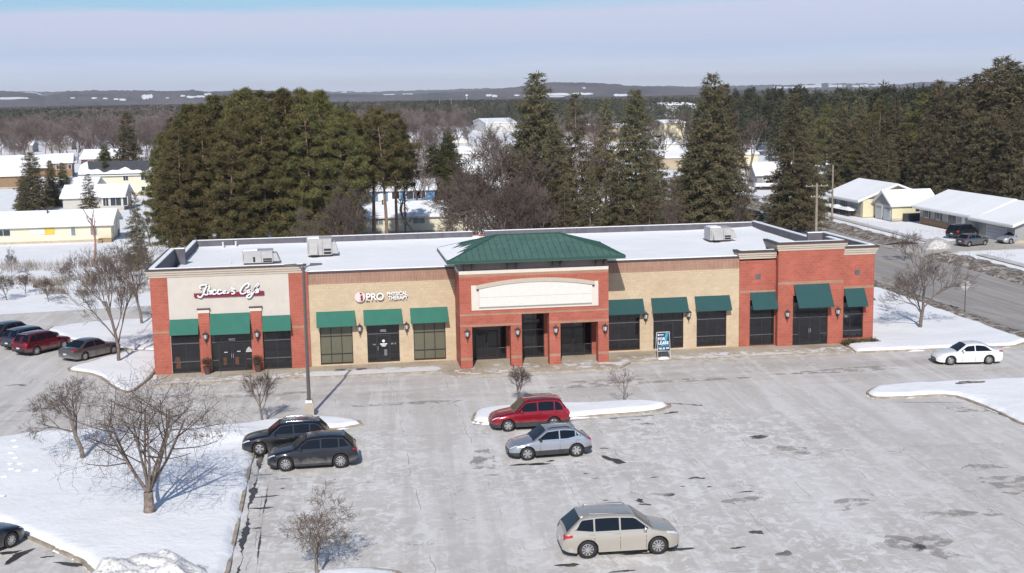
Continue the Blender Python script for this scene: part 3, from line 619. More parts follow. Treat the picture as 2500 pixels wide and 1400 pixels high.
# stepped cornices
def cornice(path,z0,z1,parent,capz=.15):
    H=z1-z0-capz; prof=[(0,z0,0),(.05,z0,0),(.05,z0+H*.30,0),(.12,z0+H*.36,0),(.12,z0+H*.62,0),(.19,z0+H*.68,0),(.19,z0+H,0),(.25,z0+H,1),(.25,z1,1),(-.05,z1,1)]
    n=len(path); P=[Vector((x,y,0)) for x,y in path]; offs=[]
    for i in range(n):
        d1=(P[i]-P[i-1]).normalized() if i>0 else (P[1]-P[0]).normalized(); d2=(P[i+1]-P[i]).normalized() if i<n-1 else d1
        nn=Vector((d1.y,-d1.x,0))+Vector((d2.y,-d2.x,0)); nn=nn.normalized()/math.sqrt((1+d1.dot(d2))/2); offs.append(nn)
    mb=MB(); k=len(prof)
    for i in range(n-1):
        for j in range(k-1):
            (a,za,ma),(b,zb,mb_)=prof[j],prof[j+1]
            p,q=P[i]+offs[i]*a,P[i+1]+offs[i+1]*a; r_,s_=P[i+1]+offs[i+1]*b,P[i]+offs[i]*b
            mb.quad((p.x,p.y,za),(q.x,q.y,za),(r_.x,r_.y,zb),(s_.x,s_.y,zb),ma if j>=6 else 0)
    for i,sgn in ((0,1),(n-1,-1)):
        pts=[(P[i]+offs[i]*a) for a,_,_ in prof]; vs=[(p.x,p.y,z) for p,(_,z,_) in zip(pts,prof)]; mb.add(vs,[tuple(range(k))[::sgn]],0)
    return mb.build('cornice',[CORN,CAPM],parent)
cornice([(0,12.3),(0,0),(10.55,0),(10.55,.3)],6.86,7.46,BLD,.11)
cornice([(42.63,1.2),(42.63,.2),(45.42,.2)],6.62,7.26,BLD)
cornice([(45.42,2.4),(45.42,-.34),(50.53,-.34),(50.53,2.4)],7.2,7.84,BLD)
cornice([(50.53,-.25),(53,-.25),(53,9.4)],6.71,7.38,BLD)
# awnings
def awning(x0,x1,zt,zb,yw,proj,mat,name='awning'):
    mb=MB(); yf=yw-proj
    mb.prismx([(yw-.01,zt),(yf,zb+.0),(yf,zb-.03),(yw-.01,zt-.05)],x0,x1,0)
    for x in (x0+.01,x1-.05): mb.tube([(x+.02,yw-.02,zt-.08),(x+.02,yf+.03,zb-.02),(x+.02,yw-.02,zb-.02)],.018,5,1)
    mb.tube([(x0,yf+.02,zb-.03),(x1,yf+.02,zb-.03)],.02,5,1)
    return mb.build(name,[mat,CAPM],BLD)
awning(1.20,3.16,3.88,2.90,0,.70,AWL); awning(3.97,6.72,4.18,2.86,0,.95,AWL); awning(7.56,9.53,3.88,2.90,0,.70,AWL)
for a,b in ((11.33,14.06),(14.67,17.4),(18.01,20.72)): awning(a,b,3.95,2.97,.3,.75,AWL)
for a,b in ((32.52,35.24),(35.85,38.58),(39.18,41.88)): awning(a,b,3.95,2.95,.3,.70,AWR)
awning(43.43,45.38,4.08,2.93,.2,.85,AWR); awning(46.64,49.4,4.63,3.06,-.34,1.15,AWR); awning(50.61,52.23,4.16,2.93,-.25,.85,AWR)
for x,s_,mt_,ya,yb in ((0,-1,AWL,1.0,3.8),(53,1,AWR,1.2,4.0)):
    mb=MB(); q=[(x,ya,3.9),(x,yb,3.9),(x+s_*.85,yb,2.92),(x+s_*.85,ya,2.92)]; mb.quad(*q); mb.quad(*[(a,b,c-.04) for a,b,c in q][::-1]); mb.quad((x,ya,3.9),(x+s_*.85,ya,2.92),(x+s_*.85,ya,2.88),(x,ya,3.86)); mb.build('awning',mt_,BLD)
# shopfronts
def win(x0,x1,z0,z1,y,xm,zm,glass=GLASS,fm=FRAMEM,bars=(),name='window',barm=FRAMEL,door=None,base=.1):
    f=MB(); w=.05
    f.box(x0,x1,y-.03,y+.03,z0,z0+base); f.box(x0,x1,y-.03,y+.03,z1-w,z1); f.box(x0,x0+w,y-.03,y+.03,z0+base,z1-w); f.box(x1-w,x1,y-.03,y+.03,z0+base,z1-w)
    for x in xm: f.box(x-w/2,x+w/2,y-.028,y+.028,z0+base,z1-w)
    for z in zm: f.box(x0+w,x1-w,y-.034,y+.02,z-.03,z+.03,1)
    o=f.build(name,[fm,barm],BLD)
    g=MB(); g.quad((x0,y+.012,z0),(x1,y+.012,z0),(x1,y+.012,z1),(x0,y+.012,z1)); g.build('pane',glass,o)
    return o
def doors(x0,x1,z1,y,n=2,z0=0.03):
    w=(x1-x0)/n
    for i in range(n):
        a,b=x0+i*w+.01,x0+(i+1)*w-.01; f=MB()
        f.box(a,b,y-.055,y-.036,z0,z0+.22); f.box(a,b,y-.055,y-.036,z1-.09,z1); f.box(a,a+.07,y-.055,y-.036,z0+.22,z1-.09); f.box(b-.07,b,y-.055,y-.036,z0+.22,z1-.09)
        d=f.build('door',FRAMED,BLD)
        p=MB(); p.quad((a+.07,y-.04,z0+.22),(b-.07,y-.04,z0+.22),(b-.07,y-.04,z1-.09),(a+.07,y-.04,z1-.09)); p.build('pane',GLASS,d)
        hx=b-.05 if i==0 and n==2 else a+.05
        h=MB(); h.tube([(hx,y-.055,.95),(hx,y-.11,.97),(hx,y-.11,1.22),(hx,y-.055,1.24)],.016,6); h.build('handle',GALV,d)
FRAMED=M('door_frame',(.045,.043,.047),.35,metal=.5,var=.1)
win(1.21,3.16,0,3.5,.16,(2.2,),(.8,2.11)); win(7.54,9.5,0,3.5,.16,(8.5,),(.8,2.09))
win(3.95,6.74,0,3.7,.16,(4.42,6.33),(2.10,)); doors(4.45,6.30,2.03,.14)
mb=MB(); mb.box(3.98,4.40,.12,.15,.78,.84); mb.box(6.35,6.72,.12,.15,.78,.84); mb.build('window_rail',FRAMEL,BLD)
for a,b in ((11.53,13.85),(18.22,20.54)): win(a,b,.09,3.6,.44,(a+.78,a+1.54),(.82,2.12),BLIND,FRAMEM,barm=FRAMEM)
win(14.88,17.19,.09,3.6,.44,(15.55,16.52),(2.15,)); doors(15.58,16.49,2.08,.42,1,.1)
for a,b in ((32.62,35.0),(39.35,41.65)): win(a,b,.11,3.6,.44,(a+.8,a+1.58),(.88,2.17))
win(36.03,38.33,.11,3.6,.44,(36.74,37.6),(2.17,)); doors(36.77,37.57,2.1,.42,1,.12)
mb=MB(); mb.box(37.63,38.28,.39,.43,.87,.93); mb.box(36.08,36.7,.39,.43,.87,.93); mb.build('window_rail',FRAMEL,BLD)
win(22.45,24.92,0,2.9,-.04,(22.6,24.3),()); doors(22.65,24.28,2.1,-.06)
win(25.95,27.71,0,3.6,-.04,(26.2,26.95),(.77,2.06),base=.12); mb=MB(); mb.box(25.98,27.4,-.06,-.02,2.58,2.80); mb.build('transom_panel',M('grey_transom',(.09,.09,.1),.2,var=.1),BLD)  # transom strip is plain grey, paler than the panes
win(28.85,31.26,0,2.9,-.04,(28.95,30.75),()); doors(28.98,30.72,2.1,-.06)
mb=MB(); mb.box(30.8,31.2,-.09,-.05,.80,.85); mb.box(24.36,24.87,-.09,-.05,.80,.85); mb.build('window_rail',FRAMEL,BLD)
win(43.43,45.36,.03,3.5,.34,(44.4,),(.82,2.11)); win(46.6,49.36,0,3.8,-.2,(47.08,47.95,48.82),(2.10,)); doors(47.1,48.8,2.03,-.22)
mb=MB(); mb.box(46.64,47.05,-.25,-.21,.80,.85); mb.box(48.85,49.32,-.25,-.21,.80,.85); mb.build('window_rail',FRAMEL,BLD)
win(50.6,52.2,.35,3.6,-.1,(51.2,),(.92,2.18))
# dim things seen through the cafe glass
IN=M('interior_wood',(.10,.032,.018),.6,var=.3,scale=2)
# lanterns
def lantern(x,y,zt):
    o=empty('wall_lantern',(x,y,zt)); o.parent=BLD
    m_=MB(); m_.lathe([(.0,0),(.025,-.03),(.05,-.10),(.12,-.16),(.21,-.22),(.21,-.26)][::-1],(0,-.24,0),10)
    m_.lathe([(.10,-.62),(.13,-.58),(.13,-.56)],(0,-.24,0),10); m_.lathe([(.01,-.95),(.035,-.85),(.03,-.74),(.07,-.66),(.10,-.62)],(0,-.24,0),8)
    m_.tube([(0,0,-.70),(0,-.10,-.78),(0,-.22,-.76)],.025,5); m_.box(-.05,.05,-.03,0,-.82,-.5)
    for k in range(6):
        t=k*math.pi/3; m_.tube([(.20*math.cos(t),-.24+.20*math.sin(t),-.26),(.13*math.cos(t),-.24+.13*math.sin(t),-.57)],.011,4)
    m_.build('lantern_body',LANT,o)
    g=MB(); g.lathe([(.115,-.56),(.18,-.265)],(0,-.24,0),8); g.build('lantern_glass',LGLS,o); return o
L0=lantern(3.62,-.16,3.05)
for x,y,z in ((7.17,-.16,3.05),(14.37,.3,3.05),(17.72,.3,3.05),(21.76,-2.9,2.93),(25.33,-2.9,2.91),(28.06,-2.9,2.93),(31.62,-2.9,2.9),(35.4,.3,3.05),(38.68,.3,3.05),(46.1,-.34,2.86),(50.06,-.34,2.9)):
    c=copy_tree(L0,BLD); c.location=(x,y,z)
# ---------------- lettering
def text_mesh(s,size,depth,mat,name,parent,loc,bold=0,sx=1,align='CENTER',roty=0,space=1):
    cu=bpy.data.curves.new(name,'FONT'); cu.body=s; cu.size=size; cu.extrude=depth; cu.offset=bold; cu.align_x=align; cu.space_character=space
    t=bpy.data.objects.new('tmp',cu); COL.objects.link(t); bpy.context.view_layer.update()
    me=bpy.data.meshes.new_from_object(t.evaluated_get(bpy.context.evaluated_depsgraph_get())); bpy.data.objects.remove(t)
    Mx=Matrix.Translation(loc)@Matrix.Rotation(roty,4,'Z')@Matrix.Rotation(R(90),4,'X')@Matrix.Scale(sx,4,(1,0,0)); me.transform(Mx)
    me.materials.clear(); me.materials.append(mat); me.name=name
    o=bpy.data.objects.new(name,me); COL.objects.link(o); o.parent=parent; return o
def smooth(pts,n=6):
    P=[Vector(p) for p in pts]; out=[]
    for i in range(len(P)-1):
        p0,p1,p2,p3=P[max(i-1,0)],P[i],P[i+1],P[min(i+2,len(P)-1)]
        for k in range(n):
            t=k/n; out.append(.5*((2*p1)+(-p0+p2)*t+(2*p0-5*p1+4*p2-p3)*t*t+(-p0+3*p1-3*p2+p3)*t**3))
    return out+[P[-1]]
def stroke(mb,pts,w,y0,y1,mi=0,cal=.55):
    P=smooth([(x,z) for x,z in pts]); n=len(P); L=[];Rr=[]
    for i in range(n):
        d=(P[min(i+1,n-1)]-P[max(i-1,0)]).normalized(); nn=Vector((-d.y,d.x)); ww=w*(cal+(1-cal)*abs(d.y))*(1 if 0<i<n-1 else .6)/2
        L.append(P[i]+nn*ww); Rr.append(P[i]-nn*ww)
    for i in range(n-1):
        a,b,c,d=L[i],L[i+1],Rr[i+1],Rr[i]
        mb.quad((d.x,y0,d.y),(c.x,y0,c.y),(b.x,y0,b.y),(a.x,y0,a.y),mi)
        mb.quad((a.x,y0,a.y),(b.x,y0,b.y),(b.x,y1,b.y),(a.x,y1,a.y),mi); mb.quad((c.x,y0,c.y),(d.x,y0,d.y),(d.x,y1,d.y),(c.x,y1,c.y),mi)
# script word sign, digitised from the lettering: crop units 2500 wide over x 440..680
CS=empty('cafe_sign',(0,0,0)); CS.parent=BLD
bk=MB(); bk.prismy([(3.02,5.37),(7.78,5.37),(7.78,5.64),(7.72,5.68),(2.96,5.68),(2.96,5.45)],-.12,-.06); bk.build('sign_bar',BURG,CS)
def u2(x,y): # crop px to wall metres
    p=PW(440+x/10.417,660+y/10.417,-.2); return (p.x,p.z)
LT=[
 [(500,450),(505,400),(560,375),(640,375),(700,385),(735,420),(735,465),(690,500),(650,500)],
 [(650,500),(700,520),(715,570),(690,615),(640,625),(625,600)],
 [(720,370),(665,420),(620,510),(590,600),(545,670),(500,690),(460,670),(455,640)],
 [(500,450),(530,470)],
 [(730,580),(780,560),(795,525),(770,515),(735,550),(735,595),(775,605),(815,580)],
 [(905,530),(880,495),(840,520),(820,570),(845,610),(895,600),(935,570)],
 [(1040,520),(1010,490),(965,515),(950,570),(975,605),(1025,595),(1080,570)],
 [(1180,530),(1140,520),(1095,555),(1105,590),(1150,575),(1185,530),(1175,575),(1215,580),(1240,560)],
 [(1300,430),(1315,450),(1285,490)],
 [(1390,490),(1350,470),(1310,500),(1350,540),(1385,570),(1350,600),(1300,595)],
 [(1660,450),(1720,430),(1745,370),(1720,335),(1650,360),(1575,440),(1530,530),(1545,590),(1600,600),(1660,570),(1700,545)],
 [(1800,510),(1750,500),(1705,545),(1720,575),(1770,550),(1805,505),(1800,560),(1830,555)],
 [(1850,540),(1900,470),(1960,400),(1985,360),(1965,350),(1920,420),(1880,520),(1830,620),(1770,690),(1710,695),(1695,660),(1740,625),(1820,590)],
 [(1905,550),(1960,530),(1990,495),(1960,480),(1915,515),(1910,560),(1950,570),(2000,540)],
]
lm=MB()
for s_ in LT: stroke(lm,[u2(*p) for p in s_],.105,-.24,-.17,0,.75)
LETW=M('white_sign_face',(.82,.81,.83),.5,var=.02)
lm.build('sign_lettering',LETW,CS)
PS=empty('clinic_sign',(0,0,0)); PS.parent=BLD
PINK=M('pale_pink_face',(.76,.60,.60),.5,var=.04); 
mb=MB(); mb.lathe([(.37,.10),(.37,.24)],(14.47,0,4.94),28,'y'); 
for v_ in range(len(mb.v)): x,y,z=mb.v[v_]; mb.v[v_]=(x,.3-(y),z)
mb.f=[f[::-1] for f in mb.f]; mb.build('logo_disc',PINK,PS)
mb=MB()
mb.prismy([(14.55,4.62),(14.68,4.70),(14.66,5.06),(14.52,5.06),(14.50,4.95)],.035,.057,0); mb.prismy([(14.44,5.28),(14.62,5.22),(14.66,5.16),(14.50,5.12)],.035,.057,0); mb.prismy([(14.44,4.62),(14.49,4.62),(14.46,4.80)],.035,.057,0)
mb.build('logo_figure',BURG,PS)
text_mesh('PRO',.72,.045,LETW,'sign_lettering',PS,(15.53,.08,4.68),.012,.93)
sr=MB()
for x0_,x1_ in ((14.86,15.12),):
    sr.box(x0_,x1_,.035,.125,4.665,4.72)
sr.build('letter_serif',LETW,PS)
text_mesh('PHYSICAL',.37,.035,LETW,'sign_lettering',PS,(17.12,.1,4.97),.008,.90); text_mesh('THERAPY',.37,.035,LETW,'sign_lettering',PS,(17.16,.1,4.66),.008,.90)
NUM=M('white_vinyl',(.62,.62,.62),.6,var=.05); NUMG=M('grey_vinyl',(.36,.36,.37),.6,var=.05)
text_mesh('4002',.24,.006,NUM,'house_number',BLD,(5.37,.10,2.19),.006); text_mesh('4002',.22,.006,LETW,'house_number',BLD,(16.04,.38,2.32),.01); text_mesh('4002',.22,.006,NUMG,'house_number',BLD,(30.2,-.10,2.3),.006)
mb=MB()
for (x,z,w) in ((4.93,1.37,.26),(5.83,1.40,.26)):
    for k in range(3): mb.box(x-w/2+k*w/3,x-w/2+k*w/3+w/4,.078,.082,z-.03-.01*(k%2),z+.03)
for k,w in enumerate((.14,.26,.34,.40,.46)): mb.box(6.53-w/2,6.53+w/2,.125,.128,1.62-k*.075,1.67-k*.075)
mb.build('door_lettering',NUM,BLD)
mb=MB(); mb.lathe([(.0,.0),(.10,.001),(.10,.006)],(16.05,.37,1.62),14,'y'); mb.box(15.8,16.3,.37,.376,1.37,1.44); mb.box(15.86,16.24,.37,.376,1.29,1.34); mb.box(15.92,16.18,.37,.376,1.22,1.26); mb.build('door_lettering',LETW,BLD)
mb=MB(); mb.box(15.78,15.9,.395,.4,.7,1.05); mb.box(16.08,16.28,.37,.375,.55,1.0); mb.box(15.28,15.5,.42,.425,1.33,1.42); mb.box(16.58,16.76,.42,.425,1.33,1.45); mb.box(16.85,16.95,.42,.425,1.33,1.46); mb.build('notice',M('paper_notice',(.17,.17,.17),.7,var=.1),BLD)
mb=MB(); mb.prismy([(1.42,.35),(1.75,.33),(1.78,.75),(1.5,.8)],.163,.166); mb.prismy([(1.35,.85),(1.75,.85),(1.7,1.15),(1.45,1.18)],.163,.166); mb.build('chair_seen_through_glass',IN,BLD)
mb=MB(); mb.box(4.72,4.95,.09,.095,.45,1.0); mb.box(5.55,5.8,.09,.095,.45,1.0); mb.build('furniture_seen_through_glass',IN,BLD)
# ---------------- things on the roof
def rtu(x,y,L,Dd,H,z,label,kind):
    o=empty('rooftop_unit',(x,y,z),label=label,cat='rooftop unit',group='air handling units on the flat roof')
    m_=MB(); m_.box(0,L,0,Dd,.12,H); m_.box(.1,L-.1,.1,Dd-.1,0,.12,1)
    for k in range(5): m_.box(.08+.0,.10+L*.0,-.012,0,.3,H-.2,1) if k==0 else None
    m_.box(L*.62-.01,L*.62+.01,-.012,0,.14,H-.04,1); m_.box(-.02,L+.02,-.02,Dd+.02,H,H+.03)
    m_.build('casing',[GALV,CAPM],o)
    h=MB()
    if kind:
        h.prismx([(0,H*.75),(-.5,H*.25),(-.5,H*.15),(0,H*.15)][::-1],L*.12,L*.42); h.build('intake_hood',GALV,o); h=MB()
    h.prismy([(L,.2),(L+.55,.2),(L+.3,H*.8),(L,H*.8)],.15,Dd-.3); h.build('hood',GALV,o)
    g=MB(); g.box(L*.68,L*.97,-.02,-.002,H*.32,H*.44); g.box(L*.68,L*.97,-.02,-.002,H*.06+.1,H*.2+.08)
    g.box(L*.35,L*.42,-.02,-.002,.2,.6); g.build('louvre',BLACK,o)
    s_=MB(); s_.box(.05,L*.5,.05,Dd*.8,H+.03,H+.12); s_.build('snow_cap',SNOWROOF,o); return o
rtu(5.6,11.3,2.35,1.6,1.05,6.12,'low grey rooftop unit close behind the cafe front','a' and 0)
rtu(10.6,15.0,2.0,1.9,1.45,6.12,'tall boxy rooftop unit with open vents left of the green hip roof',1)
rtu(44.95,15.1,1.9,1.8,1.15,6.2,'beige rooftop unit alone on the right end of the flat roof',1)
for i,(x,y,h) in enumerate(((3.15,23.2,.55),(4.24,23.4,.55),(4.5,12.4,.75))):
    m_=MB(); m_.lathe([(.07,0),(.07,h),(.1,h),(.1,h+.06)] if i<2 else [(.03,0),(.03,h)],(0,0,0),10)
    tag(m_.build('vent_pipe',M('pvc_%d'%i,(.66,.66,.66),.5,var=.05),loc=(x,y,6.1)),['thin white vent pipe by the rear parapet, nearer the corner','thin white vent pipe by the rear parapet, right of its twin','tall thin white pipe standing left of the low rooftop unit'][i],'vent pipe','vent pipes on the flat roof')
m_=MB(); m_.tube([(0,0,0),(0,0,.5),(.12,0,.62),(.22,0,.5),(.22,0,.42)],.035,6); m_.tube([(.05,0,0),(.05,0,.35),(.22,0,.35)],.03,6)
tag(m_.build('vent_pipe',GALV,loc=(43.1,2.6,6.15)),'small dark hooked pipe at the roof edge by the corner block','vent pipe','vent pipes on the flat roof')
# ---------------- on the walk: sandwich board, planters, covers
SB=empty('sandwich_board',(35.98,-2.55,0),label='blue FOR LEASE sandwich board in a white frame on the walk, half in snow',cat='sign')
fr=MB(); tl=.12
def sb(x,z,dy=0): return (x,-.05+.32*z/1.95-dy,z)   # leaning face
for x in (-.47,.47): fr.tube([(x,-.42,.0),(x,-.08,1.92)],.020,5); fr.tube([(x,.42,.0),(x,-.02,1.9)],.016,5)
fr.tube([(-.47,-.08,1.92),(.47,-.08,1.92)],.03,5); fr.tube([(-.47,-.31,.58),(.47,-.31,.58)],.028,5)
fr.build('frame',M('board_frame',(.62,.60,.60),.5),SB)
def fy(z): return -.42+.34*z/1.92-.02
bd=MB(); bd.quad((-.44,fy(.6),.6),(.44,fy(.6),.6),(.44,fy(1.9),1.9),(-.44,fy(1.9),1.9)); bo=bd.build('board',M('navy_board',(.012,.035,.085),.5,var=.1),SB)
tb=MB()
def fq(x0,z0,x1,z1,x2,z2,x3,z3,o=.006,mi=0): tb.quad((x0,fy(z0)-o,z0),(x1,fy(z1)-o,z1),(x2,fy(z2)-o,z2),(x3,fy(z3)-o,z3),mi)
fq(-.02,1.05,.12,1.05,.40,1.86,.18,1.86); fq(-.20,.98,.02,.98,.15,1.30,.02,1.30,.007); fq(-.42,.93,.42,.93,.42,.97,-.42,.97,.008)
tb.build('teal_stripe',M('teal_print',(.03,.30,.42),.5,var=.05),SB)
LW=M('white_print',(.80,.82,.84),.5,var=.02)
th=math.atan2(.34,1.92)
for s_,x,z,sz,al in (('FOR',-.41,1.37,.28,'LEFT'),('LEASE',-.41,1.07,.30,'LEFT')):
    o=text_mesh(s_,sz,.003,LW,'board_lettering',SB,(0,0,0),.008,.95,al,space=1.06); o.location=(x,fy(z)-.012,z); o.rotation_euler=(-th,0,0)
pm=MB()
for k in range(10):
    if k in (3,6): continue
    x=-.38+k*.078; pm.quad((x,fy(.74)-.01,.74),(x+.055,fy(.74)-.01,.74),(x+.055,fy(.84)-.01,.84),(x,fy(.84)-.01,.84))
pm.quad((-.40,fy(1.70)-.01,1.70),(-.28,fy(1.70)-.01,1.70),(-.28,fy(1.79)-.01,1.79),(-.40,fy(1.79)-.01,1.79)); pm.quad((-.25,fy(1.72)-.01,1.72),(.02,fy(1.72)-.01,1.72),(.02,fy(1.77)-.01,1.77),(-.25,fy(1.77)-.01,1.77))
pm.quad((-.38,fy(.67)-.01,.67),(.1,fy(.67)-.01,.67),(.1,fy(.69)-.01,.69),(-.38,fy(.69)-.01,.69))
pm.build('board_print',LW,SB)
sn=MB(); sn.prismy([(-.30,.0),(.36,.0),(.30,.55),(-.26,.55)],-.22,-.16); sn.build('rear_board',M('charcoal_board',(.05,.045,.05),.7),SB)
snowbed('snow_heap',ccw([(35.6,-3.0),(36.4,-3.0),(36.4,-2.4),(35.6,-2.4)]),h=.16,cell=.08,inset=.02,rag=.04,soft=.22,bumps=.02,base=.0,kind=None,label='small snow heap packed round the foot of the sandwich board',cat='snow heap',seed=40)
GREENY=M('evergreen_sprig',(.035,.055,.03),.9,var=.5,scale=12)
def tuft(mb,c,r,n,ln,w,seed,flat=1.0,mi=0):
    rr=random.Random(seed)
    for _ in range(n):
        d=Vector((rr.gauss(0,1),rr.gauss(0,1),rr.gauss(0,.8)*flat+.25)).normalized(); p=Vector(c)+Vector((d.x*r,d.y*r,d.z*r*flat))*rr.uniform(.2,1)
        s_=d.cross(Vector((rr.gauss(0,1),rr.gauss(0,1),rr.gauss(0,1)))).normalized()*w
        mb.add([p-s_,p+s_,p+d*ln*rr.uniform(.6,1.2)],[(0,1,2)],mi)
def planter(x,y,label,seed):
    o=empty('planter',(x,y,0),label=label,cat='planter',group='planters beside the cafe doors')
    m_=MB(); m_.lathe([(.17,0),(.23,.30),(.27,.46),(.30,.47),(.30,.53),(.25,.53),(.24,.45)],(0,0,0),14); m_.build('pot',M('pot_%d'%seed,(.10,.055,.05),.7,var=.3),o)
    f=MB(); tuft(f,(0,0,.85),.40,420,.14,.02,seed,.9); f.build('foliage',GREENY,o)
    t_=MB(); 
    for k in range(7): a=k*.9; t_.tube([(0,0,.6),(.32*math.cos(a),.3*math.sin(a),1.18+.08*math.sin(k*3))],.012,4)
    t_.build('twig',M('red_twig_%d'%seed,(.35,.06,.05),.7),o)
planter(3.64,-.62,'planter of evergreens with red twigs left of the cafe doors',1); planter(7.13,-.62,'planter of evergreens with red twigs right of the cafe doors',2)
for i,(x,y) in enumerate(((20.43,-1.4),(32.94,-1.65))):
    m_=MB(); m_.lathe([(.24,0),(.24,.03),(.20,.035)],(0,0,0),16); tag(m_.build('manhole_cover',CONC if i else KERB,loc=(x,y,.002)),['round utility cover on the walk left of the portico','round utility cover on the walk right of the portico'][i],'manhole cover')
# ================================================================ VEHICLES
TYRE=M('tyre_rubber',(.022,.021,.021),.85,var=.25,scale=8); RIM=M('alloy_rim',(.55,.55,.56),.3,metal=.75,var=.08); RIMD=M('dark_rim',(.06,.06,.062),.35,metal=.5)
CGL=M('car_glass',(.006,.009,.016),.08,var=.1,spec=.28); CLAD=M('grey_cladding',(.04,.04,.042),.75,var=.25,scale=4)
HEADL=M('headlight_lens',(.62,.63,.66),.12,var=.15,scale=9,spec=.8,coat=.8); TAILL=M('taillight_lens',(.42,.012,.016),.15,var=.25,scale=9,coat=.8)
CHROME=M('chrome_trim',(.7,.7,.72),.15,metal=1,var=.05); PLATE=M('number_plate_blank',(.62,.63,.65),.5,var=.06); ORG=M('amber_lens',(.55,.16,.02),.2,coat=.5)
def paint(name,c,metal=.55,dirt=.5,rough=.28):
    m_,t,b=newmat(name); b.inputs['Metallic'].default_value=metal; b.inputs['Roughness'].default_value=rough; b.inputs['Coat Weight'].default_value=.8; b.inputs['Coat Roughness'].default_value=.06
    tcn=N(t,'ShaderNodeTexCoord'); sp=N(t,'ShaderNodeSeparateXYZ'); t.links.new(tcn.outputs['Object'],sp.inputs[0])
    n=N(t,'ShaderNodeTexNoise',Scale=2.2,Detail=6.0,Roughness=.65); t.links.new(tcn.outputs['Object'],n.inputs['Vector'])
    # dried road salt on the lower flanks
    low=RAMP(t,MATH(t,'ADD',MATH(t,'MULTIPLY_ADD',sp.outputs[2],-1.15,1.05),MATH(t,'MULTIPLY_ADD',n.outputs[0],.9,-.45)),[(.28,(0,)*3),(.75,(1,)*3)])
    f=MATH(t,'MULTIPLY',low,dirt)
    t.links.new(MIX(t,f,c,(.30,.285,.27)),b.inputs['Base Color']); t.links.new(MATH(t,'MULTIPLY_ADD',f,.55,rough),b.inputs['Roughness']); t.links.new(MATH(t,'MULTIPLY_ADD',f,-metal,metal),b.inputs['Metallic']); t.links.new(MATH(t,'MULTIPLY_ADD',f,-.7,.8),b.inputs['Coat Weight'])
    return m_
def interp(cp,x):
    for (a,b),(c,d) in zip(cp,cp[1:]):
        if x<=c: 
            t=(x-a)/(c-a+1e-9); return b+(d-b)*t
    return cp[-1][1]
def sinterp(cp,x,r=.05): return (interp(cp,x-r)+2*interp(cp,x)+interp(cp,x+r))/4
WHEELS={}
def wheelmesh(r,w,style):
    k=(r,w,style)
    if k in WHEELS: return WHEELS[k]
    t=MB(); ri=r*.68
    t.lathe([(ri,-w/2),(r*.93,-w/2),(r,-w/2+.03),(r,w/2-.03),(r*.93,w/2),(ri,w/2),(ri,w/2-.05)],(0,0,0),28,'y',0,False)
    m1=t.mesh('tyre',TYRE,True)
    s=MB(); s.lathe([(0.01,-w*.1),(ri*.98,-w*.1),(ri*.98,-w*.16)],(0,0,0),24,'y',1)      # dark back of the rim
    s.lathe([(ri*1.0,-w*.40),(ri*.90,-w*.44),(ri*.90,-w*.2),(ri,-w*.2)],(0,0,0),28,'y',0,False)
    s.lathe([(0.01,-w*.47),(.05,-w*.46),(.07,-w*.3),(.07,-w*.12)],(0,0,0),12,'y',0)
    nsp={'ten':10,'five':5,'seven':7,'six':6}[style]
    for i in range(nsp):
        a=2*math.pi*i/nsp; ca,sa=math.cos(a),math.sin(a); ww={'ten':.020,'five':.045,'seven':.03,'six':.042}[style]
        for (ra_,rb_,wa,wb_,ya,yb) in ((.05,ri*.93,ww,ww*1.35,-w*.45,-w*.41),):
            P=[]
            for (rr_,wd) in ((ra_,wa),(rb_,wb_)):
                for sg in (-1,1): P.append((rr_*ca-sg*wd*sa,rr_*sa+sg*wd*ca))
            y1_=ya; y2_=-w*.15
            vs=[(P[0][0],y1_,P[0][1]),(P[1][0],y1_,P[1][1]),(P[3][0],yb,P[3][1]),(P[2][0],yb,P[2][1])]
            s.add(vs,[(0,1,2,3)],0); s.add([vs[0],vs[3],(vs[3][0],y2_,vs[3][2]),(vs[0][0],y2_,vs[0][2])],[(0,1,2,3)],0); s.add([vs[1],vs[2],(vs[2][0],y2_,vs[2][2]),(vs[1][0],y2_,vs[1][2])],[(0,1,2,3)],0)
    m2=s.mesh('rim',[RIM,RIMD]); WHEELS[k]=(m1,m2); return WHEELS[k]
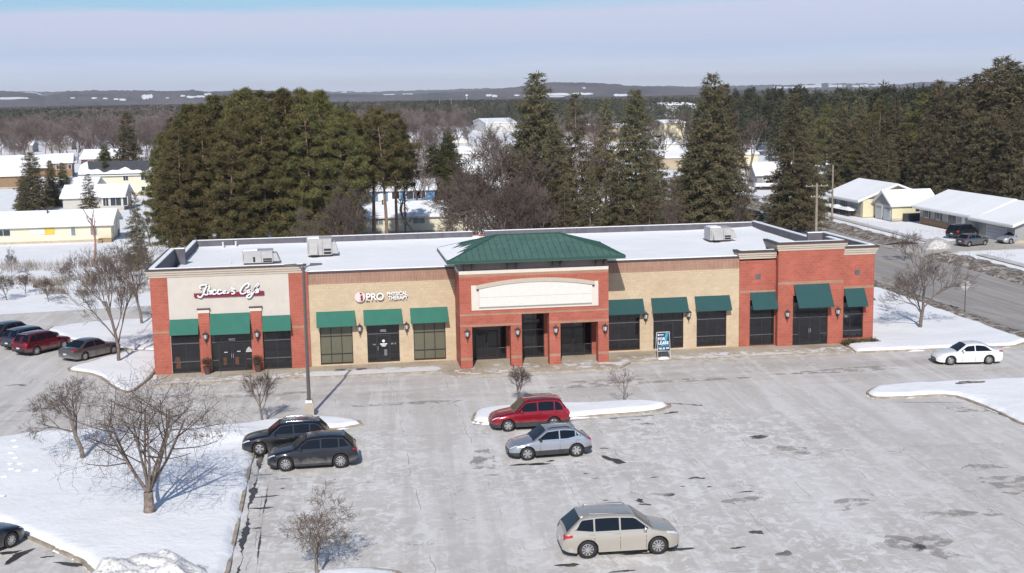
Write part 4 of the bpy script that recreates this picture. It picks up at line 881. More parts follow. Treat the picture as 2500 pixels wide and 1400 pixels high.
def car(name,label,cat,mid,heading,pm,S,group=None,z=-.12):
    """x forward, y left, origin on the ground at the middle of the wheelbase"""
    L,Wd,H,wb,fo,r=S['L'],S['W'],S['H'],S['wb'],S['fo'],S['r']; hw=Wd/2
    xf=wb/2+fo; xr=xf-L; belt=S['belt']; hood=S['hood']; deck=S.get('deck'); clad=S.get('clad',0)
    root=empty(name,(mid[0],mid[1],z),heading,label,cat,group)
    xa=S['wsb']; xb=S['wst']; xc=S['rft']; xd=S['rrb']   # windscreen base, top, roof rear, rear glass base (x)
    zt=[(xr,belt-.42 if not deck else deck-.32),(xr+.05,(belt-.10) if not deck else deck-.10),(xr+.16,(belt-.0) if not deck else deck),(xd+.02,belt if not deck else deck+.02),(xd+.3,belt+.01),(xa-.5,belt-.01),(xa,hood+.03),(xf-.75,hood-.06),(xf-.28,hood-.16),(xf-.08,hood-.28),(xf,hood-.40)]
    zt=sorted(zt)
    pw=[(xr,hw*.80),(xr+.12,hw*.92),(xr+.45,hw*.985),(0,hw),(xf-.9,hw*.985),(xf-.4,hw*.93),(xf-.12,hw*.78),(xf,hw*.62)]
    zbot=S.get('zb',.24); zlow=[(xr,zbot+.16),(xr+.25,zbot+.05),(xr+.6,zbot),(xf-.6,zbot),(xf-.15,zbot+.02),(xf,zbot+.10)]
    arch=r+.07
    def zb(x):
        v=interp(zlow,x)
        for xw in (wb/2,-wb/2):
            if abs(x-xw)<arch: v=max(v,r+math.sqrt(max(0,arch**2-(x-xw)**2))*.97)
        return v
    xs=set(np.round(np.linspace(xr,xf,44),3))
    for xw in (wb/2,-wb/2):
        for a in np.linspace(0,math.pi,15): xs.add(round(xw+arch*math.cos(a),3))
        xs|={round(xw-arch-.004,3),round(xw+arch+.004,3)}
    xs=sorted(x for x in xs if xr<=x<=xf)
    def ring(x):
        b,t_,w=zb(x),sinterp(zt,x,.04),sinterp(pw,x,.04); t_=max(t_,b+.05); h=t_-interp(zlow,x); z0=interp(zlow,x)
        zz=lambda f:max(b,z0+h*f)
        cr=.04 if (x>xa or deck) else .0
        return [(w-.14,b+.01),(w-.03,b),(w-.012,max(b+.01,z0+.13)),(w,zz(.32)+.012),(w+.004,zz(.55)+.02),(w-.012,zz(.78)+.024),(w-.045,max(b+.04,t_-.045)),(w-.12,t_+.0),(w*.6,t_+cr*.75),(0,t_+cr)]
    B=MB(); rings=[ring(x) for x in xs]; k=len(rings[0])
    vs=[];
    for x,rg in zip(xs,rings):
        vs+=[(x,y,zz) for y,zz in rg]+[(x,-y,zz) for y,zz in rg]
    fs=[];mi=[]
    for i in range(len(xs)-1):
        for j in range(k-1):
            a,b=i*2*k+j,(i+1)*2*k+j; f1=(a,a+1,b+1,b); f2=(a+k,b+k,b+k+1,a+k+1); c_=1 if (clad and j<=1) or (clad>1 and j<=2) else 0
            B.f+= [f1,f2]; B.m+=[c_,c_]
    B.v=vs
    # end caps
    for i,sg in ((0,-1),(len(xs)-1,1)):
        o=i*2*k; l=[o+j for j in range(k)]; rr_=[o+k+j for j in range(k)]
        for j in range(k-1):
            q=(l[j],rr_[j],rr_[j+1],l[j+1]); B.f.append(q if sg<0 else q[::-1]); B.m.append(1 if (clad and j<2) else 0)
    # greenhouse
    zr=H; tum=S.get('tum',.17)
    zc=sorted([(xd,belt-.04 if not deck else deck-.0),(xc,zr-.05),((xc*2+xb)/3,zr),((xc+xb*1.4)/2.4,zr+.0),(xb,zr-.05),(xa,hood+.0)])
    def wg(z_): return (hw-.055)-tum*max(0,(z_-belt))/(zr-belt)
    gx=sorted(set(np.round(np.linspace(xd,xa,34),3))); gr=[]
    for x in gx:
        t_=interp(zc,x) if (x<xc or x>xb) else sinterp(zc,x,.12); zl=min(belt-.03,t_); pin=S.get('pin',.0)
        f=0
        gr.append([(wg(zl),zl-.03),(wg(t_-.06),max(zl,t_-.06)),(wg(t_)-.05,t_-.012),(wg(t_)-.13,t_+.008),(wg(t_)*.5,t_+.028),(0,t_+.035)])
    o=len(B.v); kk=6
    for x,rg in zip(gx,gr): B.v+=[(x,y,zz) for y,zz in rg]+[(x,-y,zz) for y,zz in rg]
    for i in range(len(gx)-1):
        for j in range(kk-1):
            a,b=o+i*2*kk+j,o+(i+1)*2*kk+j; B.f+=[(a,a+1,b+1,b),(a+kk,b+kk,b+kk+1,a+kk+1)]; rm=S.get('roofmat',0) if (j>=3 and xc-.05<gx[i]<xb) else 0; B.m+=[rm,rm]
    body=B.build('body',[pm,CLAD,BLACK],root,True)
    mod=body.modifiers.new('es','EDGE_SPLIT'); mod.split_angle=R(38)
    # underside and wheel wells
    U=MB(); U.box(xr+.3,xf-.3,-hw+.27,hw-.27,.22,.66); U.box(-wb/2+arch,wb/2-arch,-hw+.1,hw-.1,zbot-.02,zbot+.14); U.build('underbody',BLACK,root)
    # glass
    def off(p,n,d=.007): return (p[0]+n[0]*d,p[1]+n[1]*d,p[2]+n[2]*d)
    def pane(nm,xl,xu,fl,fu,flip):
        g=MB(); rows=[]
        for i in range(7):
            f=fl+(fu-fl)*i/6; x=xl+(xu-xl)*f; z_=interp(zc,x); w=wg(z_)-.075-.02*(1-f)
            rows.append([(x+(.05*(1-(2*s/8-1)**2) if flip else -.05*(1-(2*s/8-1)**2))*.5,w*(2*s/8-1),z_+.012+.03*(1-(2*s/8-1)**2)) for s in range(9)])
        dx,dz=xu-xl,interp(zc,xu)-interp(zc,xl); nl=math.hypot(dx,dz); n=(-dz/nl,0,dx/nl); n=n if n[2]>0 else (-n[0],0,-n[2])
        for i in range(6):
            for s in range(8):
                q=[off(p,n,.016) for p in (rows[i][s],rows[i][s+1],rows[i+1][s+1],rows[i+1][s])]; g.add(q,[(0,1,2,3) if not flip else (3,2,1,0)])
        return g.build(nm,CGL,root,True)
    pane('windscreen',xa,xb,.06,.93,False)
    pane('rear_window',xd,xc,.10 if not deck else .06,.9,True)
    # side windows between pillars
    zs0=belt+.035
    def top(x): return interp(zc,x)-.105
    pil=S['pil']; lo=S.get('dlo_r',xd+.25); hi_=xa
    while top(hi_)<zs0+.015: hi_-=.01
    while top(lo)<zs0+.09: lo+=.01
    kick=S.get('kick',0.0)
    edges=[lo]+[p for p in pil]+[hi_]
    for i in range(len(edges)-1):
        a=edges[i]+(.035 if i>0 else 0); b=edges[i+1]-(.035 if i<len(edges)-2 else 0)
        if b-a<.12: continue
        X_=np.linspace(a,b,10)
        bot=[(x,zs0+kick*max(0,(lo+.75-x))) for x in X_]; tp=[(x,max(top(x),zs0+.01)) for x in X_]
        if i==0: # rounded rear end
            rd=S.get('rnd',.5); tp=[(x,min(z_,zs0+(z_-zs0)*min(1,rd+(x-a)/.28*(1-rd)))) for x,z_ in tp]
        for sg in (1,-1):
            g=MB()
            for q in range(9):
                P=[bot[q],bot[q+1],tp[q+1],tp[q]]
                if P[3][1]<=P[0][1]+.004: P[3]=(P[3][0],P[0][1]+.004)
                v4=[(x,sg*(wg(z_)+.006),z_) for x,z_ in P]; g.add(v4,[(0,1,2,3) if sg<0 else (3,2,1,0)])
            g.build('side_window',CGL,root)
    if S.get('trimline'):
        g=MB()
        for sg in (1,-1): g.tube([(lo,sg*(wg(zs0)+.008),zs0-.012),(hi_,sg*(wg(zs0)+.008),zs0-.012)],.012,4); g.tube([(x,sg*(wg(top(x))+.008),top(x)+.012) for x in np.linspace(lo,hi_,14)],.010,4)
        g.build('window_trim',CHROME,root)
    # body-hugging patches for lamps
    def sp(x,f): # point on the flank at height fraction f
        rg=ring(x); q=f*(k-1); j=min(int(q),k-2); t_=q-j; return (rg[j][0]*(1-t_)+rg[j+1][0]*t_,rg[j][1]*(1-t_)+rg[j+1][1]*t_)
    def patch(nm,xA,xB,fA,fB,mat,both=True,taper=0):
        for sg in (1,-1):
            g=MB(); X_=np.linspace(xA,xB,6); 
            def pt(x,f): y,zz=sp(x,f); return (x+(.010 if x>0 else -.010),sg*(y+.012),zz+.006)
            for i in range(5):
                for j in range(3):
                    t0,t1=i/5,(i+1)/5; c0,c1=1-taper*t0,1-taper*t1; m0=(fA+fB)/2
                    F0=lambda jj,c:m0+((fA+(fB-fA)*jj/3)-m0)*c
                    q=[pt(X_[i],F0(j,c0)),pt(X_[i+1],F0(j,c1)),pt(X_[i+1],F0(j+1,c1)),pt(X_[i],F0(j+1,c0))]; g.add(q,[(0,1,2,3)])
            g.build(nm,mat,root,True)
    hl=S.get('hl',(.05,.42,.62,.76)); patch('headlight',xf-hl[0],xf-hl[1],hl[2],hl[3],HEADL,taper=.45)
    tl=S.get('tl',(.02,.34,.50,.76)); patch('taillight',xr+tl[0],xr+tl[1],tl[2],tl[3],TAILL,taper=.3)
    g=MB(); zf=hood-.46; ywf=hw*.55
    g.box(xf-.02,xf+.012,-ywf*.85,ywf*.85,zf-.22,zf+.02); g.box(xf-.02,xf+.014,-ywf*.9,ywf*.9,zbot+.10,zbot+.2); g.build('grille',BLACK,root)
    g=MB(); g.box(xf+.012,xf+.022,-.35,.35,zf-.07,zf-.045); g.box(xf+.012,xf+.02,-.30,.30,zf-.14,zf-.125); g.build('grille_bar',CHROME,root)
    g=MB(); g.box(xr-.018,xr+.03,-.16,.16,zbot+.36,zbot+.47); g.build('number_plate',PLATE,root)
    if clad: g=MB(); g.box(xr-.006,xr+.05,-hw*.62,hw*.62,zbot+.18,zbot+.30); g.build('rear_bumper_trim',CLAD,root)
    # shut lines and handles
    g=MB(); 
    for x in [hi_-.10]+[p for p in pil[-2:]]:
        for sg in (1,-1):
            fz=[.2,.4,.6,.8]; pts=[]
            for f in np.linspace(.16,.68,7): y,zz=sp(x,f); pts.append((x,sg*(y+.002),zz))
            for p,q in zip(pts,pts[1:]): g.add([(p[0]-.008,p[1],p[2]),(p[0]+.008,p[1],p[2]),(q[0]+.008,q[1],q[2]),(q[0]-.008,q[1],q[2])],[(0,1,2,3)])
    g.build('shut_line',BLACK,root)
    for x in [p-.0 for p in pil[-2:]]:
        for sg in (1,-1):
            y,zz=sp(x-.14,.62); g=MB(); g.box(x-.24+.02,x-.02,sg*(y-.01),sg*(y+.03),zz-.015,zz+.02); g.build('door_handle',pm if not S.get('trimline') else CHROME,root)
    for sg in (1,-1):
        g=MB(); xm_=xa-.42; ym=wg(belt)+.02; vs=[]
        g.box(xm_-.03,xm_+.05,sg*(ym-.02),sg*(ym+.08),belt+.0,belt+.04)
        g.lathe([(.02,-.07),(.08,-.05),(.098,0),(.085,.06),(.02,.075)],(xm_,sg*(ym+.15),belt+.09),10,'x'); g.build('mirror',S.get('mirror',pm),root,True)
    if S.get('rails'):
        for sg in (1,-1):
            g=MB(); ya=wg(zr)-.10; zz=zr+.05; g.tube([(xc+.25,sg*ya,zr-.01),(xc+.38,sg*ya,zz),(xb-.30,sg*ya,zz),(xb-.12,sg*ya,zr-.02)],.022,6); g.build('roof_rail',S['rails'],root,True)
    if S.get('spoiler'):
        g=MB(); g.box(xc-.10,xc+.06,-wg(zr)+.16,wg(zr)-.16,zr-.05,zr-.02); g.build('spoiler',pm,root)
    if S.get('wiper',1):
        g=MB()
        for y0_ in (-.45,.15): g.tube([(xa-.03,y0_+.5,hood+.06),(xa-.12,y0_,hood+.12)],.012,4)
        g.build('wiper',BLACK,root)
    m1,m2=wheelmesh(r,.225,S.get('rim','ten'))
    for xw in (wb/2,-wb/2):
        for sg in (1,-1):
            t_=place('wheel',m1,(xw,sg*(hw-.135),r),root,rz=math.pi if sg>0 else 0); q=place('rim',m2,(0,0,0),t_)
    return root
def car_at(F,Rr,facing,S,**k):
    """F, Rr: where the near-side front and rear tyres touch the ground in the view"""
    a,b=G(*F),G(*Rr); mid=(a+b)/2; d=(a-b); d.z=0; d.normalize()
    away=Vector((-d.y,d.x,0));  away=away if away.y>0 else -away
    mid=mid+away*(S['W']/2-.13); return car(mid=(mid.x,mid.y),heading=math.atan2(d.y,d.x),S=S,**k)
def suv(**k):
    d=dict(L=4.64,W=1.84,H=1.69,wb=2.67,fo=.95,r=.355,belt=1.08,hood=1.02,wsb=.98,wst=.28,rft=-1.75,rrb=-2.12,pil=[-1.25,-.32],clad=1,rails=BLACK,spoiler=1,rim='ten',tl=(.06,.32,.50,.82)); d.update(k); return d
def sedan(**k):
    d=dict(L=4.68,W=1.80,H=1.45,wb=2.68,fo=.93,r=.325,belt=.93,hood=.90,wsb=.92,wst=.18,rft=-1.05,rrb=-1.85,deck=.99,pil=[-.36],rim='ten',zb=.20,tum=.2,dlo_r=-1.55,rnd=.25,tl=(.07,.40,.58,.76)); d.update(k); return d
PG='vehicles standing in the car park'
car_at((1240,1054),(1353,1047),-1,suv(H=1.73,wb=2.67,rim='six',clad=2,hl=(.06,.46,.60,.72),rails=CLAD,pil=[-1.38,-.40]),name='compact_suv',label='bright red compact SUV by the middle snow island',cat='car',pm=paint('red_paint',(.34,.008,.022),.5,.35),group=PG)
car_at((1289,1124),(1406,1115),-1,suv(L=4.48,W=1.80,H=1.58,wb=2.67,fo=.92,r=.36,belt=1.02,hood=.97,wsb=1.05,wst=.25,rft=-1.25,rrb=-1.95,clad=2,rim='six',rails=BLACK,pil=[-1.3,-.42],kick=.18,rnd=.15,mirror=BLACK,roofmat=0,tl=(.07,.34,.58,.76)),name='hatchback',label='silver-blue crossover hatchback parked in front of the red SUV',cat='car',pm=paint('silver_blue_paint',(.48,.50,.55),.7,.12),group=PG)
car_at((1603,1353),(1438,1363),1,suv(L=5.0,W=1.96,H=1.77,wb=2.98,fo=.97,r=.385,belt=1.12,hood=1.10,wsb=1.32,wst=.50,rft=-1.70,rrb=-2.42,clad=0,rim='ten',rails=CHROME,pil=[-1.20,-.12],rnd=.15,kick=.12,dlo_r=-2.05,tl=(.06,.44,.50,.80),hl=(.12,.62,.58,.76),mirror=CHROME,wiper=1,zb=.26),name='minivan',label='champagne three-row crossover alone in the front of the car park',cat='car',pm=paint('champagne_paint',(.54,.495,.43),.5,.2),group=PG)
car_at((634,1112),(765,1104),-1,suv(L=4.77,W=1.84,H=1.68,wb=2.86,fo=.93,r=.365,belt=1.08,hood=1.02,wsb=1.0,wst=.25,rft=-1.75,rrb=-2.3,clad=0,rim='five',rails=CHROME,pil=[-1.30,-.42],kick=.1,rnd=.4,trimline=1,hl=(.06,.44,.58,.74)),name='suv',label='black SUV with chrome window trim, tucked behind the charcoal one',cat='car',pm=paint('black_paint',(.012,.013,.018),.4,.25),group=PG)
car_at((701,1151),(829,1143),-1,suv(L=4.70,W=1.93,H=1.70,wb=2.82,fo=.93,r=.385,belt=1.10,hood=1.04,wsb=1.05,wst=.22,rft=-1.6,rrb=-2.2,clad=1,rim='ten',rails=None,pil=[-1.35,-.42],rnd=.3,kick=.06,trimline=0,tl=(.07,.32,.56,.78)),name='suv',label='charcoal SUV with salt-streaked flanks nearest the snow lawn kerb',cat='car',pm=paint('charcoal_paint',(.022,.023,.032),.5,.7),group=PG)
car_at((2322,892),(2412,890),-1,sedan(),name='sedan',label='white sedan at the right end of the shops',cat='car',pm=paint('white_paint',(.78,.79,.80),.0,.05),group=PG)
LG='cars parked left of the shops'
DR=M
car_at((157,852),(88,868),1,suv(H=1.68,rim='seven',clad=1,rails=None,tl=(.07,.22,.50,.90)),name='suv',label='maroon SUV beside the grey sedan left of the shops',cat='car',pm=paint('maroon_paint',(.15,.010,.026),.5,.65),group=LG)
car_at((278,864),(206,881),1,sedan(L=4.85,W=1.82,H=1.46,wb=2.77,rim='ten'),name='sedan',label='dusty grey sedan nearest the cafe corner',cat='car',pm=paint('grey_paint',(.12,.115,.12),.6,.75),group=LG)
car_at((130,840),(57,856),1,suv(H=1.66,rails=None,clad=1),name='suv',label='dusty dark blue SUV squeezed behind the maroon one',cat='car',pm=paint('dusty_blue_paint',(.035,.045,.075),.4,.95),group=LG)
car_at((88,825),(12,842),1,suv(L=4.7,H=1.64,rft=-1.3,rails=None,rim='five'),name='suv',label='dark grey crossover with red lamps at the left edge of the photo',cat='car',pm=paint('dark_grey_paint',(.05,.052,.065),.5,.6),group=LG)
car_at((16,1341),(-100,1385),1,sedan(rim='ten',W=1.84,L=4.8,wb=2.8,r=.34),name='sedan',label='black car nose at the bottom left corner against the kerb',cat='car',pm=paint('ink_paint',(.010,.013,.022),.4,.4),group=PG)
car_at((-62,1262),(-170,1300),1,suv(W=1.84,r=.36),name='suv',label='dark vehicle just entering the left edge, casting a blue shadow on the snow',cat='car',pm=paint('slate_paint',(.04,.045,.05),.4,.4),group=PG)
DG='cars on the driveway of the grey ranch house'
car_at((2391,576),(2338,584),1,suv(L=5.1,W=1.98,H=1.74,wb=3.0,r=.34,fo=.95,wsb=1.5,wst=.6,rft=-1.9,rrb=-2.35,rails=None,clad=0,pil=[-1.2,0]),name='minivan',label='black minivan backed off the grey garage door',cat='car',pm=paint('black_van_paint',(.014,.015,.018),.4,.3),group=DG)
car_at((2411,599),(2358,604),1,suv(L=4.2,W=1.76,H=1.5,wb=2.6,fo=.85,r=.32,belt=.98,hood=.93,wsb=.98,wst=.2,rft=-1.2,rrb=-1.75,rails=None,clad=0,pil=[-.95,-.3]),name='hatchback',label='grey hatchback in front of the black minivan',cat='car',pm=paint('steel_paint',(.17,.175,.185),.7,.2),group=DG)
car_at((2457,597),(2516,592),-1,sedan(W=1.8),name='sedan',label='silver sedan facing left at the right edge of the photo',cat='car',pm=paint('light_silver_paint',(.50,.51,.54),.6,.2),group=DG)
p=G(1838,537); car('sedan','small dark car driving away on the road, half hidden by the roof edge','car',(p.x,p.y),R(92),paint('navy_paint',(.02,.025,.04),.4,.4),sedan())
# white pickup
def pickup(x,y,h,label):
    o=empty('pickup_truck',(x,y,-.1),h,label,'pickup truck'); m_=MB(); L=5.6
    m_.prismy([(-2.8,.55),(2.8,.5),(2.8,1.05),(1.5,1.15),(1.0,1.20),(.45,1.8),(-.9,1.84),(-1.05,1.2),(-2.8,1.2)],-.95,.95); m_.build('body',WHITEP,o)
    g=MB()
    for y_ in (-.955,.951): g.prismy([(-.85,1.25),(.9,1.25),(.45,1.7),(-.8,1.74)],y_,y_+.004)
    g.build('side_window',CGL,o); m1,m2=wheelmesh(.4,.25,'six')
    for xw in (-1.75,1.7):
        for sg in (1,-1): place('rim',m2,(0,0,0),place('wheel',m1,(xw,sg*.85,.4),o,rz=math.pi if sg>0 else 0))
    g=MB(); g.box(-2.85,-2.8,-.9,-.7,.8,1.1); g.box(-2.85,-2.8,.7,.9,.8,1.1); g.build('taillight',TAILL,o)
p=G(1877,462); pickup(p.x,p.y,R(-8),'white pickup truck beside the small grey-sided house')
def van(x,y,h,label):
    o=empty('delivery_van',(x,y,-.1),h,label,'van'); m_=MB(); m_.prismy([(-2.7,.5),(2.7,.45),(2.75,1.1),(2.2,1.3),(1.6,2.1),(-2.6,2.15),(-2.75,1.0)],-.95,.95); m_.build('body',WHITEP,o)
    g=MB(); g.prismy([(.9,1.3),(2.0,1.3),(1.55,1.95),(.9,1.98)],-.956,-.951); g.add([(2.24,-.8,1.32),(2.24,.8,1.32),(1.68,.8,2.05),(1.68,-.8,2.05)],[(0,1,2,3)]); g.build('side_window',CGL,o)
    m1,m2=wheelmesh(.36,.22,'six')
    for xw in (-1.7,1.75):
        for sg in (1,-1): place('rim',m2,(0,0,0),place('wheel',m1,(xw,sg*.86,.36),o,rz=math.pi if sg>0 else 0))
p=G(1437,532); van(p.x,p.y,R(170),'white van glimpsed between the trunks behind the roof')
# ---------------- car park light, signs, poles
def lightpole(x,y,H):
    o=empty('lamp_post',(x,y,-.1),0,'tall dark twin-arm light pole on a concrete base, overlapping the cafe corner','light pole')
    m_=MB(); m_.box(-.27,.27,-.27,.27,0,.84); m_.build('base',CONC,o)
    s_=MB(); s_.box(-.24,.20,-.24,.24,.86,.93); s_.lathe([(.22,.86),(.22,1.02)],(-.02,0,0),10); s_.build('snow_cap',SNOW,o)
    m_=MB(); m_.lathe([(.22,.86),(.22,1.0),(.17,1.08)],(0,0,0),4); m_.tube([(0,0,.9),(0,0,H-.15)],[.115,.085],4); PB=M('bronze_pole',(.12,.105,.10),.5,var=.1); m_.build('pole',PB,o)
    for sg in (-1,1):
        m_=MB(); m_.tube([(0,0,H-.5),(sg*.16,0,H-.16),(sg*.45,0,H-.03)],.045,6); m_.build('arm',PB,o)
        h=MB(); h.prismy([(sg*.40,H-.10),(sg*1.12,H-.04),(sg*1.12,H+.02),(sg*.40,H+.04)][::sg],-.2,.2); h.build('lamp_head',PB,o)
lightpole(10.9,-13.75,9.3)
# road sign seen from behind
p=G(2355,768); o=empty('road_sign',(p.x,p.y,-.1),R(0),'diamond road sign seen from its pale back beside the road','road sign')
m_=MB(); m_.tube([(0,0,0),(0,0,2.75)],.035,5); m_.build('post',CAPM,o); m_=MB(); m_.prismy([(0,1.95),(.56,2.5),(0,3.05),(-.56,2.5)],.03,.045); m_.build('sign_plate',M('aluminium_back',(.5,.49,.47),.5,metal=.2),o)
WOODP=M('weathered_pole',(.30,.25,.20),.9,var=.25,scale=2)
def upole(u,v,vt,label,r=.15,arms=()):
    p=G(u,v); 
    lo,hi2=0,40
    w=ray(u,vt)
    t=math.hypot(p.x-CP.x,p.y-CP.y)/math.hypot(w.x,w.y); h=CP.z+w.z*t+.1
    o=empty('utility_pole',(p.x,p.y,-.12),0,label,'utility pole',group='utility poles'); m_=MB(); m_.tube([(0,0,0),(0,0,h)],[r,r*.7],8); m_.build('pole',WOODP,o)
    for z_,hl,ang in arms:
        a=MB(); a.tube([(-hl*math.cos(ang),-hl*math.sin(ang),h-z_),(hl*math.cos(ang),hl*math.sin(ang),h-z_)],.06,4)
        a.build('crossarm',WOODP,o)
        a=MB()
        for q in (-.9,-.4,.4,.9): a.lathe([(.05,0),(.04,.14)],(q*hl*math.cos(ang),q*hl*math.sin(ang),h-z_+.05),5)
        a.build('insulator',PVC0,o)
    return o
PVC0=M('porcelain',(.6,.6,.6),.4)
upole(1992,592,448,'thick wooden pole with a broad crossarm rising over the right corner of the roof',.19,((.35,1.5,0),(1.7,.8,0)))
upole(2031,541,403,'tall bare wooden pole in front of the yellow house',.16)
upole(1933,535,422,'weathered pole among the spruces left of the yellow house',.17,((.4,.8,.3),))
upole(341,400,322,'pole with crossarm above the dark-roofed white house',.22,((.3,1.6,.2),(1.8,1.2,.2)))
for u,vb,vt,l in ((1075,300,240,'first'),(1103,300,238,'second'),(1137,306,265,'third'),(1148,302,262,'fourth'),(1160,304,266,'fifth'),(1120,300,272,'sixth'),(1054,280,248,'leftmost')):
    upole(u,vb,vt,{'first':'tall slender mast over the distant bare woods, left of the pair','second':'tall slender mast right of its twin over the distant woods','third':'distant pole with a short crossarm below the water tower','fourth':'distant pole with two crossarms near the white roofs','fifth':'rightmost of the distant cluster of poles','sixth':'short distant pole left of the crossarm poles','leftmost':'leftmost faint distant pole at the horizon woods'}[l],.35,((.5,2.2,0),) if l in('third','fourth','fifth') else ())
# water tower
p=G(1140,262); o=empty('water_tower',(p.x,p.y,0),0,'small white water tower far away on the horizon','water tower'); d_=(Vector((p.x,p.y,0))-CP).length
s_=d_/FPX
m_=MB(); m_.lathe([(s_*.8,0),(s_*.8,s_*26)],(0,0,0),8); m_.build('stem',WHITEP,o); m_=MB(); m_.lathe([(s_*1,s_*24),(s_*3.4,s_*26),(s_*3.4,s_*29),(s_*.5,s_*30.5)],(0,0,0),12); m_.build('tank',WHITEP,o,True)
# snow marker reed stakes by the island
# ================================================================ HOUSES
def sidemat(name,c,h=.14,var=.04):
    m_,t,b=newmat(name); b.inputs['Roughness'].default_value=.7; g=N(t,'ShaderNodeTexCoord'); sp=N(t,'ShaderNodeSeparateXYZ'); t.links.new(g.outputs['Object'],sp.inputs[0])
    fr=MATH(t,'FRACT',MATH(t,'MULTIPLY',sp.outputs[2],1/h)); n=N(t,'ShaderNodeTexNoise',Scale=.8,Detail=4.0); t.links.new(g.outputs['Object'],n.inputs['Vector'])
    col=RAMP(t,n.outputs[0],[(.3,tuple(x*(1-var) for x in c)),(.7,tuple(min(1,x*(1+var)) for x in c))])
    col=MIX(t,MATH(t,'MULTIPLY',MATH(t,'LESS_THAN',fr,.13),.22),col,tuple(x*.55 for x in c)); t.links.new(col,b.inputs['Base Color']); return m_
HGL=M('house_glass',(.03,.035,.045),.15,spec=.6); HGR=M('grey_glass',(.20,.215,.21),.3,spec=.5); TRIMW=M('white_trim',(.72,.71,.69),.6,var=.04); SHUT=M('dark_shutter',(.03,.035,.05),.6); GARD=M('garage_door_panel',(.46,.48,.52),.5,var=.04); SHING=M('dark_shingle',(.065,.068,.078),.9,var=.2,scale=2); BRWALL=M('brown_brick',(.26,.17,.10),.9,var=.15,scale=2); REDW=M('weathered_red',(.20,.09,.07),.9,var=.15)
def house(x,y,rz,L,Dp,H,rise,wall,label,roof=SNOWROOF,over=.45,wins=(),gable=None,chim=0,name='house',cat='house',group=None,ends=(),garage=(),z=-.2,snowpatch=False,hipr=0,doorx=None,thick=.22):
    """front face at y=0 local looking to -y; x runs 0..L; ridge along x"""
    o=empty(name,(x,y,z),rz,label,cat,group)
    mb=MB(); zr=H+rise
    mb.box(0,L,0,Dp,0,H-.003,0)
    if not hipr:
        for xa_,xb_ in ((0,.12),(L-.12,L)): mb.prismx([(0,H),(Dp,H),(Dp/2,zr-.08)],xa_,xb_,1 if gable else 0)
    mb.box(-.03,L+.03,-.03,Dp+.03,0,.35,2)
    mb.build('wall',[wall,gable or wall,CONC],o)
    r_=MB(); s=over; k=rise/(Dp/2); ze=H-k*s; hp=hipr
    def pt(x_,y_,zz): return (x_,y_,zz)
    A=[pt(-s,-s,ze),pt(L+s,-s,ze),pt(L+s-hp,Dp/2,zr),pt(-s+hp,Dp/2,zr)]; Bq=[pt(L+s,Dp+s,ze),pt(-s,Dp+s,ze),A[3],A[2]]
    for q in (A,Bq):
        up=[(a,b,c+thick) for a,b,c in q]; r_.add(q+up,[(3,2,1,0),(4,5,6,7),(0,1,5,4),(1,2,6,5),(2,3,7,6),(3,0,4,7)],0)
    if hp:
        for q in ([A[1],Bq[0],A[2]],[Bq[1],A[0],A[3]]):
            up=[(a,b,c+thick) for a,b,c in q]; r_.add(q+up,[(2,1,0),(3,4,5),(0,1,4,3)],0)
    ro=r_.build('roof',roof,o)
    f=MB(); f.box(-s,L+s,-s-.03,-s,ze-.16,ze+.05); f.box(-s,L+s,Dp+s,Dp+s+.03,ze-.16,ze+.05)
    if not hp:
        for xx in (-s-.03,L+s):
            f.add([(xx,-s,ze-.12),(xx+.03,-s,ze-.12),(xx+.03,Dp/2,zr-.12),(xx,Dp/2,zr-.12),(xx,-s,ze+.06),(xx+.03,-s,ze+.06),(xx+.03,Dp/2,zr+.06),(xx,Dp/2,zr+.06)],[(0,3,2,1),(4,5,6,7),(0,1,5,4),(1,2,6,5),(2,3,7,6),(3,0,4,7)])
            f.add([(xx,Dp+s,ze-.12),(xx+.03,Dp+s,ze-.12),(xx+.03,Dp/2,zr-.12),(xx,Dp/2,zr-.12),(xx,Dp+s,ze+.06),(xx+.03,Dp+s,ze+.06),(xx+.03,Dp/2,zr+.06),(xx,Dp/2,zr+.06)],[(0,1,2,3),(7,6,5,4),(4,5,1,0),(5,6,2,1),(6,7,3,2),(7,4,0,3)])
    f.build('fascia',TRIMW,ro)
    if snowpatch: # bare shingles with snow clinging along the eave
        q=MB(); n=26; rr=random.Random(5)
        for i in range(n):
            xa_,xb_=-s+(L+2*s)*i/n,-s+(L+2*s)*(i+1)/n; f0=lambda x_:.30+.12*math.sin(x_*.9)+.08*math.sin(x_*2.3)+(.55 if x_<1.0 or x_>L-.8 else 0)
            fa,fb=min(.97,f0(xa_)),min(.97,f0(xb_)); zz=lambda f:ze+(zr-ze)*f+thick+.06; yy=lambda f:-s+(Dp/2+s)*f
            q.quad((xa_,yy(0)-.02,zz(0)),(xb_,yy(0)-.02,zz(0)),(xb_,yy(fb),zz(fb)),(xa_,yy(fa),zz(fa)))
        q.build('roof_snow',SNOWROOF,ro)
    for i in range(chim):
        c=MB(); xx=L*(.25+.5*i/max(1,chim-1)) if chim>1 else L*.4; c.tube([(xx,Dp*.38,zr-rise*.3),(xx,Dp*.38,zr+.55)],.11,8); c.build('chimney',SHING,ro)
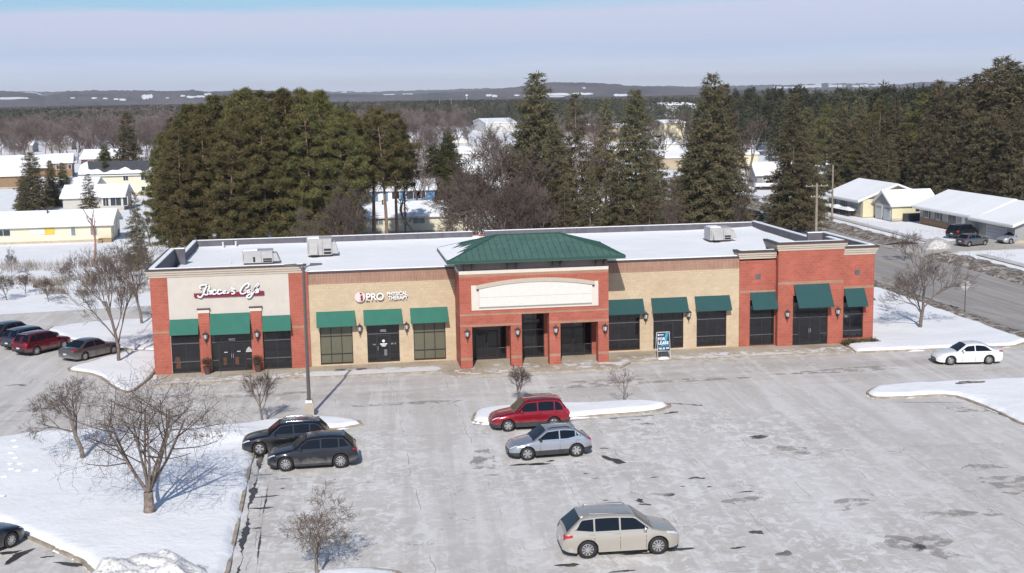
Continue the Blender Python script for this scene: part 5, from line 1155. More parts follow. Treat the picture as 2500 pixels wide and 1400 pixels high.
    for w in wins:
        wx,wz,ww,wh=w[:4]; gl=w[4] if len(w)>4 else HGL; sh=w[5] if len(w)>5 else 0
        fr=MB(); fr.box(wx-.07,wx+ww+.07,-.07,-.01,wz-.07,wz+wh+.07,0)
        if sh: fr.box(wx-.42,wx-.08,-.05,-.01,wz-.05,wz+wh+.05,1); fr.box(wx+ww+.08,wx+ww+.42,-.05,-.01,wz-.05,wz+wh+.05,1)
        fo=fr.build('window',[TRIMW,SHUT],o)
        g=MB(); nn=2 if ww>.9 else 1
        for q in range(nn): g.box(wx+ww/nn*q+.03,wx+ww/nn*(q+1)-.03,-.085,-.072,wz,wz+wh)
        g.build('pane',gl,fo)
    for w in ends: # windows on an end wall: (which, y, z, w, h)
        e,wy,wz,ww,wh=w[:5]; xx=-.01 if e<0 else L+.01; s_=-1 if e<0 else 1
        fr=MB(); fr.box(xx,xx+s_*.06,wy-.07,wy+ww+.07,wz-.07,wz+wh+.07); fo=fr.build('window',TRIMW,o); g=MB(); g.box(xx+s_*.061,xx+s_*.075,wy,wy+ww,wz,wz+wh); g.build('pane',HGL,fo)
    for gx_,gw,gh in garage:
        g=MB(); g.box(gx_-.12,gx_+gw+.12,-.06,-.01,0,gh+.12,1); g.box(gx_,gx_+gw,-.09,-.062,0,gh,0)
        for q in range(1,5): g.box(gx_,gx_+gw,-.094,-.091,gh*q/5-.012,gh*q/5+.012,2)
        g.build('garage_door',[GARD,TRIMW,SHUT],o)
    if doorx is not None:
        g=MB(); g.box(doorx,doorx+.95,-.07,-.01,.2,2.25,0); g.build('door',TRIMW,o)
    return o
def loc(u,v): p=G(u,v,-.2); return p
SID_Y=sidemat('cream_siding',(.70,.66,.50)); SID_W=sidemat('white_siding',(.66,.655,.64)); SID_G=sidemat('grey_siding',(.33,.32,.32)); SID_B=sidemat('blue_siding',(.10,.24,.42)); SID_T=sidemat('tan_siding',(.46,.37,.26)); SID_YL=sidemat('yellow_siding',(.68,.62,.42)); SID_D=sidemat('dark_siding',(.10,.09,.085))
YPANE=M('yellow_board',(.68,.46,.06),.6)
p=loc(272,590); h=house(p.x-36,p.y,R(.5),36,8.0,2.6,1.5,SID_Y,'long cream single-storey house under snow at the left edge',chim=3,wins=[(20.6,1.25,1.9,.8),(25.3,1.35,1.7,.6,TRIMW),(33.2,1.0,.9,1.1,HGR),(13,1.25,1.8,.8),(5,1.25,1.8,.8),(30.6,1.0,.6,1.1,HGR)],ends=[(1,2.0,1.0,.7,1.4),(1,5.2,1.0,.7,1.4)])
g=MB(); g.box(29.0-2.2,29.0-.6,-.06,-.01,1.25,2.1); g.build('yellow_panel',YPANE,h)
g=MB(); g.box(34.4,36.2,-1.4,-.05,.0,.5,0); 
for k in range(4): g.box(34.4,35.0,-1.4-.3*k,-1.1-.3*k,0,.5-.12*k,0)
g.build('steps',M('deck_wood',(.34,.24,.14),.9),h)
p=loc(218,474); q=loc(383,476); h=house(p.x,q.y,R(0),(q.x-p.x),9.0,4.6,2.3,SID_Y,'two-storey white house with a bare dark grey roof edged in snow',roof=SHING,snowpatch=True,wins=[(1.0,3.2,1.3,.9),(8.6,3.2,1.0,.9),(12.8-.6,3.2,1.3,.9),(15,3.2,1.2,.9),(12.2,.9,1.6,.9),(15,.9,1.5,.9)],doorx=9.8,ends=[(1,3,3,1,1)])
p=loc(170,512); q=loc(303,514); house(p.x,q.y,R(0),(q.x-p.x),9.5,2.7,1.7,M('light_block',(.50,.48,.44),.85,var=.08),'low pale bungalow with a big three-part window and snowy roof',wins=[((q.x-p.x)*.66,.9,1.0,1.5),((q.x-p.x)*.66+1.3,.9,1.9,1.5),((q.x-p.x)*.66+3.5,.9,.8,1.5)],hipr=0,ends=[(1,3,1,1.2,1.2)])
p=loc(95,508); house(p.x,p.y+3,R(-3),9.5,11,3.0,1.9,SID_W,'pale gabled cottage under snow left of the bungalow',wins=[(5,1.3,1.8,1.0,HGR)],chim=1)
p=loc(0,428); q=loc(172,432); house(p.x-5,q.y,R(2),(q.x-p.x)+3,14,3.0,2.6,BRWALL,'wide brown house with a broad snow-covered roof in the left background',roof=SNOWROOF,wins=[(26,1.2,1.6,1.1),(16,1.2,1.6,1.1)],gable=sidemat('wood_gable',(.22,.12,.07)),over=.9)
p=loc(140,432); q=loc(180,434); house(p.x,q.y-2,R(8),(q.x-p.x),12,4.2,1.9,BRWALL,'tan brick gabled house end behind the dark spruces',roof=SNOWROOF,wins=[(1.5,2.4,1.3,1.1),(4.5,2.4,.8,1.1)],gable=BRWALL)
p=loc(190,420); house(p.x,p.y+6,R(-5),11,10,3.6,2.2,REDW,'dark red-walled house with snowy roof behind the bare trees',roof=SNOWROOF,wins=[(2,1.8,1.4,1.1)])
p=loc(0,462); house(p.x-6,p.y,R(4),12,9,3.2,2.2,BRWALL,'brown house with arched entry at the far left edge',roof=SNOWROOF,wins=[(3,1.2,1.4,1.1)])
# middle
p=loc(868,500); q=loc(1060,497); h=house(p.x,q.y-2,R(0),(q.x-p.x),9,2.9,1.3,SID_B,'bright blue house with white-framed windows behind the scotch pines',wins=[((q.x-p.x)-5.2,1.1,2.6,1.3),(6.5,1.2,1.4,1.2),(11,1.2,1.6,1.2)],doorx=4)
g=MB(); Lb=q.x-p.x; g.box(Lb-8.5,Lb-6.6,-.05,-.01,.0,2.6,0); g.box(1.5,Lb-9,-1.6,-.06,0,.9,1); g.build('porch',[TRIMW,M('tan_deck',(.45,.30,.15),.9)],h)
p=loc(862,572); q=loc(1168,562); house(p.x,q.y-1,R(0),(q.x-p.x),13,2.5,1.4,SID_Y,'long cream building with a deep snowy roof right behind the shops',chim=2,wins=[(8.6,1.35,1.7,.75,HGR),(21,1.35,1.2,.7,HGR),(3,1.35,1.3,.7,HGR)])
def shed(u0,u1,v,Dp,H,wall,label,rise=.5,roof=SNOWROOF,wins=(),cat='building'):
    p,q=loc(u0,v),loc(u1,v-.0); return house(p.x,min(p.y,q.y),R(0),abs(q.x-p.x),Dp,H,rise,wall,label,roof=roof,over=.3,name='commercial_building',cat=cat,wins=wins,thick=.3)
shed(1178,1262,322,60,5,SID_W,'broad white-roofed hall in the distance left of the tallest spruce',2.0)
shed(1200,1262,291,40,7,SID_D,'distant long building with white roof above the hall',1.0)
shed(1438,1545,346,30,6,SID_T,'tan building with dark stepped roofline seen between the middle spruces',1.0,wins=[(8,2,5,1.5),(20,2,5,1.5)])
shed(1604,1700,312,50,13,M('grey_metal_wall',(.30,.29,.30),.7,var=.15,scale=.3),'large grey warehouse with a snowy roof behind the spruces',1.0)
shed(1612,1672,350,20,8,SID_YL,'yellowish building below the grey warehouse',.8)
shed(1600,1700,412,16,3,SID_T,'low building with snowy roof behind the tallest right spruce',1.2)
shed(1350,1440,452,14,3,SID_W,'low white building half hidden by the leftmost spruces',1.4)
shed(1470,1560,470,12,3,SID_G,'grey house with snowy roof half hidden by the middle spruces',1.6)
shed(1755,1850,415,16,4,SID_YL,'yellow-walled building with snowy roof left of the bare maple',1.4)
shed(860,960,402,14,3,SID_W,'white-roofed house among bare trees behind the scotch pines',1.3)
shed(1080,1180,440,14,3,SID_W,'snowy-roofed house among the bare trees left of the tallest spruce',1.4)
shed(350,400,318,30,9,SID_T,'pale distant building at the edge of the pine grove',.8)
for (u0,u1,v,l) in ((955,1010,352,'snow-roofed cottage peeping between bare crowns behind the blue house'),(1020,1075,380,'white-roofed cottage left of the bare thicket, nearer the shops'),(1090,1140,352,'small snowy roof between the olive cedars and the white hall'),(1120,1185,398,'snowy-roofed bungalow low in the bare thicket'),(880,935,345,'small white roof just right of the pine grove top'),(1350,1420,380,'pale house between the tallest spruce and the next'),(1480,1545,392,'white-roofed house between the thin spruces'),(1600,1660,372,'snowy roof under the yellowish building'),(20,80,372,'far snowy roof above the wide brown house'),(120,175,366,'second far snowy roof right of the first above the brown house')):
    shed(u0,u1,v,11,3,[SID_W,SID_T,SID_G][len(l)%3],l,1.5)
# right
p=loc(1848,461); o=house(p.x+.0,p.y,R(-6),8.5,7.5,2.9,2.0,SID_G,'small grey-sided house with white snowy gable beyond the road',wins=[(1.2,1.0,1.5,1.2),(5.6,1.2,.9,1.0)],ends=[(-1,2,1,1.2,1.2)])
p=loc(1958,470); house(p.x,p.y+4,R(-14),18,9,2.7,1.8,SID_D,'dark low house with snowy roof behind the thick pole')
p=loc(2045,452); house(p.x+1,p.y+8,R(-20),20,11,3.0,2.6,SID_D,'dark house with a big shaded snowy roof among the pines')
FW=R(-90)
house(92.3,104.3,FW,12.6,11.0,2.65,2.1,SID_G,'pale yellow house with white snowy roof and a long hedge in front',gable=SID_YL,wins=[(1.6,.95,1.0,1.2,HGL,1),(5.6,.95,1.3,1.3,HGL,1)],over=.8,ends=[(1,4.2,1.2,.8,1.2)],z=-.1)
m_=MB(); m_.box(92.35,97.2,91.0,91.62,-.1,2.6); m_.box(94.9,95.5,90.93,91.0,1.3,1.85,1); m_.box(94.9,95.5,90.93,91.0,.7,1.2,1); pw_=m_.build('side_porch',[SID_YL,HGL]); tag(pw_,'pale yellow walled porch with small stacked windows between house and garage','porch')
gh=house(93.9,84.4,R(0),7.0,5.9,2.45,1.75,SID_YL,'pale yellow two-door garage with a snowy gable roof',gable=SID_G,wins=[(3.6,1.3,.7,.9)],name='garage',cat='garage',over=.35,z=-.1,thick=.18)
for y0_ in (.45,3.25):
    g=MB(); g.box(-.06,-.01,y0_-.12,y0_+2.32,0,2.2,1); g.box(-.09,-.062,y0_,y0_+2.2,0,2.08,0); g.box(-.1,-.091,y0_+.15,y0_+2.05,1.6,1.85,2); g.build('garage_door',[GARD,TRIMW,HGR],gh)
g=MB(); g.box(-.03,-.01,0,5.9,.0,2.45,0); g.build('garage_front',SID_G,gh)
g=MB(); g.box(1.6,4.6,-.9,-.25,0,1.1); g.build('bin_store',SHUT,gh)
house(96.4,80.6,FW,16.6,9.2,2.6,1.85,SID_G,'grey ranch house with dark shutters, brick base and snowy roof',wins=[(1.6,1.0,1.1,1.2,HGL,1),(5.0,1.0,1.1,1.2,HGL,1),(8.4,.6,2.3,1.6)],doorx=12.2,over=.8,z=-.1)
g=MB(); g.box(96.33,96.385,69.2,80.5,-.1,.75); tag(g.build('brick_plinth',BRWALL),'low red brick facing along the foot of the grey ranch house','brick facing')
house(95.9,63.9,FW,9.6,10.5,2.4,1.95,SID_G,'attached garage with one wide grey door under a snowy roof',gable=SID_Y,garage=[(3.0,4.6,2.15)],name='garage',cat='garage',over=.7,z=-.1,ends=())
# ================================================================ VEGETATION
def foliage(name,c1,c2,c3=None,objv=.5,scale=.5,rough=.9,trans=0):
    m_,t,b=newmat(name); b.inputs['Roughness'].default_value=rough; b.inputs['Specular IOR Level'].default_value=.15
    tcn=N(t,'ShaderNodeTexCoord'); n=N(t,'ShaderNodeTexNoise',Scale=scale,Detail=4.0,Roughness=.65); t.links.new(tcn.outputs['Object'],n.inputs['Vector'])
    n2=N(t,'ShaderNodeTexNoise',Scale=scale*9,Detail=2.0); t.links.new(tcn.outputs['Object'],n2.inputs['Vector'])
    st=[(.33,c1),(.58,c2)]+([(.72,c3)] if c3 else []); col=RAMP(t,MATH(t,'MULTIPLY_ADD',n2.outputs[0],.35,MATH(t,'MULTIPLY',n.outputs[0],.65)) if 0 else n.outputs[0],st)
    col=MIX(t,.45,col,RAMP(t,n2.outputs[0],[(.3,(.28,)*3),(.7,(.75,)*3)]),'OVERLAY')
    oi=N(t,'ShaderNodeObjectInfo'); hs=N(t,'ShaderNodeHueSaturation'); t.links.new(MATH(t,'MULTIPLY_ADD',oi.outputs['Random'],objv,1-objv/2),hs.inputs['Value']); t.links.new(MATH(t,'MULTIPLY_ADD',oi.outputs['Random'],.04,.48),hs.inputs['Hue']); t.links.new(col,hs.inputs['Color'])
    t.links.new(hs.outputs[0],b.inputs['Base Color']); return m_
PINEF=foliage('pine_needles',(.074,.074,.032),(.145,.128,.052),(.22,.16,.075),.25)
SPRF=foliage('spruce_needles',(.072,.070,.042),(.135,.114,.064),(.22,.15,.09),.4)
DARKF=foliage('far_evergreen',(.044,.050,.034),(.072,.072,.044),(.115,.095,.06),.5,.3)
ARBF=foliage('arborvitae',(.03,.045,.018),(.09,.085,.025),None,.2,.8)
BARK=M('pine_bark',(.22,.155,.12),.95,var=.3,scale=3,spec=.1); BARKG=M('grey_bark',(.20,.165,.145),.95,var=.3,scale=4,spec=.1,objvar=.3)
TWIGB=M('brown_twigs',(.125,.097,.084),.95,var=.25,scale=1,spec=.1,objvar=.4); TWIGR=M('reddish_twigs',(.155,.118,.108),.95,var=.25,scale=.3,spec=.1,objvar=.5); TWIGG=M('grey_twigs',(.21,.185,.17),.95,var=.2,scale=.3,spec=.1,objvar=.4)
BIRCH=M('birch_bark',(.22,.175,.15),.9,var=.5,scale=5,spec=.1); BERRY=M('dry_leaf_cluster',(.16,.10,.06),.9,var=.4,scale=5)
def rvec(r,n): v=r.normal(size=(n,3)); return v/np.linalg.norm(v,axis=1,keepdims=True)
def tuftsnp(r,C,n,ln,w,dirz=.0,spread=1.0,bias=None):
    """n slim triangles per centre, radiating"""
    m=len(C)*n; c=np.repeat(C,n,0); d=rvec(r,m); 
    if bias is not None: d=d+np.repeat(bias,n,0)
    d[:,2]+=dirz; d/=np.linalg.norm(d,axis=1,keepdims=True)+1e-9
    p=c+d*r.uniform(.05,.45,(m,1))*spread; s=np.cross(d,rvec(r,m)); s/=np.linalg.norm(s,axis=1,keepdims=True)+1e-9; s*=w; L=ln*r.uniform(.6,1.25,(m,1))
    V=np.stack([p-s,p+s,p+d*L],1).reshape(-1,3); return V
def tri(V): return np.arange(len(V)).reshape(-1,3)
def branch_cyl(mb,a,b,r0,r1,n=5,bend=0): 
    a,b=Vector(a),Vector(b); mid=(a+b)/2+Vector((0,0,bend)); mb.tube([a,mid,b],[r0,(r0+r1)/2,r1],n)
def pine_mesh(seed,H,R0=3.6,clear=.30,n=170,tuft=24,round_=.8,ln=.36,wd=.036,sub=9):
    r=np.random.default_rng(seed); t=MB(); lean=r.normal(0,.25,2)
    pts=[(lean[0]*f*f*2,lean[1]*f*f*2,H*f*.97) for f in np.linspace(0,1,8)]; t.tube(pts,[.24*(1-.8*f) for f in np.linspace(0,1,8)],7)
    C=[];B=[]; nw=int((1-clear)*H/.85)
    for i in range(nw):
        f=clear+(1-clear)*(i+.5)/nw; fc=(f-clear)/(1-clear); env=R0*min(1,(.55+fc*1.4))*max(.10,(1-max(0,fc-.42)**1.6*2.3)); m=max(3,int(n/nw*(.6+.6*(1-fc))))
        for q in range(m):
            a=2*math.pi*(q+r.random()*.7)/m+i*.9; rad=env*r.uniform(.55,1.12); bx,by=lean*f*f*2; z=H*f+r.normal(0,.15)
            tip=np.array([bx+rad*math.cos(a),by+rad*math.sin(a),z+rad*r.uniform(-.02,.30)-.25*(1-fc)])
            if q%2==0: branch_cyl(t,(bx,by,z-.3),tuple(tip),.055,.015,4,-.1)
            nbk=max(1,int(rad/1.15))
            for w_ in range(nbk):
                g=1-w_*1.1/max(rad,1.1)+r.normal(0,.04); cc=np.array([bx+(tip[0]-bx)*g,by+(tip[1]-by)*g,z+(tip[2]-z)*g+.12]); sz=r.uniform(.75,1.25)*(.75+.4*g)
                for q2 in range(sub): C.append(cc+rvec(r,1)[0]*np.array([.52,.52,.26])*sz*r.uniform(.3,1)); B.append([math.cos(a)*.15,math.sin(a)*.15,.45])
    C=np.array(C);B=np.array(B); V=tuftsnp(r,C,tuft,ln,wd,0,.6,B)
    return t.mesh('pine_trunk',BARK,True),npmesh('pine_crown',V,tri(V),PINEF)
def spruce_mesh(seed,H,R0=3.2,levels=34,mat=None,dens=1.0,low=.06,gap=0.0,power=1.0,wm=1.0,droop=.28):
    r=np.random.default_rng(seed); t=MB(); t.tube([(0,0,H*f) for f in np.linspace(0,1,6)],[.26*(1-.93*f)*H/20 for f in np.linspace(0,1,6)],7)
    C=[];B=[];
    for i in range(levels):
        f=low+(1-low)*(i+.5)/levels; fl=(1-f)**power; rad0=R0*(.06+fl)*1.0; nb=int((4+5*fl)*1.0)
        for k in range(nb):
            if r.random()<gap: continue
            a=2*math.pi*(k+r.random()*.6)/nb+i*1.1; rad=rad0*r.uniform(.62,1.15); z=H*f+r.normal(0,.12)
            dr=-droop*rad*(1-f*.9)+ (.35*rad if f>.85 else 0)
            if k%2==0 and rad>.9: branch_cyl(t,(0,0,z),(rad*.9*math.cos(a),rad*.9*math.sin(a),z+dr),.03,.01,3,-.05)
            m=max(3,int(rad*4.2*dens))
            for q in range(m):
                g=.18+.82*(q+r.random())/m; w=.32*rad*.35*g*r.normal(); sx=-math.sin(a)*w; sy=math.cos(a)*w
                C.append([rad*g*math.cos(a)+sx,rad*g*math.sin(a)+sy,z+dr*g**1.3+.10*g*g*rad*.5]); B.append([math.cos(a)*.6,math.sin(a)*.6,-.55])
    C=np.array(C);B=np.array(B); V=tuftsnp(r,C,int(9),.42*wm,.05*wm,0,.6,B)
    return t.mesh('spruce_trunk',BARKG,True),npmesh('spruce_crown',V,tri(V),mat or SPRF)
def bare_segs(r,H,spread=.5,levels=5,trunk=.28,first=.22,nb=(3,5),up=.35,r0=.14,lenf=.68,multi=0,droop=0,minr=.006,wig=.12,rf=.62,mfac=.62):
    """list of (points, radii, level)"""
    out=[]
    def grow(p,d,L,rad,lv):
        n=4 if lv<3 else 3; pts=[p]; q=p
        for i in range(n):
            d=(d+Vector(r.normal(0,wig,3))+Vector((0,0,(up if droop==0 or lv<3 else -droop)*.12))).normalized(); q=q+d*(L/n); pts.append(q)
        rr_=[max(minr,rad*(1-.45*i/n)) for i in range(n+1)]; out.append((pts,rr_,lv))
        if lv>=levels: return
        k=int(r.integers(nb[0],nb[1]+1))+ (1 if lv==0 else 0)
        for j in range(k):
            f=(.35+.65*(j+.6)/k) if lv>0 else (trunk+(1-trunk)*(j+.4)/k)
            idx=min(n-1,int(f*n)); fr=f*n-idx; base=pts[idx].lerp(pts[idx+1],min(1,fr)); ax=(pts[idx+1]-pts[idx]).normalized()
            a=j*2.4+r.uniform(0,1.5)+lv; perp=ax.orthogonal().normalized(); perp=Matrix.Rotation(a,3,ax)@perp
            s_=spread*r.uniform(.7,1.3); nd=(ax*math.cos(s_)+perp*math.sin(s_)).normalized()
            grow(base,nd,L*lenf*r.uniform(.75,1.15)*(1-.25*(f-.5)),max(minr,rad*rf*(1-.35*f)),lv+1)
    if multi:
        for j in range(multi):
            a=2*math.pi*j/multi+r.uniform(-.3,.3); s_=spread*r.uniform(.25,.75)
            grow(Vector((0,0,H*first)),Vector((math.sin(s_)*math.cos(a),math.sin(s_)*math.sin(a),math.cos(s_))),H*.62,r0*mfac,1)
        out.append(([Vector((0,0,-.1)),Vector((0,0,H*first*.5)),Vector((0,0,H*first*1.08))],[r0*1.35,r0*1.0,r0*.9],0))
    else: grow(Vector((0,0,-.1)),Vector((0,0,1)),H*.72,r0,0)
    return out
def bare_mesh(seed,H,mats,tw=2,sides=(7,5,4,3,3,3,3),berries=0,**k):
    r=np.random.default_rng(seed); segs=bare_segs(r,H,**k); t=MB(); V=[]; BV=[]
    zmax=max(p.z for s in segs for p in s[0]); sc=H/zmax
    tm=MB()
    for pts,rr_,lv in segs:
        pts=[p*sc if 0 else Vector((p.x*sc,p.y*sc,p.z*sc)) for p in pts]
        (t if lv<tw else tm).tube(pts,rr_,sides[min(lv,6)],0,cap=False)
        if berries and lv>=k.get('levels',5)-1 and r.random()<berries: BV.append(np.array(pts[-1]))
    out=[t.mesh('tree_trunk',mats[0],True),tm.mesh('tree_twigs',mats[1])]
    if BV: Vb=tuftsnp(r,np.array(BV),5,.07,.02,0,.25); out.append(npmesh('leaf_clusters',Vb,tri(Vb),BERRY))
    return out
def far_bare_mesh(seed,H,mat,n=900,width=.5,w=.035,shape='round'):
    """winter crown for the distance: a trunk, limbs and very many slim twigs"""
    r=np.random.default_rng(seed); segs=bare_segs(r,H,levels=3,nb=(4,5),spread=.55,r0=.16*H/12,minr=.02); zmax=max(p.z for s in segs for p in s[0]); sc=H*.92/zmax
    t=MB(); C=[];D=[]
    for pts,rr_,lv in segs:
        pts=[p*sc for p in pts]; t.tube(pts,rr_,3 if lv else 5,0,cap=False)
        if lv>=2:
            for q in range(len(pts)-1): C.append(np.array(pts[q+1])); D.append(np.array((pts[q+1]-pts[q]).normalized()))
    C=np.array(C);D=np.array(D); k=max(1,n//len(C)); V=tuftsnp(r,C,k,H*.085,w,.15,.3,D*1.1)
    return t.mesh('tree_trunk',mat),npmesh('tree_twigs',V,tri(V),mat)
def put(name,meshes,x,y,z=-.2,rz=0,s=1,label=None,cat=None,group=None,parts=('trunk','crown','dry_leaves'),sz=None):
    o=empty(name,(x,y,z),rz,label,cat,group); o.scale=(s,s,sz or s)
    for m_,pn in zip(meshes,parts):
        q=place(pn,m_,(0,0,0),o)
        if pn=='dry_leaves': q['kind']='stuff'
    return o
def topz(u,v,x,y):
    w=ray(u,v); t=math.hypot(x-CP.x,y-CP.y)/math.hypot(w.x,w.y); return CP.z+w.z*t
def xy(u,Y,v=420): p=PW(u,v,Y); return p.x,Y
rr=random.Random(11)
def at_top(name,mlist,Hm,u,Y,vt,label,cat,group=None,wide=1.0,**k):
    x,y=xy(u,Y,max(vt+60,300)); h=topz(u,vt,x,y)+.2; s=h/Hm; i=rr.randrange(len(mlist))
    return put(name,mlist[i],x,y,-.2,rr.uniform(0,6.28),s*wide,label,cat,group,sz=s,**k)
# ---- pine grove behind the cafe
PINES=[pine_mesh(s,20,3.7,.17,190,22,ln=.36,wd=.036) for s in (1,2,3,4)]
GP='pines of the dense grove behind the cafe end'
ORD=['leftmost','second','third','fourth','fifth','sixth','seventh','eighth','ninth','tenth','eleventh','twelfth','thirteenth','fourteenth','fifteenth','sixteenth']
def grovelab(u,Y):
    row=[(a,b) for a,b,_,_ in GROVE if (b<=60)==(Y<=60) and (b<=66)==(Y<=66)]; i=sorted(row).index((u,Y)); r_='front' if Y<=60 else ('middle' if Y<=66 else 'rear')
    return '%s pine%s in the %s row of the dense grove behind the cafe'%(ORD[i],'' if i==0 else ' from the left',r_)
GROVE=((402,60,330,.95),(432,55,300,.9),(455,64,262,1.05),(490,58,262,1.0),(520,66,240,1.1),(548,54,268,1.0),(585,62,226,1.1),(612,70,223,1.0),(640,56,246,1.05),(672,64,229,1.1),(700,60,224,1.0),(728,68,221,1.05),(752,56,238,1.0),(782,62,228,1.1),(808,70,236,1.0),(832,58,268,.95),(560,76,240,1.1),(760,78,232,1.0),(660,76,228,1.0),(412,70,300,.9),(470,74,262,1.0))
for i,(u,Y,vt,w) in enumerate(GROVE):
    at_top('pine_tree',PINES,20,u,Y,vt,grovelab(u,Y),'pine tree',GP,w)
SCOTS=[pine_mesh(s,17,3.2,.50,84,22,ln=.36,wd=.036) for s in (11,12)]
for i,(u,Y,vt,w) in enumerate(((868,66,282,.95),(905,70,268,1.1),(938,64,286,1.05),(962,72,278,1.0),(985,78,330,.8))):
    at_top('pine_tree',SCOTS,17,u,Y,vt,'%s loose-crowned pine of the five before the blue house'%['leftmost','second','middle','fourth','rightmost'][i],'pine tree','open pines right of the grove',w)
# ---- spruces behind the portico and right wing
SPR=[spruce_mesh(s,22,4.9,42,dens=1.25,power=.72,wm=1.15) for s in (21,22,23)]
THIN=[spruce_mesh(s,18,4.0,32,dens=1.0,gap=.28,power=.7,wm=1.1) for s in (31,32)]
def spr(u,Y,vt,w,label,ml=SPR,Hm=22,g='spruces behind the shops roof'): return at_top('spruce_tree',ml,Hm,u,Y,vt,label,'spruce tree',g,w)
spr(1310,66,176,1.28,'tallest spruce, rusty-tipped, rising above the horizon behind the hip roof')
spr(1352,60,300,1.1,'lower spruce pressed against the right side of the tallest one')
spr(1272,72,330,1.0,'spruce half hidden by bare twigs left of the tallest one')
spr(1405,64,228,.95,'thin spruce, first right of the tallest one',THIN,18); spr(1478,68,246,1.0,'thin spruce standing before the tan stepped building',THIN,18)
spr(1552,62,218,1.12,'broad spruce right of the tan stepped building'); spr(1608,74,330,.9,'short spruce before the grey warehouse',THIN,18)
spr(1440,58,400,1.0,'low spruce bush-like behind the roof edge, left of the white van',THIN,18); spr(1510,60,395,1.1,'low spruce behind the roof edge, right of the white van',THIN,18); spr(1650,62,420,1.0,'low spruce tight behind the roof, left of the twin tops',THIN,18)
spr(1700,70,292,1.05,'rusty spruce on the left flank of the twin-topped pair'); spr(1737,66,180,1.22,'tall spruce, left of two tops above the horizon'); spr(1768,70,205,1.05,'tall spruce, right and lower of two tops above the horizon')
spr(1378,56,440,.9,'small spruce behind the roof edge near the hip roof',THIN,18); spr(1585,57,440,.9,'small spruce behind the roof edge near the middle',THIN,18)
# right side forest: individual conifers
SPM=[spruce_mesh(s,19,4.4,30,dens=.9,power=.65,wm=1.4) for s in (41,42,43)]; PIM=[pine_mesh(s,18,4.2,.2,110,14,ln=.5,wd=.06,sub=6) for s in (51,52,53)]
spr(1938,76,228,1.1,'dark spruce leaning over the weathered pole by the road',g='trees right of the road'); spr(1972,88,262,1.0,'rusty spruce just right of the dark one by the road',g='trees right of the road')
spr(1902,70,520,.9,'small spruce top above the roof corner',THIN,18,'trees right of the road')
GR='conifers of the wood right of the road'
far=[]
for (u,Y,vt,w) in ((2015,150,258,1),(2055,140,250,1.1),(2100,150,240,1.1),(2145,142,246,1.1),(2185,138,244,1.1),(2225,132,262,1),(2258,128,232,1.1),(2292,125,198,1.2),(2325,118,206,1.1),(2352,112,192,1.2),(2385,106,180,1.25),(2412,112,166,1.2),(2440,104,142,1.3),(2468,98,150,1.3),(2492,92,168,1.3),(2520,90,150,1.3),(2550,85,160,1.3),(2430,88,260,1.1),(2480,80,262,1.1),(2290,108,330,1),(2340,98,320,1),(2390,92,300,1.1),(2240,118,330,1),(2170,125,330,1),(2110,132,330,1.1),(2205,128,300,1.1),(2270,112,280,1.1),(2310,104,290,1.1),(2365,98,250,1.2),(2405,92,270,1.1),(2450,86,300,1.1),(2500,78,290,1.1),(2060,160,300,1),(2000,170,290,1),(2130,125,300,1.1),(2085,138,290,1.1)):
    far.append((u,Y,vt,w))
for i,(u,Y,vt,w) in enumerate(far):
    ml,Hm=(PIM,18) if (i*7)%3==0 and u<2300 else (SPM,19)
    row=sorted((a,b) for a,b,_,_ in far if (b>=125)==(Y>=125) and (b>=100)==(Y>=100)); j=row.index((u,Y))
    at_top('evergreen_tree',ml,Hm,u,Y,vt,'%s evergreen%s in the %s rank of the wood right of the road'%(ORD[j],'' if j==0 else ' from the left','front' if Y<100 else ('middle' if Y<125 else 'back')),'evergreen tree',GR,w)
# ---- left foreground and middle conifers
spr(78,150,372,1.5,'wide snowy spruce in front of the brown house at left',SPM,19,'garden conifers left'); spr(218,118,425,1.3,'narrow open-topped spruce rising behind the long cream house',THIN,18,'garden conifers left'); spr(155,162,398,1.2,'dark spruce beside the brown brick gable',SPM,19,'garden conifers left')
spr(125,158,392,1.0,'slim dark spruce left of the brick gable',SPM,19,'garden conifers left'); spr(310,205,275,1.1,'tall dark spruce above the dark-roofed white house',SPM,19,'garden conifers left'); spr(330,60,470,.9,'young spruce left of the pine grove',THIN,18,'garden conifers left'); spr(60,140,430,1.2,'snow-dusted spruce low at the left edge',SPM,19,'garden conifers left')
ARB=[spruce_mesh(61,7,1.6,26,ARBF,dens=2.4,low=.01,power=.75,wm=.8,droop=-.1)]
for (u,Y,vt,w,l) in ((260,186,396,1.15,'dark cone-shaped arborvitae against the two-storey white house'),(297,184,440,.6,'small rusty arborvitae by the white house door'),(259,240,358,1.6,'round golden-green cedar above the dark roof'),(176,150,497,.6,'tiny conical shrub by the bungalow wall'),(380,190,370,1.3,'golden-green cedar at the edge of the pine grove'),(1060,150,360,1.8,'olive cedar in the middle bare woods'),(1095,170,330,1.6,'olive cedar right of the first in the middle woods')):
    at_top('cedar_tree',ARB,7,u,Y,vt,l,'cedar',None,w)
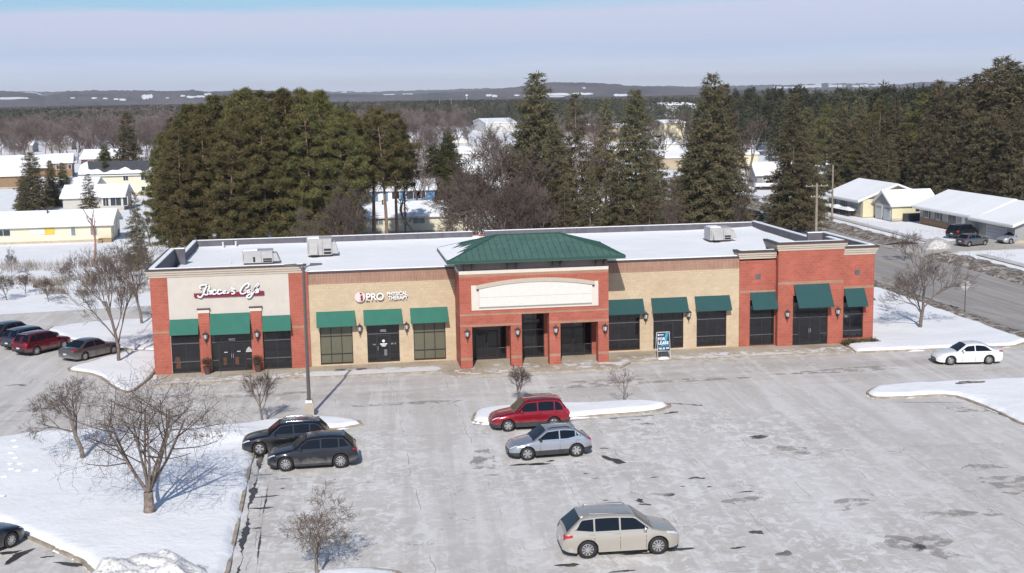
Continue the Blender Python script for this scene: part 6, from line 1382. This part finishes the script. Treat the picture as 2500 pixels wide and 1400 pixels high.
# ---- bare trees by the shops
def bare(label,u,v,vt,seed,mats=(BARKG,TWIGB),s=1.0,z=.05,cat='bare tree',group=None,**k):
    p=G(u,v,z); h=topz(u,vt,p.x,p.y)-z; ms=bare_mesh(seed,h,mats,**k); return put('bare_tree',ms,p.x,p.y,z-.05,0,1,label,cat,group,parts=('trunk','branches','dry_leaves'))
bare('big many-stemmed bare birch on the snow lawn, casting a long blue shadow',366,1258,862,71,(BIRCH,TWIGB),levels=5,multi=9,spread=1.12,r0=.24,first=.17,lenf=.62,nb=(3,5),wig=.06,droop=.22,up=.6,minr=.0055,tw=2,rf=.46,mfac=.33)
bare('round-crowned small bare maple behind the birch on the snow lawn',204,1124,905,72,levels=5,spread=.72,r0=.14,trunk=.42,nb=(4,5),lenf=.64,wig=.10,up=.1,minr=.0055,rf=.50)
bare('young bare tree beside the light pole island',642,1031,895,73,levels=4,spread=.5,r0=.08,trunk=.33,nb=(5,6),lenf=.64,minr=.006,rf=.5)
bare('bare sapling hiding behind the bright red SUV',1264,984,886,74,levels=5,spread=.48,r0=.07,trunk=.1,nb=(3,5),lenf=.7,minr=.005,berries=.02,rf=.55)
bare('small wispy bare sapling on the middle snow island',1527,983,893,75,levels=4,spread=.55,r0=.05,trunk=.2,nb=(3,4),lenf=.6,minr=.006,berries=.03,rf=.55)
bare('bushy crab tree with dry brown clusters at the bottom edge',775,1408,1186,76,levels=5,spread=.78,r0=.085,trunk=.16,nb=(4,5),lenf=.70,wig=.13,minr=.0055,berries=.03,up=.2,rf=.50)
bare('tall slender bare maple in the side bed left of the cafe',290,882,598,77,levels=5,spread=.46,r0=.14,trunk=.22,nb=(4,6),lenf=.64,minr=.006,rf=.5,up=.5)
bare('bare tree near the cafe rear corner by the lane',347,792,560,78,levels=5,spread=.42,r0=.13,trunk=.3,nb=(3,4),lenf=.66,minr=.008)
bare('bare maple on the corner lawn beside the road',2246,802,560,179,levels=5,spread=.5,r0=.15,trunk=.16,nb=(4,6),lenf=.64,minr=.006,rf=.5,up=.45)
bare('thin bare shrub-like tree by the road verge',2208,635,555,80,levels=4,spread=.55,r0=.06,trunk=.1,nb=(4,5),lenf=.7,minr=.01,z=0)
bare('tall bare tree with a straight pale trunk beyond the road bend',1824,505,282,81,levels=6,spread=.40,r0=.30,trunk=.42,nb=(3,5),lenf=.55,minr=.018,z=0)
bare('dead reddish snag rising in front of the long cream house',229,640,500,82,(M('red_bark',(.32,.18,.15),.9,var=.2),TWIGB),levels=2,spread=.35,r0=.16,trunk=.5,nb=(2,3),lenf=.4,minr=.03,z=0)
bare('leaning dark bare tree at the left edge of the pine grove',368,600,500,83,levels=5,spread=.6,r0=.14,nb=(3,4),minr=.012,z=0)
bare('bent bare tree with a kinked trunk in front of the cream building',1040,590,430,84,levels=4,spread=.5,r0=.2,trunk=.5,nb=(3,4),lenf=.5,minr=.015,z=0,wig=.28)
# brown thicket of crowns behind the portico
BT=[bare_mesh(s,11,(BARKG,TWIGB),levels=5,spread=.58,r0=.16,trunk=.12,nb=(4,5),lenf=.66,minr=.016,wig=.14) for s in (91,92,93)]
TH={u:o for u,o in zip(sorted((1160,1200,1240,1270,1130,1300,1215,1175,1255,1340,830,860,1080,1635,1800,1100,760,845,880)),['first']+ORD[1:]+['seventeenth','eighteenth','nineteenth'])}
for i,(u,Y,vt,w) in enumerate(((1160,62,380,1.1),(1200,58,350,1.2),(1240,64,345,1.2),(1270,56,385,1.1),(1130,70,400,1.0),(1300,58,400,1.1),(1215,50,430,1.1),(1175,54,440,1.0),(1255,50,440,1.0),(1340,52,430,.9),(830,50,455,.8),(860,56,420,.8),(1080,80,420,.9),(1635,56,470,.7),(1800,62,470,.6),(1100,62,480,.8),(760,48,500,.6),(845,84,395,.9),(880,96,400,.8))):
    at_top('bare_tree',BT,11,u,Y,vt,'%s brown bare tree from the left in the thicket behind the shops roof'%TH[u],'bare tree','bare thicket behind the shops',w,parts=('trunk','branches'))
for (u,Y,vt,w) in ((28,60,600,.6),(310,44,600,.55),(270,50,640,.45),(345,52,575,.6),(230,42,660,.4),(300,52,590,.5)):
    at_top('bare_tree',BT,11,u,Y,vt,'%s thin bare tree from the left beyond the lane'%{28:'first',230:'second',270:'third',300:'fourth',310:'fifth',345:'sixth'}[u],'bare tree','bare trees beyond the lane',w,parts=('trunk','branches'))
for i,(u,Y,vt,w) in enumerate(((15,40,655,.8),(62,44,662,.8),(118,38,672,.7),(160,52,640,.7),(205,36,690,.6))):
    at_top('shrub',BT,11,u,Y,vt,'%s low brown shrub from the left in the snowy field by the lane'%['first','second','third','fourth','fifth'][i],'shrub','shrubs in the field by the lane',w*1.6,parts=('trunk','branches'))
# ---- woods of the middle distance: individuals, then the rest as one mass
FB=[far_bare_mesh(s,13,m_,1500,w=.04) for s,m_ in ((101,TWIGR),(102,TWIGR),(103,TWIGG),(104,TWIGB))]
FC=[]
for s in (111,112,113):
    r=np.random.default_rng(s); t=MB(); t.tube([(0,0,0),(0,0,14)],[.25,.06],5); C=[];B=[]
    for i in range(150):
        f=.2+.8*i/150; a=i*2.4; rad=(3.4*(1-((f-.35)/.72)**2) if s!=112 else 3.2*(1.12-f))*r.uniform(.5,1.05); rad=max(.15,rad); C.append([rad*math.cos(a),rad*math.sin(a),15*f+r.normal(0,.3)]); B.append([math.cos(a)*.4,math.sin(a)*.4,.3])
    V=tuftsnp(r,np.array(C),12,.95,.13,0,1.2,np.array(B)); FC.append((t.mesh('tree_trunk',BARKG),npmesh('tree_crown',V,tri(V),DARKF)))
rs=np.random.default_rng(5)
def inhouse(x,y):
    for o in HB:
        if o[0]-3<x<o[1]+3 and o[2]-12<y<o[3]+2: return True
    return False
HB=[]
for o in bpy.data.objects:
    if o.get('category') in ('house','building','garage') and o.name!='retail_building':
        xs=[];ysx=[]
        Mx=Matrix.Translation(o.location)@Matrix.Rotation(o.rotation_euler.z,4,'Z')
        for c in o.children:
            if c.type=='MESH':
                for b in c.bound_box: q=Mx@Vector(b); xs.append(q.x); ysx.append(q.y)
        if xs: HB.append((min(xs),max(xs),min(ysx),max(ysx)))
nb_=nc_=0; cand=[]
def wlab(k,u,v):
    c='behind the left houses' if u<220 else 'above the dark-roofed white house' if u<420 else 'behind the pine grove' if u<870 else 'behind the blue house' if u<1150 else 'near the white-roofed hall' if u<1290 else 'behind the middle spruces' if u<1560 else 'around the grey warehouse' if u<1790 else 'beyond the small grey house' if u<1990 else 'behind the yellow house' if u<2220 else 'behind the grey ranch house'
    r='at the wood edge' if v>370 else 'low in the woods' if v>330 else 'mid woods' if v>300 else 'high in the woods' if v>282 else 'at the wood rim'
    return '%s %s %s'%(k,r,c)
def pix(x,y,z=0):
    v=Vector((x,y,z))-CP; d=v.dot(AF); return 1250+FPX*v.dot(AR)/d,700-FPX*v.dot(AU)/d
# sample positions in world polar wedge
for _ in range(9000):
    th=rs.uniform(-.42,.62)+YAW*0; rad=math.sqrt(rs.uniform(170**2,900**2)) ; x=CP.x+rad*math.sin(th+.06); y=CP.y+rad*math.cos(th+.06)
    if y<100: continue
    u,v=pix(x,y)
    if u<-80 or u>2580: continue
    cand.append((rad,x,y,u,v))
cand.sort(); used={}; restb=[];restc=[]
def free(x,y,d):
    k=(int(x//d),int(y//d))
    for a in (-1,0,1):
        for b in (-1,0,1):
            for (p,q) in used.get((k[0]+a,k[1]+b),()):
                if (p-x)**2+(q-y)**2<d*d: return False
    used.setdefault(k,[]).append((x,y)); return True
for rad,x,y,u,v in cand:
    if inhouse(x,y): continue
    f=float(vnoise(np.array([x]),np.array([y]),77,2,.02)[0])
    # what grows where, as seen in the photograph
    if u<430:
        if v>404: continue
        kind='b' if v>292 else ('c' if f>-.5 else 'b'); dens=1.0
        if v>345: dens=.8
    elif u<870: kind='b' if f>0 else 'c'; dens=.6
    elif u<1290:
        if v>300 and rs.random()<.74: continue
        if 1150<u<1280 and 262<v<405 and (v<345 or rs.random()<.8): continue
        kind='b' if (v>300 or f>.2) else 'c'; dens=.8
    elif u<1790:
        if v>330 and rs.random()<.82: continue
        kind='c' if (f>-.3 and v<340) else 'b'; dens=.8
    else:
        if v>415: continue
        if u<1900 and v>380: continue
        kind='c' if f>-.85 else 'b'; dens=1.0
    if rs.random()>dens: continue
    if 62<x<96 and y<230: continue
    if not free(x,y,(6.5 if u<430 else 7.5) if rad<450 else 9.0): continue
    hh=(rs.uniform(9,14.5) if kind=='b' else (rs.uniform(11,17.5) if u<1790 else rs.uniform(14,20)))
    if kind=='b' and nb_<290: 
        i=int(rs.integers(0,4)); i=i if u<1000 or i>1 else i
        put('bare_tree',FB[i],x,y,-.2,rs.uniform(0,6),hh/13,wlab('leafless tree',u,v),'bare tree','leafless trees of the middle distance',parts=('trunk','crown')); nb_+=1
    elif kind=='c' and nc_<235:
        put('evergreen_tree',FC[int(rs.integers(0,3))],x,y,-.2,rs.uniform(0,6),hh/15,wlab('dark evergreen',u,v),'evergreen tree','evergreens of the middle distance',parts=('trunk','crown')); nc_+=1
    else: (restb if kind=='b' else restc).append((x,y,hh))
def mass(name,lst,mat,label,wide,n,ln,w,seed):
    r=np.random.default_rng(seed); P=np.array(lst); m=len(P); k=n
    f=r.uniform(.15,1,(m,k)); a=r.uniform(0,6.28,(m,k)); env=np.sqrt(np.clip(1-((f-.45)/.6)**2,0.02,1))*wide*P[:,2:3]/14; rad=env*np.sqrt(r.uniform(.1,1,(m,k)))
    C=np.stack([P[:,0:1]+rad*np.cos(a),P[:,1:2]+rad*np.sin(a),P[:,2:3]*f-.2],-1).reshape(-1,3)
    V=tuftsnp(r,C,3,ln,w,.4,.5); o=place(name,npmesh(name,V,tri(V),mat)); return tag(o,label,'woodland',kind='stuff')
print('bare',nb_,'con',nc_,'rest',len(restb),len(restc))
if restb: mass('leafless_woods',restb,TWIGR,'brownish leafless woods far behind the houses',3.6,46,1.9,.16,1)
if restc: mass('evergreen_woods',restc,DARKF,'dark evergreen woods far behind the houses',3.2,60,1.5,.30,2)
# ================================================================ FAR LAND
def farwood():
    m_,t,b=newmat('far_woodland'); b.inputs['Roughness'].default_value=.95; b.inputs['Specular IOR Level'].default_value=.1
    g=N(t,'ShaderNodeNewGeometry')
    def nz(s,d=4.0,off=0):
        mm=N(t,'ShaderNodeMapping'); mm.inputs['Location'].default_value=(off,0,0); t.links.new(g.outputs['Position'],mm.inputs[0]); n=N(t,'ShaderNodeTexNoise',Scale=s,Detail=d,Roughness=.6); t.links.new(mm.outputs[0],n.inputs['Vector']); return n.outputs[0]
    col=RAMP(t,nz(.004,5.0),[(.40,(.040,.045,.030)),(.50,(.060,.058,.038)),(.56,(.12,.092,.080)),(.7,(.135,.105,.095))])
    col=MIX(t,.6,col,RAMP(t,nz(.09,3.0,50),[(.3,(.25,)*3),(.7,(.8,)*3)]),'OVERLAY'); t.links.new(col,b.inputs['Base Color']); return m_
FARW=farwood()
def canopy():
    th=np.arange(-.40,.56,.0022); rad=[880.]
    while rad[-1]<5200: rad.append(rad[-1]*1.0065)
    rad=np.array(rad); T,Rr=np.meshgrid(th,rad); X=CP.x+Rr*np.sin(T); Y=CP.y+Rr*np.cos(T)
    base=vnoise(X,Y,201,3,.0035); r=np.random.default_rng(9); Z=11+3.0*base+r.uniform(-3.6,4.2,X.shape)*np.clip(1.2-(Rr-900)/6000,.4,1)
    fld=vnoise(X,Y,303,3,.006); open_=(fld>1.05)&(Rr>1300)
    # open snowy ground in the middle of the view, towards the town
    U=1250+FPX*((X-CP.x)*AR.x+(Y-CP.y)*AR.y+(0-CP.z)*AR.z)/((X-CP.x)*AF.x+(Y-CP.y)*AF.y+(-CP.z)*AF.z)
    open_|=(U>930)&(U<1090)&(Rr>3200)&(Rr<3700)
    Z=Z*np.clip((Rr-876)/90,0,1)**.6; Z=np.where(open_,-3,Z); ny,nx=X.shape
    ii=np.arange(ny-1)[:,None]*nx+np.arange(nx-1)[None]; F=np.stack([ii,ii+1,ii+nx+1,ii+nx],-1).reshape(-1,4)
    tag(place('distant_woodland',npmesh('distant_woodland',np.stack([X,Y,Z],-1).reshape(-1,3),F,FARW)),'treetops of the wooded plain running to the hills','woodland',kind='stuff')
canopy()
def hillmat():
    m_,t,b=newmat('wooded_hill'); b.inputs['Roughness'].default_value=.95; b.inputs['Specular IOR Level'].default_value=.1
    g=N(t,'ShaderNodeNewGeometry')
    def nz(s,st,d=4.0,off=0):
        mm=N(t,'ShaderNodeMapping'); mm.inputs['Scale'].default_value=st; mm.inputs['Location'].default_value=(off,0,0); t.links.new(g.outputs['Position'],mm.inputs[0]); n=N(t,'ShaderNodeTexNoise',Scale=s,Detail=d,Roughness=.6); t.links.new(mm.outputs[0],n.inputs['Vector']); return n.outputs[0]
    col=RAMP(t,nz(.003,(1,1,3),5.0),[(.4,(.045,.045,.04)),(.5,(.10,.08,.075)),(.65,(.13,.10,.095))])
    col=MIX(t,.5,col,RAMP(t,nz(.04,(1,.3,2),3.0),[(.3,(.3,)*3),(.7,(.75,)*3)]),'OVERLAY')
    sn=RAMP(t,nz(.0034,(1,.5,9),3.0,700),[(.665,(0,)*3),(.675,(1,)*3)],'CONSTANT'); col=MIX(t,sn,col,(.8,.82,.86)); t.links.new(col,b.inputs['Base Color']); return m_
HILL=hillmat()
HF={}
def ridge(name,D,depth,prof,seed,fields=()):
    """prof: (bearing as picture column, crest row); the crest stands D metres out, with a front and a back slope"""
    us=np.arange(-350,2860,6.0); pu=np.array([p[0] for p in prof],float); pv=np.array([p[1] for p in prof],float)
    def dirtop(u):
        cv=np.interp(u,pu,pv); d=np.array([ray(a,b) for a,b in zip(u,cv)]); hd=np.hypot(d[:,0],d[:,1]); return d[:,:2]/hd[:,None],CP.z+d[:,2]/hd*D
    def height(top,t,x,y): return np.maximum(0,top+4)*(np.cos(np.clip(t,-1,1)*math.pi/2)**1.2)-4+(np.abs(t)>.01)*vnoise(x,y,seed+1,3,.004)*top*.05*(1-abs(t))
    HF[D]=(dirtop,height,depth)
    dirs,top=dirtop(us); top=top+vnoise(us*.05,us*0,seed,3,1.0)*D*.00035+np.random.default_rng(seed).uniform(-1,1,len(us))*D*.00035
    V=[]
    for t in np.linspace(-1,1,33):
        dist=D+t*depth; x=CP.x+dirs[:,0]*dist; y=CP.y+dirs[:,1]*dist; V.append(np.stack([x,y,height(top,t,x,y)],-1))
    V=np.array(V); ny,nx=V.shape[:2]; ii=np.arange(ny-1)[:,None]*nx+np.arange(nx-1)[None]; F=np.stack([ii,ii+1,ii+nx+1,ii+nx],-1).reshape(-1,4)
    tag(place(name,npmesh(name,V.reshape(-1,3),F,HILL,smooth=True)),kind='structure')
ridge('hills',5200,700,[(-350,228),(0,223),(90,226),(110,236),(165,222),(230,220),(330,221),(440,224),(470,220),(500,226),(560,223),(620,222),(700,226),(820,231),(950,232),(1100,226),(1180,222),(1240,214),(1300,207),(1350,201),(1420,202),(1500,206),(1560,211),(1640,214),(1720,215),(1790,218),(1900,220),(2100,216),(2300,212),(2860,200)],401)
ridge('hills',8200,900,[(-350,224),(0,226),(400,223),(700,224),(830,224),(900,225),(1000,222),(1100,219),(1300,213),(1700,211),(1780,209),(1900,208),(2000,206),(2100,205),(2160,207),(2300,199),(2450,203),(2860,196)],402)
# snowy fields lying on the far slopes
def onhill(u,v,D):
    dirtop,height,depth=HF[D]; d,top=dirtop(np.array([float(u)])); w=ray(u,v); sl=w.z/math.hypot(w.x,w.y)
    for t in np.linspace(-.99,-.02,140):
        dist=D+t*depth; x=CP.x+d[0,0]*dist; y=CP.y+d[0,1]*dist; h=float(height(top,t,np.array([x]),np.array([y]))[0])
        if CP.z+sl*dist<=h: return (x,y,h+2.5)
    return None
def field(u0,u1,v0,v1,D,seed=1):
    r=random.Random(seed+u0); n=9; mb=MB(); A=[];B=[]
    for i in range(n+1):
        t=i/n; u=u0+(u1-u0)*t; e=min(1,.35+2.2*math.sin(math.pi*t)); m_=(v0+v1)/2
        a=onhill(u,m_+(v1-m_)*e*r.uniform(.5,1.1),D); b=onhill(u,m_-(m_-v0)*e*r.uniform(.4,1.1),D)
        if a and b: A.append(a);B.append(b)
    for i in range(len(A)-1): mb.quad(A[i],A[i+1],B[i+1],B[i])
    if mb.f: tag(mb.build('snow_field',SNOWROOF),kind='structure')
for a in ((345,372,231,245),(222,236,240,244),(250,262,241,245),(276,288,242,247),(290,306,243,249),(440,452,234,239),(455,478,236,242),(478,500,235,241),(498,516,229,236),(170,182,240,243),(404,412,240,243),(935,965,231,234),(970,1008,230,233),(1186,1200,232,238),(1201,1214,233,240),(1255,1268,233,237),(1330,1400,229,236),(1395,1448,228,234),(1498,1532,231,238)): field(*a,5200)
for a in ((1885,1960,213,218),(1950,2010,209,216),(2000,2065,207,215),(2080,2120,210,215),(2125,2172,209,213),(1990,2030,206,210),(830,860,225,228)): field(*a,8200)
# ---- melt water, ruts and dirt on the tarmac
WET=M('wet_asphalt',(.052,.044,.040),.35,var=.3,scale=5,spec=.5); DAMP=M('damp_asphalt',(.20,.185,.175),.7,var=.3,scale=3); SALT=M('packed_snow_residue',(.74,.735,.73),.9,var=.1,scale=6)
def patch(u,v,rx,ry,mat,seed,ang=0.0,z=-.114,name='wet_patch'):
    p=G(u,v,-.12); r=random.Random(seed); n=22; ph=[r.uniform(0,6.28) for _ in range(4)]; mb=MB(); pts=[]
    for i in range(n):
        a=2*math.pi*i/n; k=1+.28*math.sin(2*a+ph[0])+.2*math.sin(3*a+ph[1])+.13*math.sin(5*a+ph[2])+.08*math.sin(8*a+ph[3]); x,y=rx*k*math.cos(a),ry*k*math.sin(a)
        pts.append((p.x+x*math.cos(ang)-y*math.sin(ang),p.y+x*math.sin(ang)+y*math.cos(ang),z))
    mb.add([(p.x,p.y,z)]+pts,[(0,1+i,1+(i+1)%n) for i in range(n)]); tag(mb.build(name,mat),kind='structure')
for i,(u,v,rx,ry,a) in enumerate(((1499,1124,.32,.75,.35),(1298,1134,.85,.22,0),(1345,1126,.2,.12,0),(1562,1223,.16,.3,.3),(1575,1232,.25,.12,-.5),(1822,1201,.3,.1,0),(1475,1095,.22,.1,0),(1430,1157,.14,.07,0),(1454,1168,.13,.06,0),(1598,1166,.2,.07,0),(1666,1188,.13,.06,0),(1732,1189,.15,.07,0),(1478,1222,.16,.05,0),(1388,1380,.5,.16,.1),(1650,1342,.55,.22,-.1),(1560,1352,.7,.12,0),(1800,1338,.3,.1,0),(1520,1395,.5,.1,.1),(640,1241,.65,.10,0),(650,1213,.5,.12,.05),(688,1170,.35,.06,0),(640,1160,.4,.07,0),(690,1193,.12,.07,0),(628,1290,.25,.07,0),(45,1358,.28,.75,-.5),(20,1350,.5,.18,.3),(115,1360,.25,.1,0),(175,1378,.9,.16,-.5),(1400,1023,.3,.08,0),(1500,1022,.35,.08,0),(1640,1008,.5,.15,.2),(1385,1031,.25,.06,0),(40,940,.5,.12,.1),(55,942,.3,.1,-.3),(1368,1055,.5,.08,0),(1916,1352,.3,.3,0))): patch(u,v,rx,ry,WET if i!=35 else DAMP,300+i,a)
for i,(u,v,rx,ry,a) in enumerate(((2235,1325,1.2,1.1,.2),(2275,1345,.5,1.2,.3),(2450,1180,1.5,1.1,0),(2400,1140,1.0,.6,0),(2340,1255,1.6,.5,-.3),(1812,1222,.9,.5,0),(2380,1000,1.6,.7,0),(1940,1100,.9,.8,0),(2080,1230,1.4,.5,.4),(1180,1120,.8,1.8,0),(640,965,2.6,.5,0),(1560,935,5.5,.7,0),(1000,985,3.0,.5,0),(2050,905,5,.6,0),(1480,880+50,2.4,.4,0),(100,1000,1.6,.4,0))): patch(u,v,rx,ry,DAMPT,400+i,a,-.1165,'damp_patch')
patch(2365,946,.75,.35,SLUSH,777,0,.235,'bare_ground')
def raggedline(pts,w,mat,seed,name='melt_edge',z=-.113):
    r=random.Random(seed); mb=MB(); P=[]
    for (x0,y0),(x1,y1) in zip(pts,pts[1:]):
        n=int(math.hypot(x1-x0,y1-y0)/.22); P+=[(x0+(x1-x0)*i/n,y0+(y1-y0)*i/n) for i in range(n)]
    dx,dy=P[-1][0]-P[0][0],P[-1][1]-P[0][1]; L=math.hypot(dx,dy); nx,ny=-dy/L,dx/L; A=[];B=[]; o=0
    for i,(x,y) in enumerate(P):
        o=o*.8+r.uniform(-.12,.12)*w*2; ww=w*max(.05,r.uniform(.2,1)*(.6+.6*math.sin(i*.23+seed))); A.append((x+nx*(o-ww),y+ny*(o-ww),z)); B.append((x+nx*(o+ww),y+ny*(o+ww),z))
    for i in range(len(P)-1): mb.quad(A[i],A[i+1],B[i+1],B[i])
    tag(mb.build(name,mat),kind='structure')
raggedline([(8.35,-41),(8.35,-30),(8.3,-20.5)],.22,WET,1); raggedline([(9.1,-41.5),(9.0,-31),(9.0,-27)],.05,WET,2,z=-.1125)
raggedline([(9,-41.2),(15,-41.0)],.06,WET,7)
raggedline([(20.4,-17.8),(26,-18.1),(31.5,-17.9)],.10,WET,3); raggedline([(45,-17.6),(50.6,-18.9),(51.6,-24.5)],.07,WET,4); raggedline([(31.6,-15.0),(33.2,-15.3),(35,-16.3)],.14,WET,5); raggedline([(45.8,-14.5),(53,-14.1)],.10,SALT,6)
for k in range(8): raggedline([(8.9+r_,-22.9-2.74*k) for r_ in (0,5.0)],.05,SALT,20+k,'stall_line',-.1155)
for k in range(7): raggedline([(27.5+r_,-20.6-2.74*k) for r_ in (0,5.2)],.045,SALT,40+k,'stall_line',-.1155)
for k in range(7): raggedline([(20.4+r_,-20.9-2.74*k) for r_ in (0,5.2)],.05,SALT,60+k,'stall_line',-.1155)
CHURN=snowmat('churned_snow',.42,1.6,(.88,.87,.87))
h_=fm.build('footprints',SNOW); tag(h_,kind='structure')
# dirty churned snow at the foot of the lawn
snowbed('snow_heap',ccw([(1.4,-42),(1.9,-39.0),(3.3,-37.6),(5.8,-37.2),(7.4,-39.0),(7.6,-42)]),h=.55,cell=.12,inset=.1,rag=.3,soft=1.2,bumps=.05,base=.05,mat=CHURN,kind=None,label='dirty churned snow heap at the bottom corner of the snow lawn',cat='snow heap',seed=51,pile=lambda X,Y:.22*vnoise(X,Y,71,6,2.4)+.45*np.exp(-((X-4)/1.9)**2-((Y+40.2)/1.5)**2))
# ---- weeds, hedges, shrubs
WEED=M('dry_weeds',(.24,.195,.155),.95,var=.35,scale=2)
def weeds(label,regions,n,h,w,seed):
    r=np.random.default_rng(seed); V=[]
    for (u0,v0,u1,v1) in regions:
        m=n
        us=r.uniform(u0,u1,m); vs=r.uniform(v0,v1,m)
        P=np.array([tuple(G(a,b,-.2)) for a,b in zip(us,vs)]); msk=vnoise(P[:,0],P[:,1],seed,3,.5)>-.15; P=P[msk]; m=len(P)
        d=rvec(r,m)*np.array([.35,.35,.0])+np.array([0,0,1]); s=np.stack([np.cos(a_:=r.uniform(0,3.14,m)),np.sin(a_),0*a_],-1)*w; L=h*r.uniform(.4,1.2,(m,1)); V.append(np.stack([P-s,P+s,P+d*L],1).reshape(-1,3))
    V=np.concatenate(V); tag(place('dry_grass',npmesh('dry_grass',V,tri(V),WEED)),label,'dry grass',kind='stuff')
weeds('dry brown weeds poking through the snow beyond the lane',((0,640,90,705),(80,690,160,720),(190,630,340,665),(60,645,240,690),(200,680,370,725)),1500,.85,.020,5)
weeds('dry grass tufts on the verges of the road',((2150,560,2480,640),(1900,540,2120,600),(2150,660,2210,700)),900,.35,.02,6)
def shrub(label,x,y,L,Dp,h,ang,mat,seed,snow=True,n=900,name='hedge',cat='hedge'):
    o=empty(name,(x,y,-.15),ang,label,cat); r=np.random.default_rng(seed); C=np.stack([r.uniform(0,L,n),r.uniform(0,Dp,n),r.uniform(.1,h*.9,n)],-1); V=tuftsnp(r,C,6,.22,.025,.3,.3); place('twigs',npmesh('hedge_twigs',V,tri(V),mat),(0,0,0),o)
    if snow:
        X,Y=np.meshgrid(np.linspace(-.1,L+.1,50),np.linspace(-.1,Dp+.1,12)); e=np.minimum(np.minimum(X+.1,L+.1-X)/.4,np.minimum(Y+.1,Dp+.1-Y)/.4); Z=h*.75+.3*h*np.sqrt(np.clip(e,0,1))+.14*vnoise(X,Y,seed,3,1.8)*np.clip(e,0,1); ii=np.arange(11)[:,None]*50+np.arange(49)[None]; F=np.stack([ii,ii+1,ii+51,ii+50],-1).reshape(-1,4)
        place('snow_cap',npmesh('hedge_snow',np.stack([X,Y,Z],-1).reshape(-1,3),F,SNOWROOF,smooth=True),(0,0,0),o)
    return o
shrub('long snow-capped hedge in front of the pale yellow house',90.6,106,13,1.8,1.2,R(-88),TWIGB,1)
shrub('flattened evergreen shrubs at the foot of the right end window',50.55,-1.15,2.6,.8,.35,0,foliage('juniper',(.05,.06,.03),(.10,.09,.05),None,.2,2),2,False,420,'shrub','shrub')
shrub('dark snow-topped shrubs at the door of the small grey house',96,150,5,1.5,.9,R(-20),TWIGB,3)
p=G(470,1085,.1); shrub('dead grass clump breaking through the snow lawn near the charcoal SUV',p.x,p.y,1.6,1.2,.6,0,WEED,4,False,160,'grass_clump','grass clump')
# snow heaps by the driveway
snowbed('snow_heap',ccw([tuple(G(2250,612)[:2]),tuple(G(2322,608)[:2]),tuple(G(2318,596)[:2]),tuple(G(2262,592)[:2])]),h=1.1,cell=.35,inset=.0,rag=.3,soft=2.0,bumps=.15,mat=SNOWD,kind=None,label='dirty ploughed snow heap at the mouth of the driveway',cat='snow heap',seed=50)
m_=MB(); m_.box(-.25,.25,-.1,.1,0,.5); m_.box(-.02,.02,-.12,-.1,.1,.45,1); p=G(2292,603); tag(m_.build('yard_sign',[WHITEP,SHUT],loc=(p.x,p.y,.2)),'small white yard marker on the dirty snow heap','yard marker')
m_=MB(); m_.lathe([(.55,0),(.6,.5),(.6,1.0),(.5,1.05)],(0,0,0),12,mi=0); 
p=G(282,577); tag(m_.build('barrel',M('grey_bin',(.16,.17,.19),.6),loc=(p.x,p.y,-.1)),'grey tank against the right end wall of the long cream house','tank')

# ---- the air: one closed box of thin even haze round everything but the sky
hz=MB(); hz.box(-9500,9500,-400,12500,-60,190); ho=hz.build('haze',None); ho.data.materials.clear()
hm=bpy.data.materials.new('haze_air'); hm.use_nodes=True; t=hm.node_tree; t.nodes.clear(); ou=N(t,'ShaderNodeOutputMaterial'); pv=N(t,'ShaderNodeVolumePrincipled'); pv.inputs['Density'].default_value=HAZED; pv.inputs['Color'].default_value=(.82,.87,1.0,1); pv.inputs['Anisotropy'].default_value=.0
t.links.new(pv.outputs[0],ou.inputs['Volume']); ho.data.materials.append(hm); tag(ho,'thin bluish haze over the valley','haze',kind='stuff')

# ---- give every wood tree its own place in its row
ordw=['first','second','third','fourth','fifth','sixth','seventh','eighth','ninth','tenth','eleventh','twelfth','thirteenth','fourteenth','fifteenth','sixteenth','seventeenth','eighteenth','nineteenth']
tens=['','','twenty','thirty','forty','fifty','sixty','seventy','eighty','ninety']; tord=['','','twentieth','thirtieth','fortieth','fiftieth','sixtieth','seventieth','eightieth','ninetieth']
def ow(i):
    if i<19: return ordw[i]
    i+=1; return tord[i//10] if i%10==0 else tens[i//10]+'-'+ordw[i%10-1]
gr={}
for o in list(COL.objects):
    if o.parent is None and o.get('group') in ('leafless trees of the middle distance','evergreens of the middle distance'): gr.setdefault(o['label'],[]).append(o)
for l,os_ in gr.items():
    if len(os_)<2: continue
    os_.sort(key=lambda o:pix(o.location.x,o.location.y)[0])
    for i,o in enumerate(os_):
        k,rest=l.split(' ',2)[0:2],l.split(' ',2)[2]; o['label']='%s %s from the left %s'%(ow(i),' '.join(k),rest.replace(',',''))
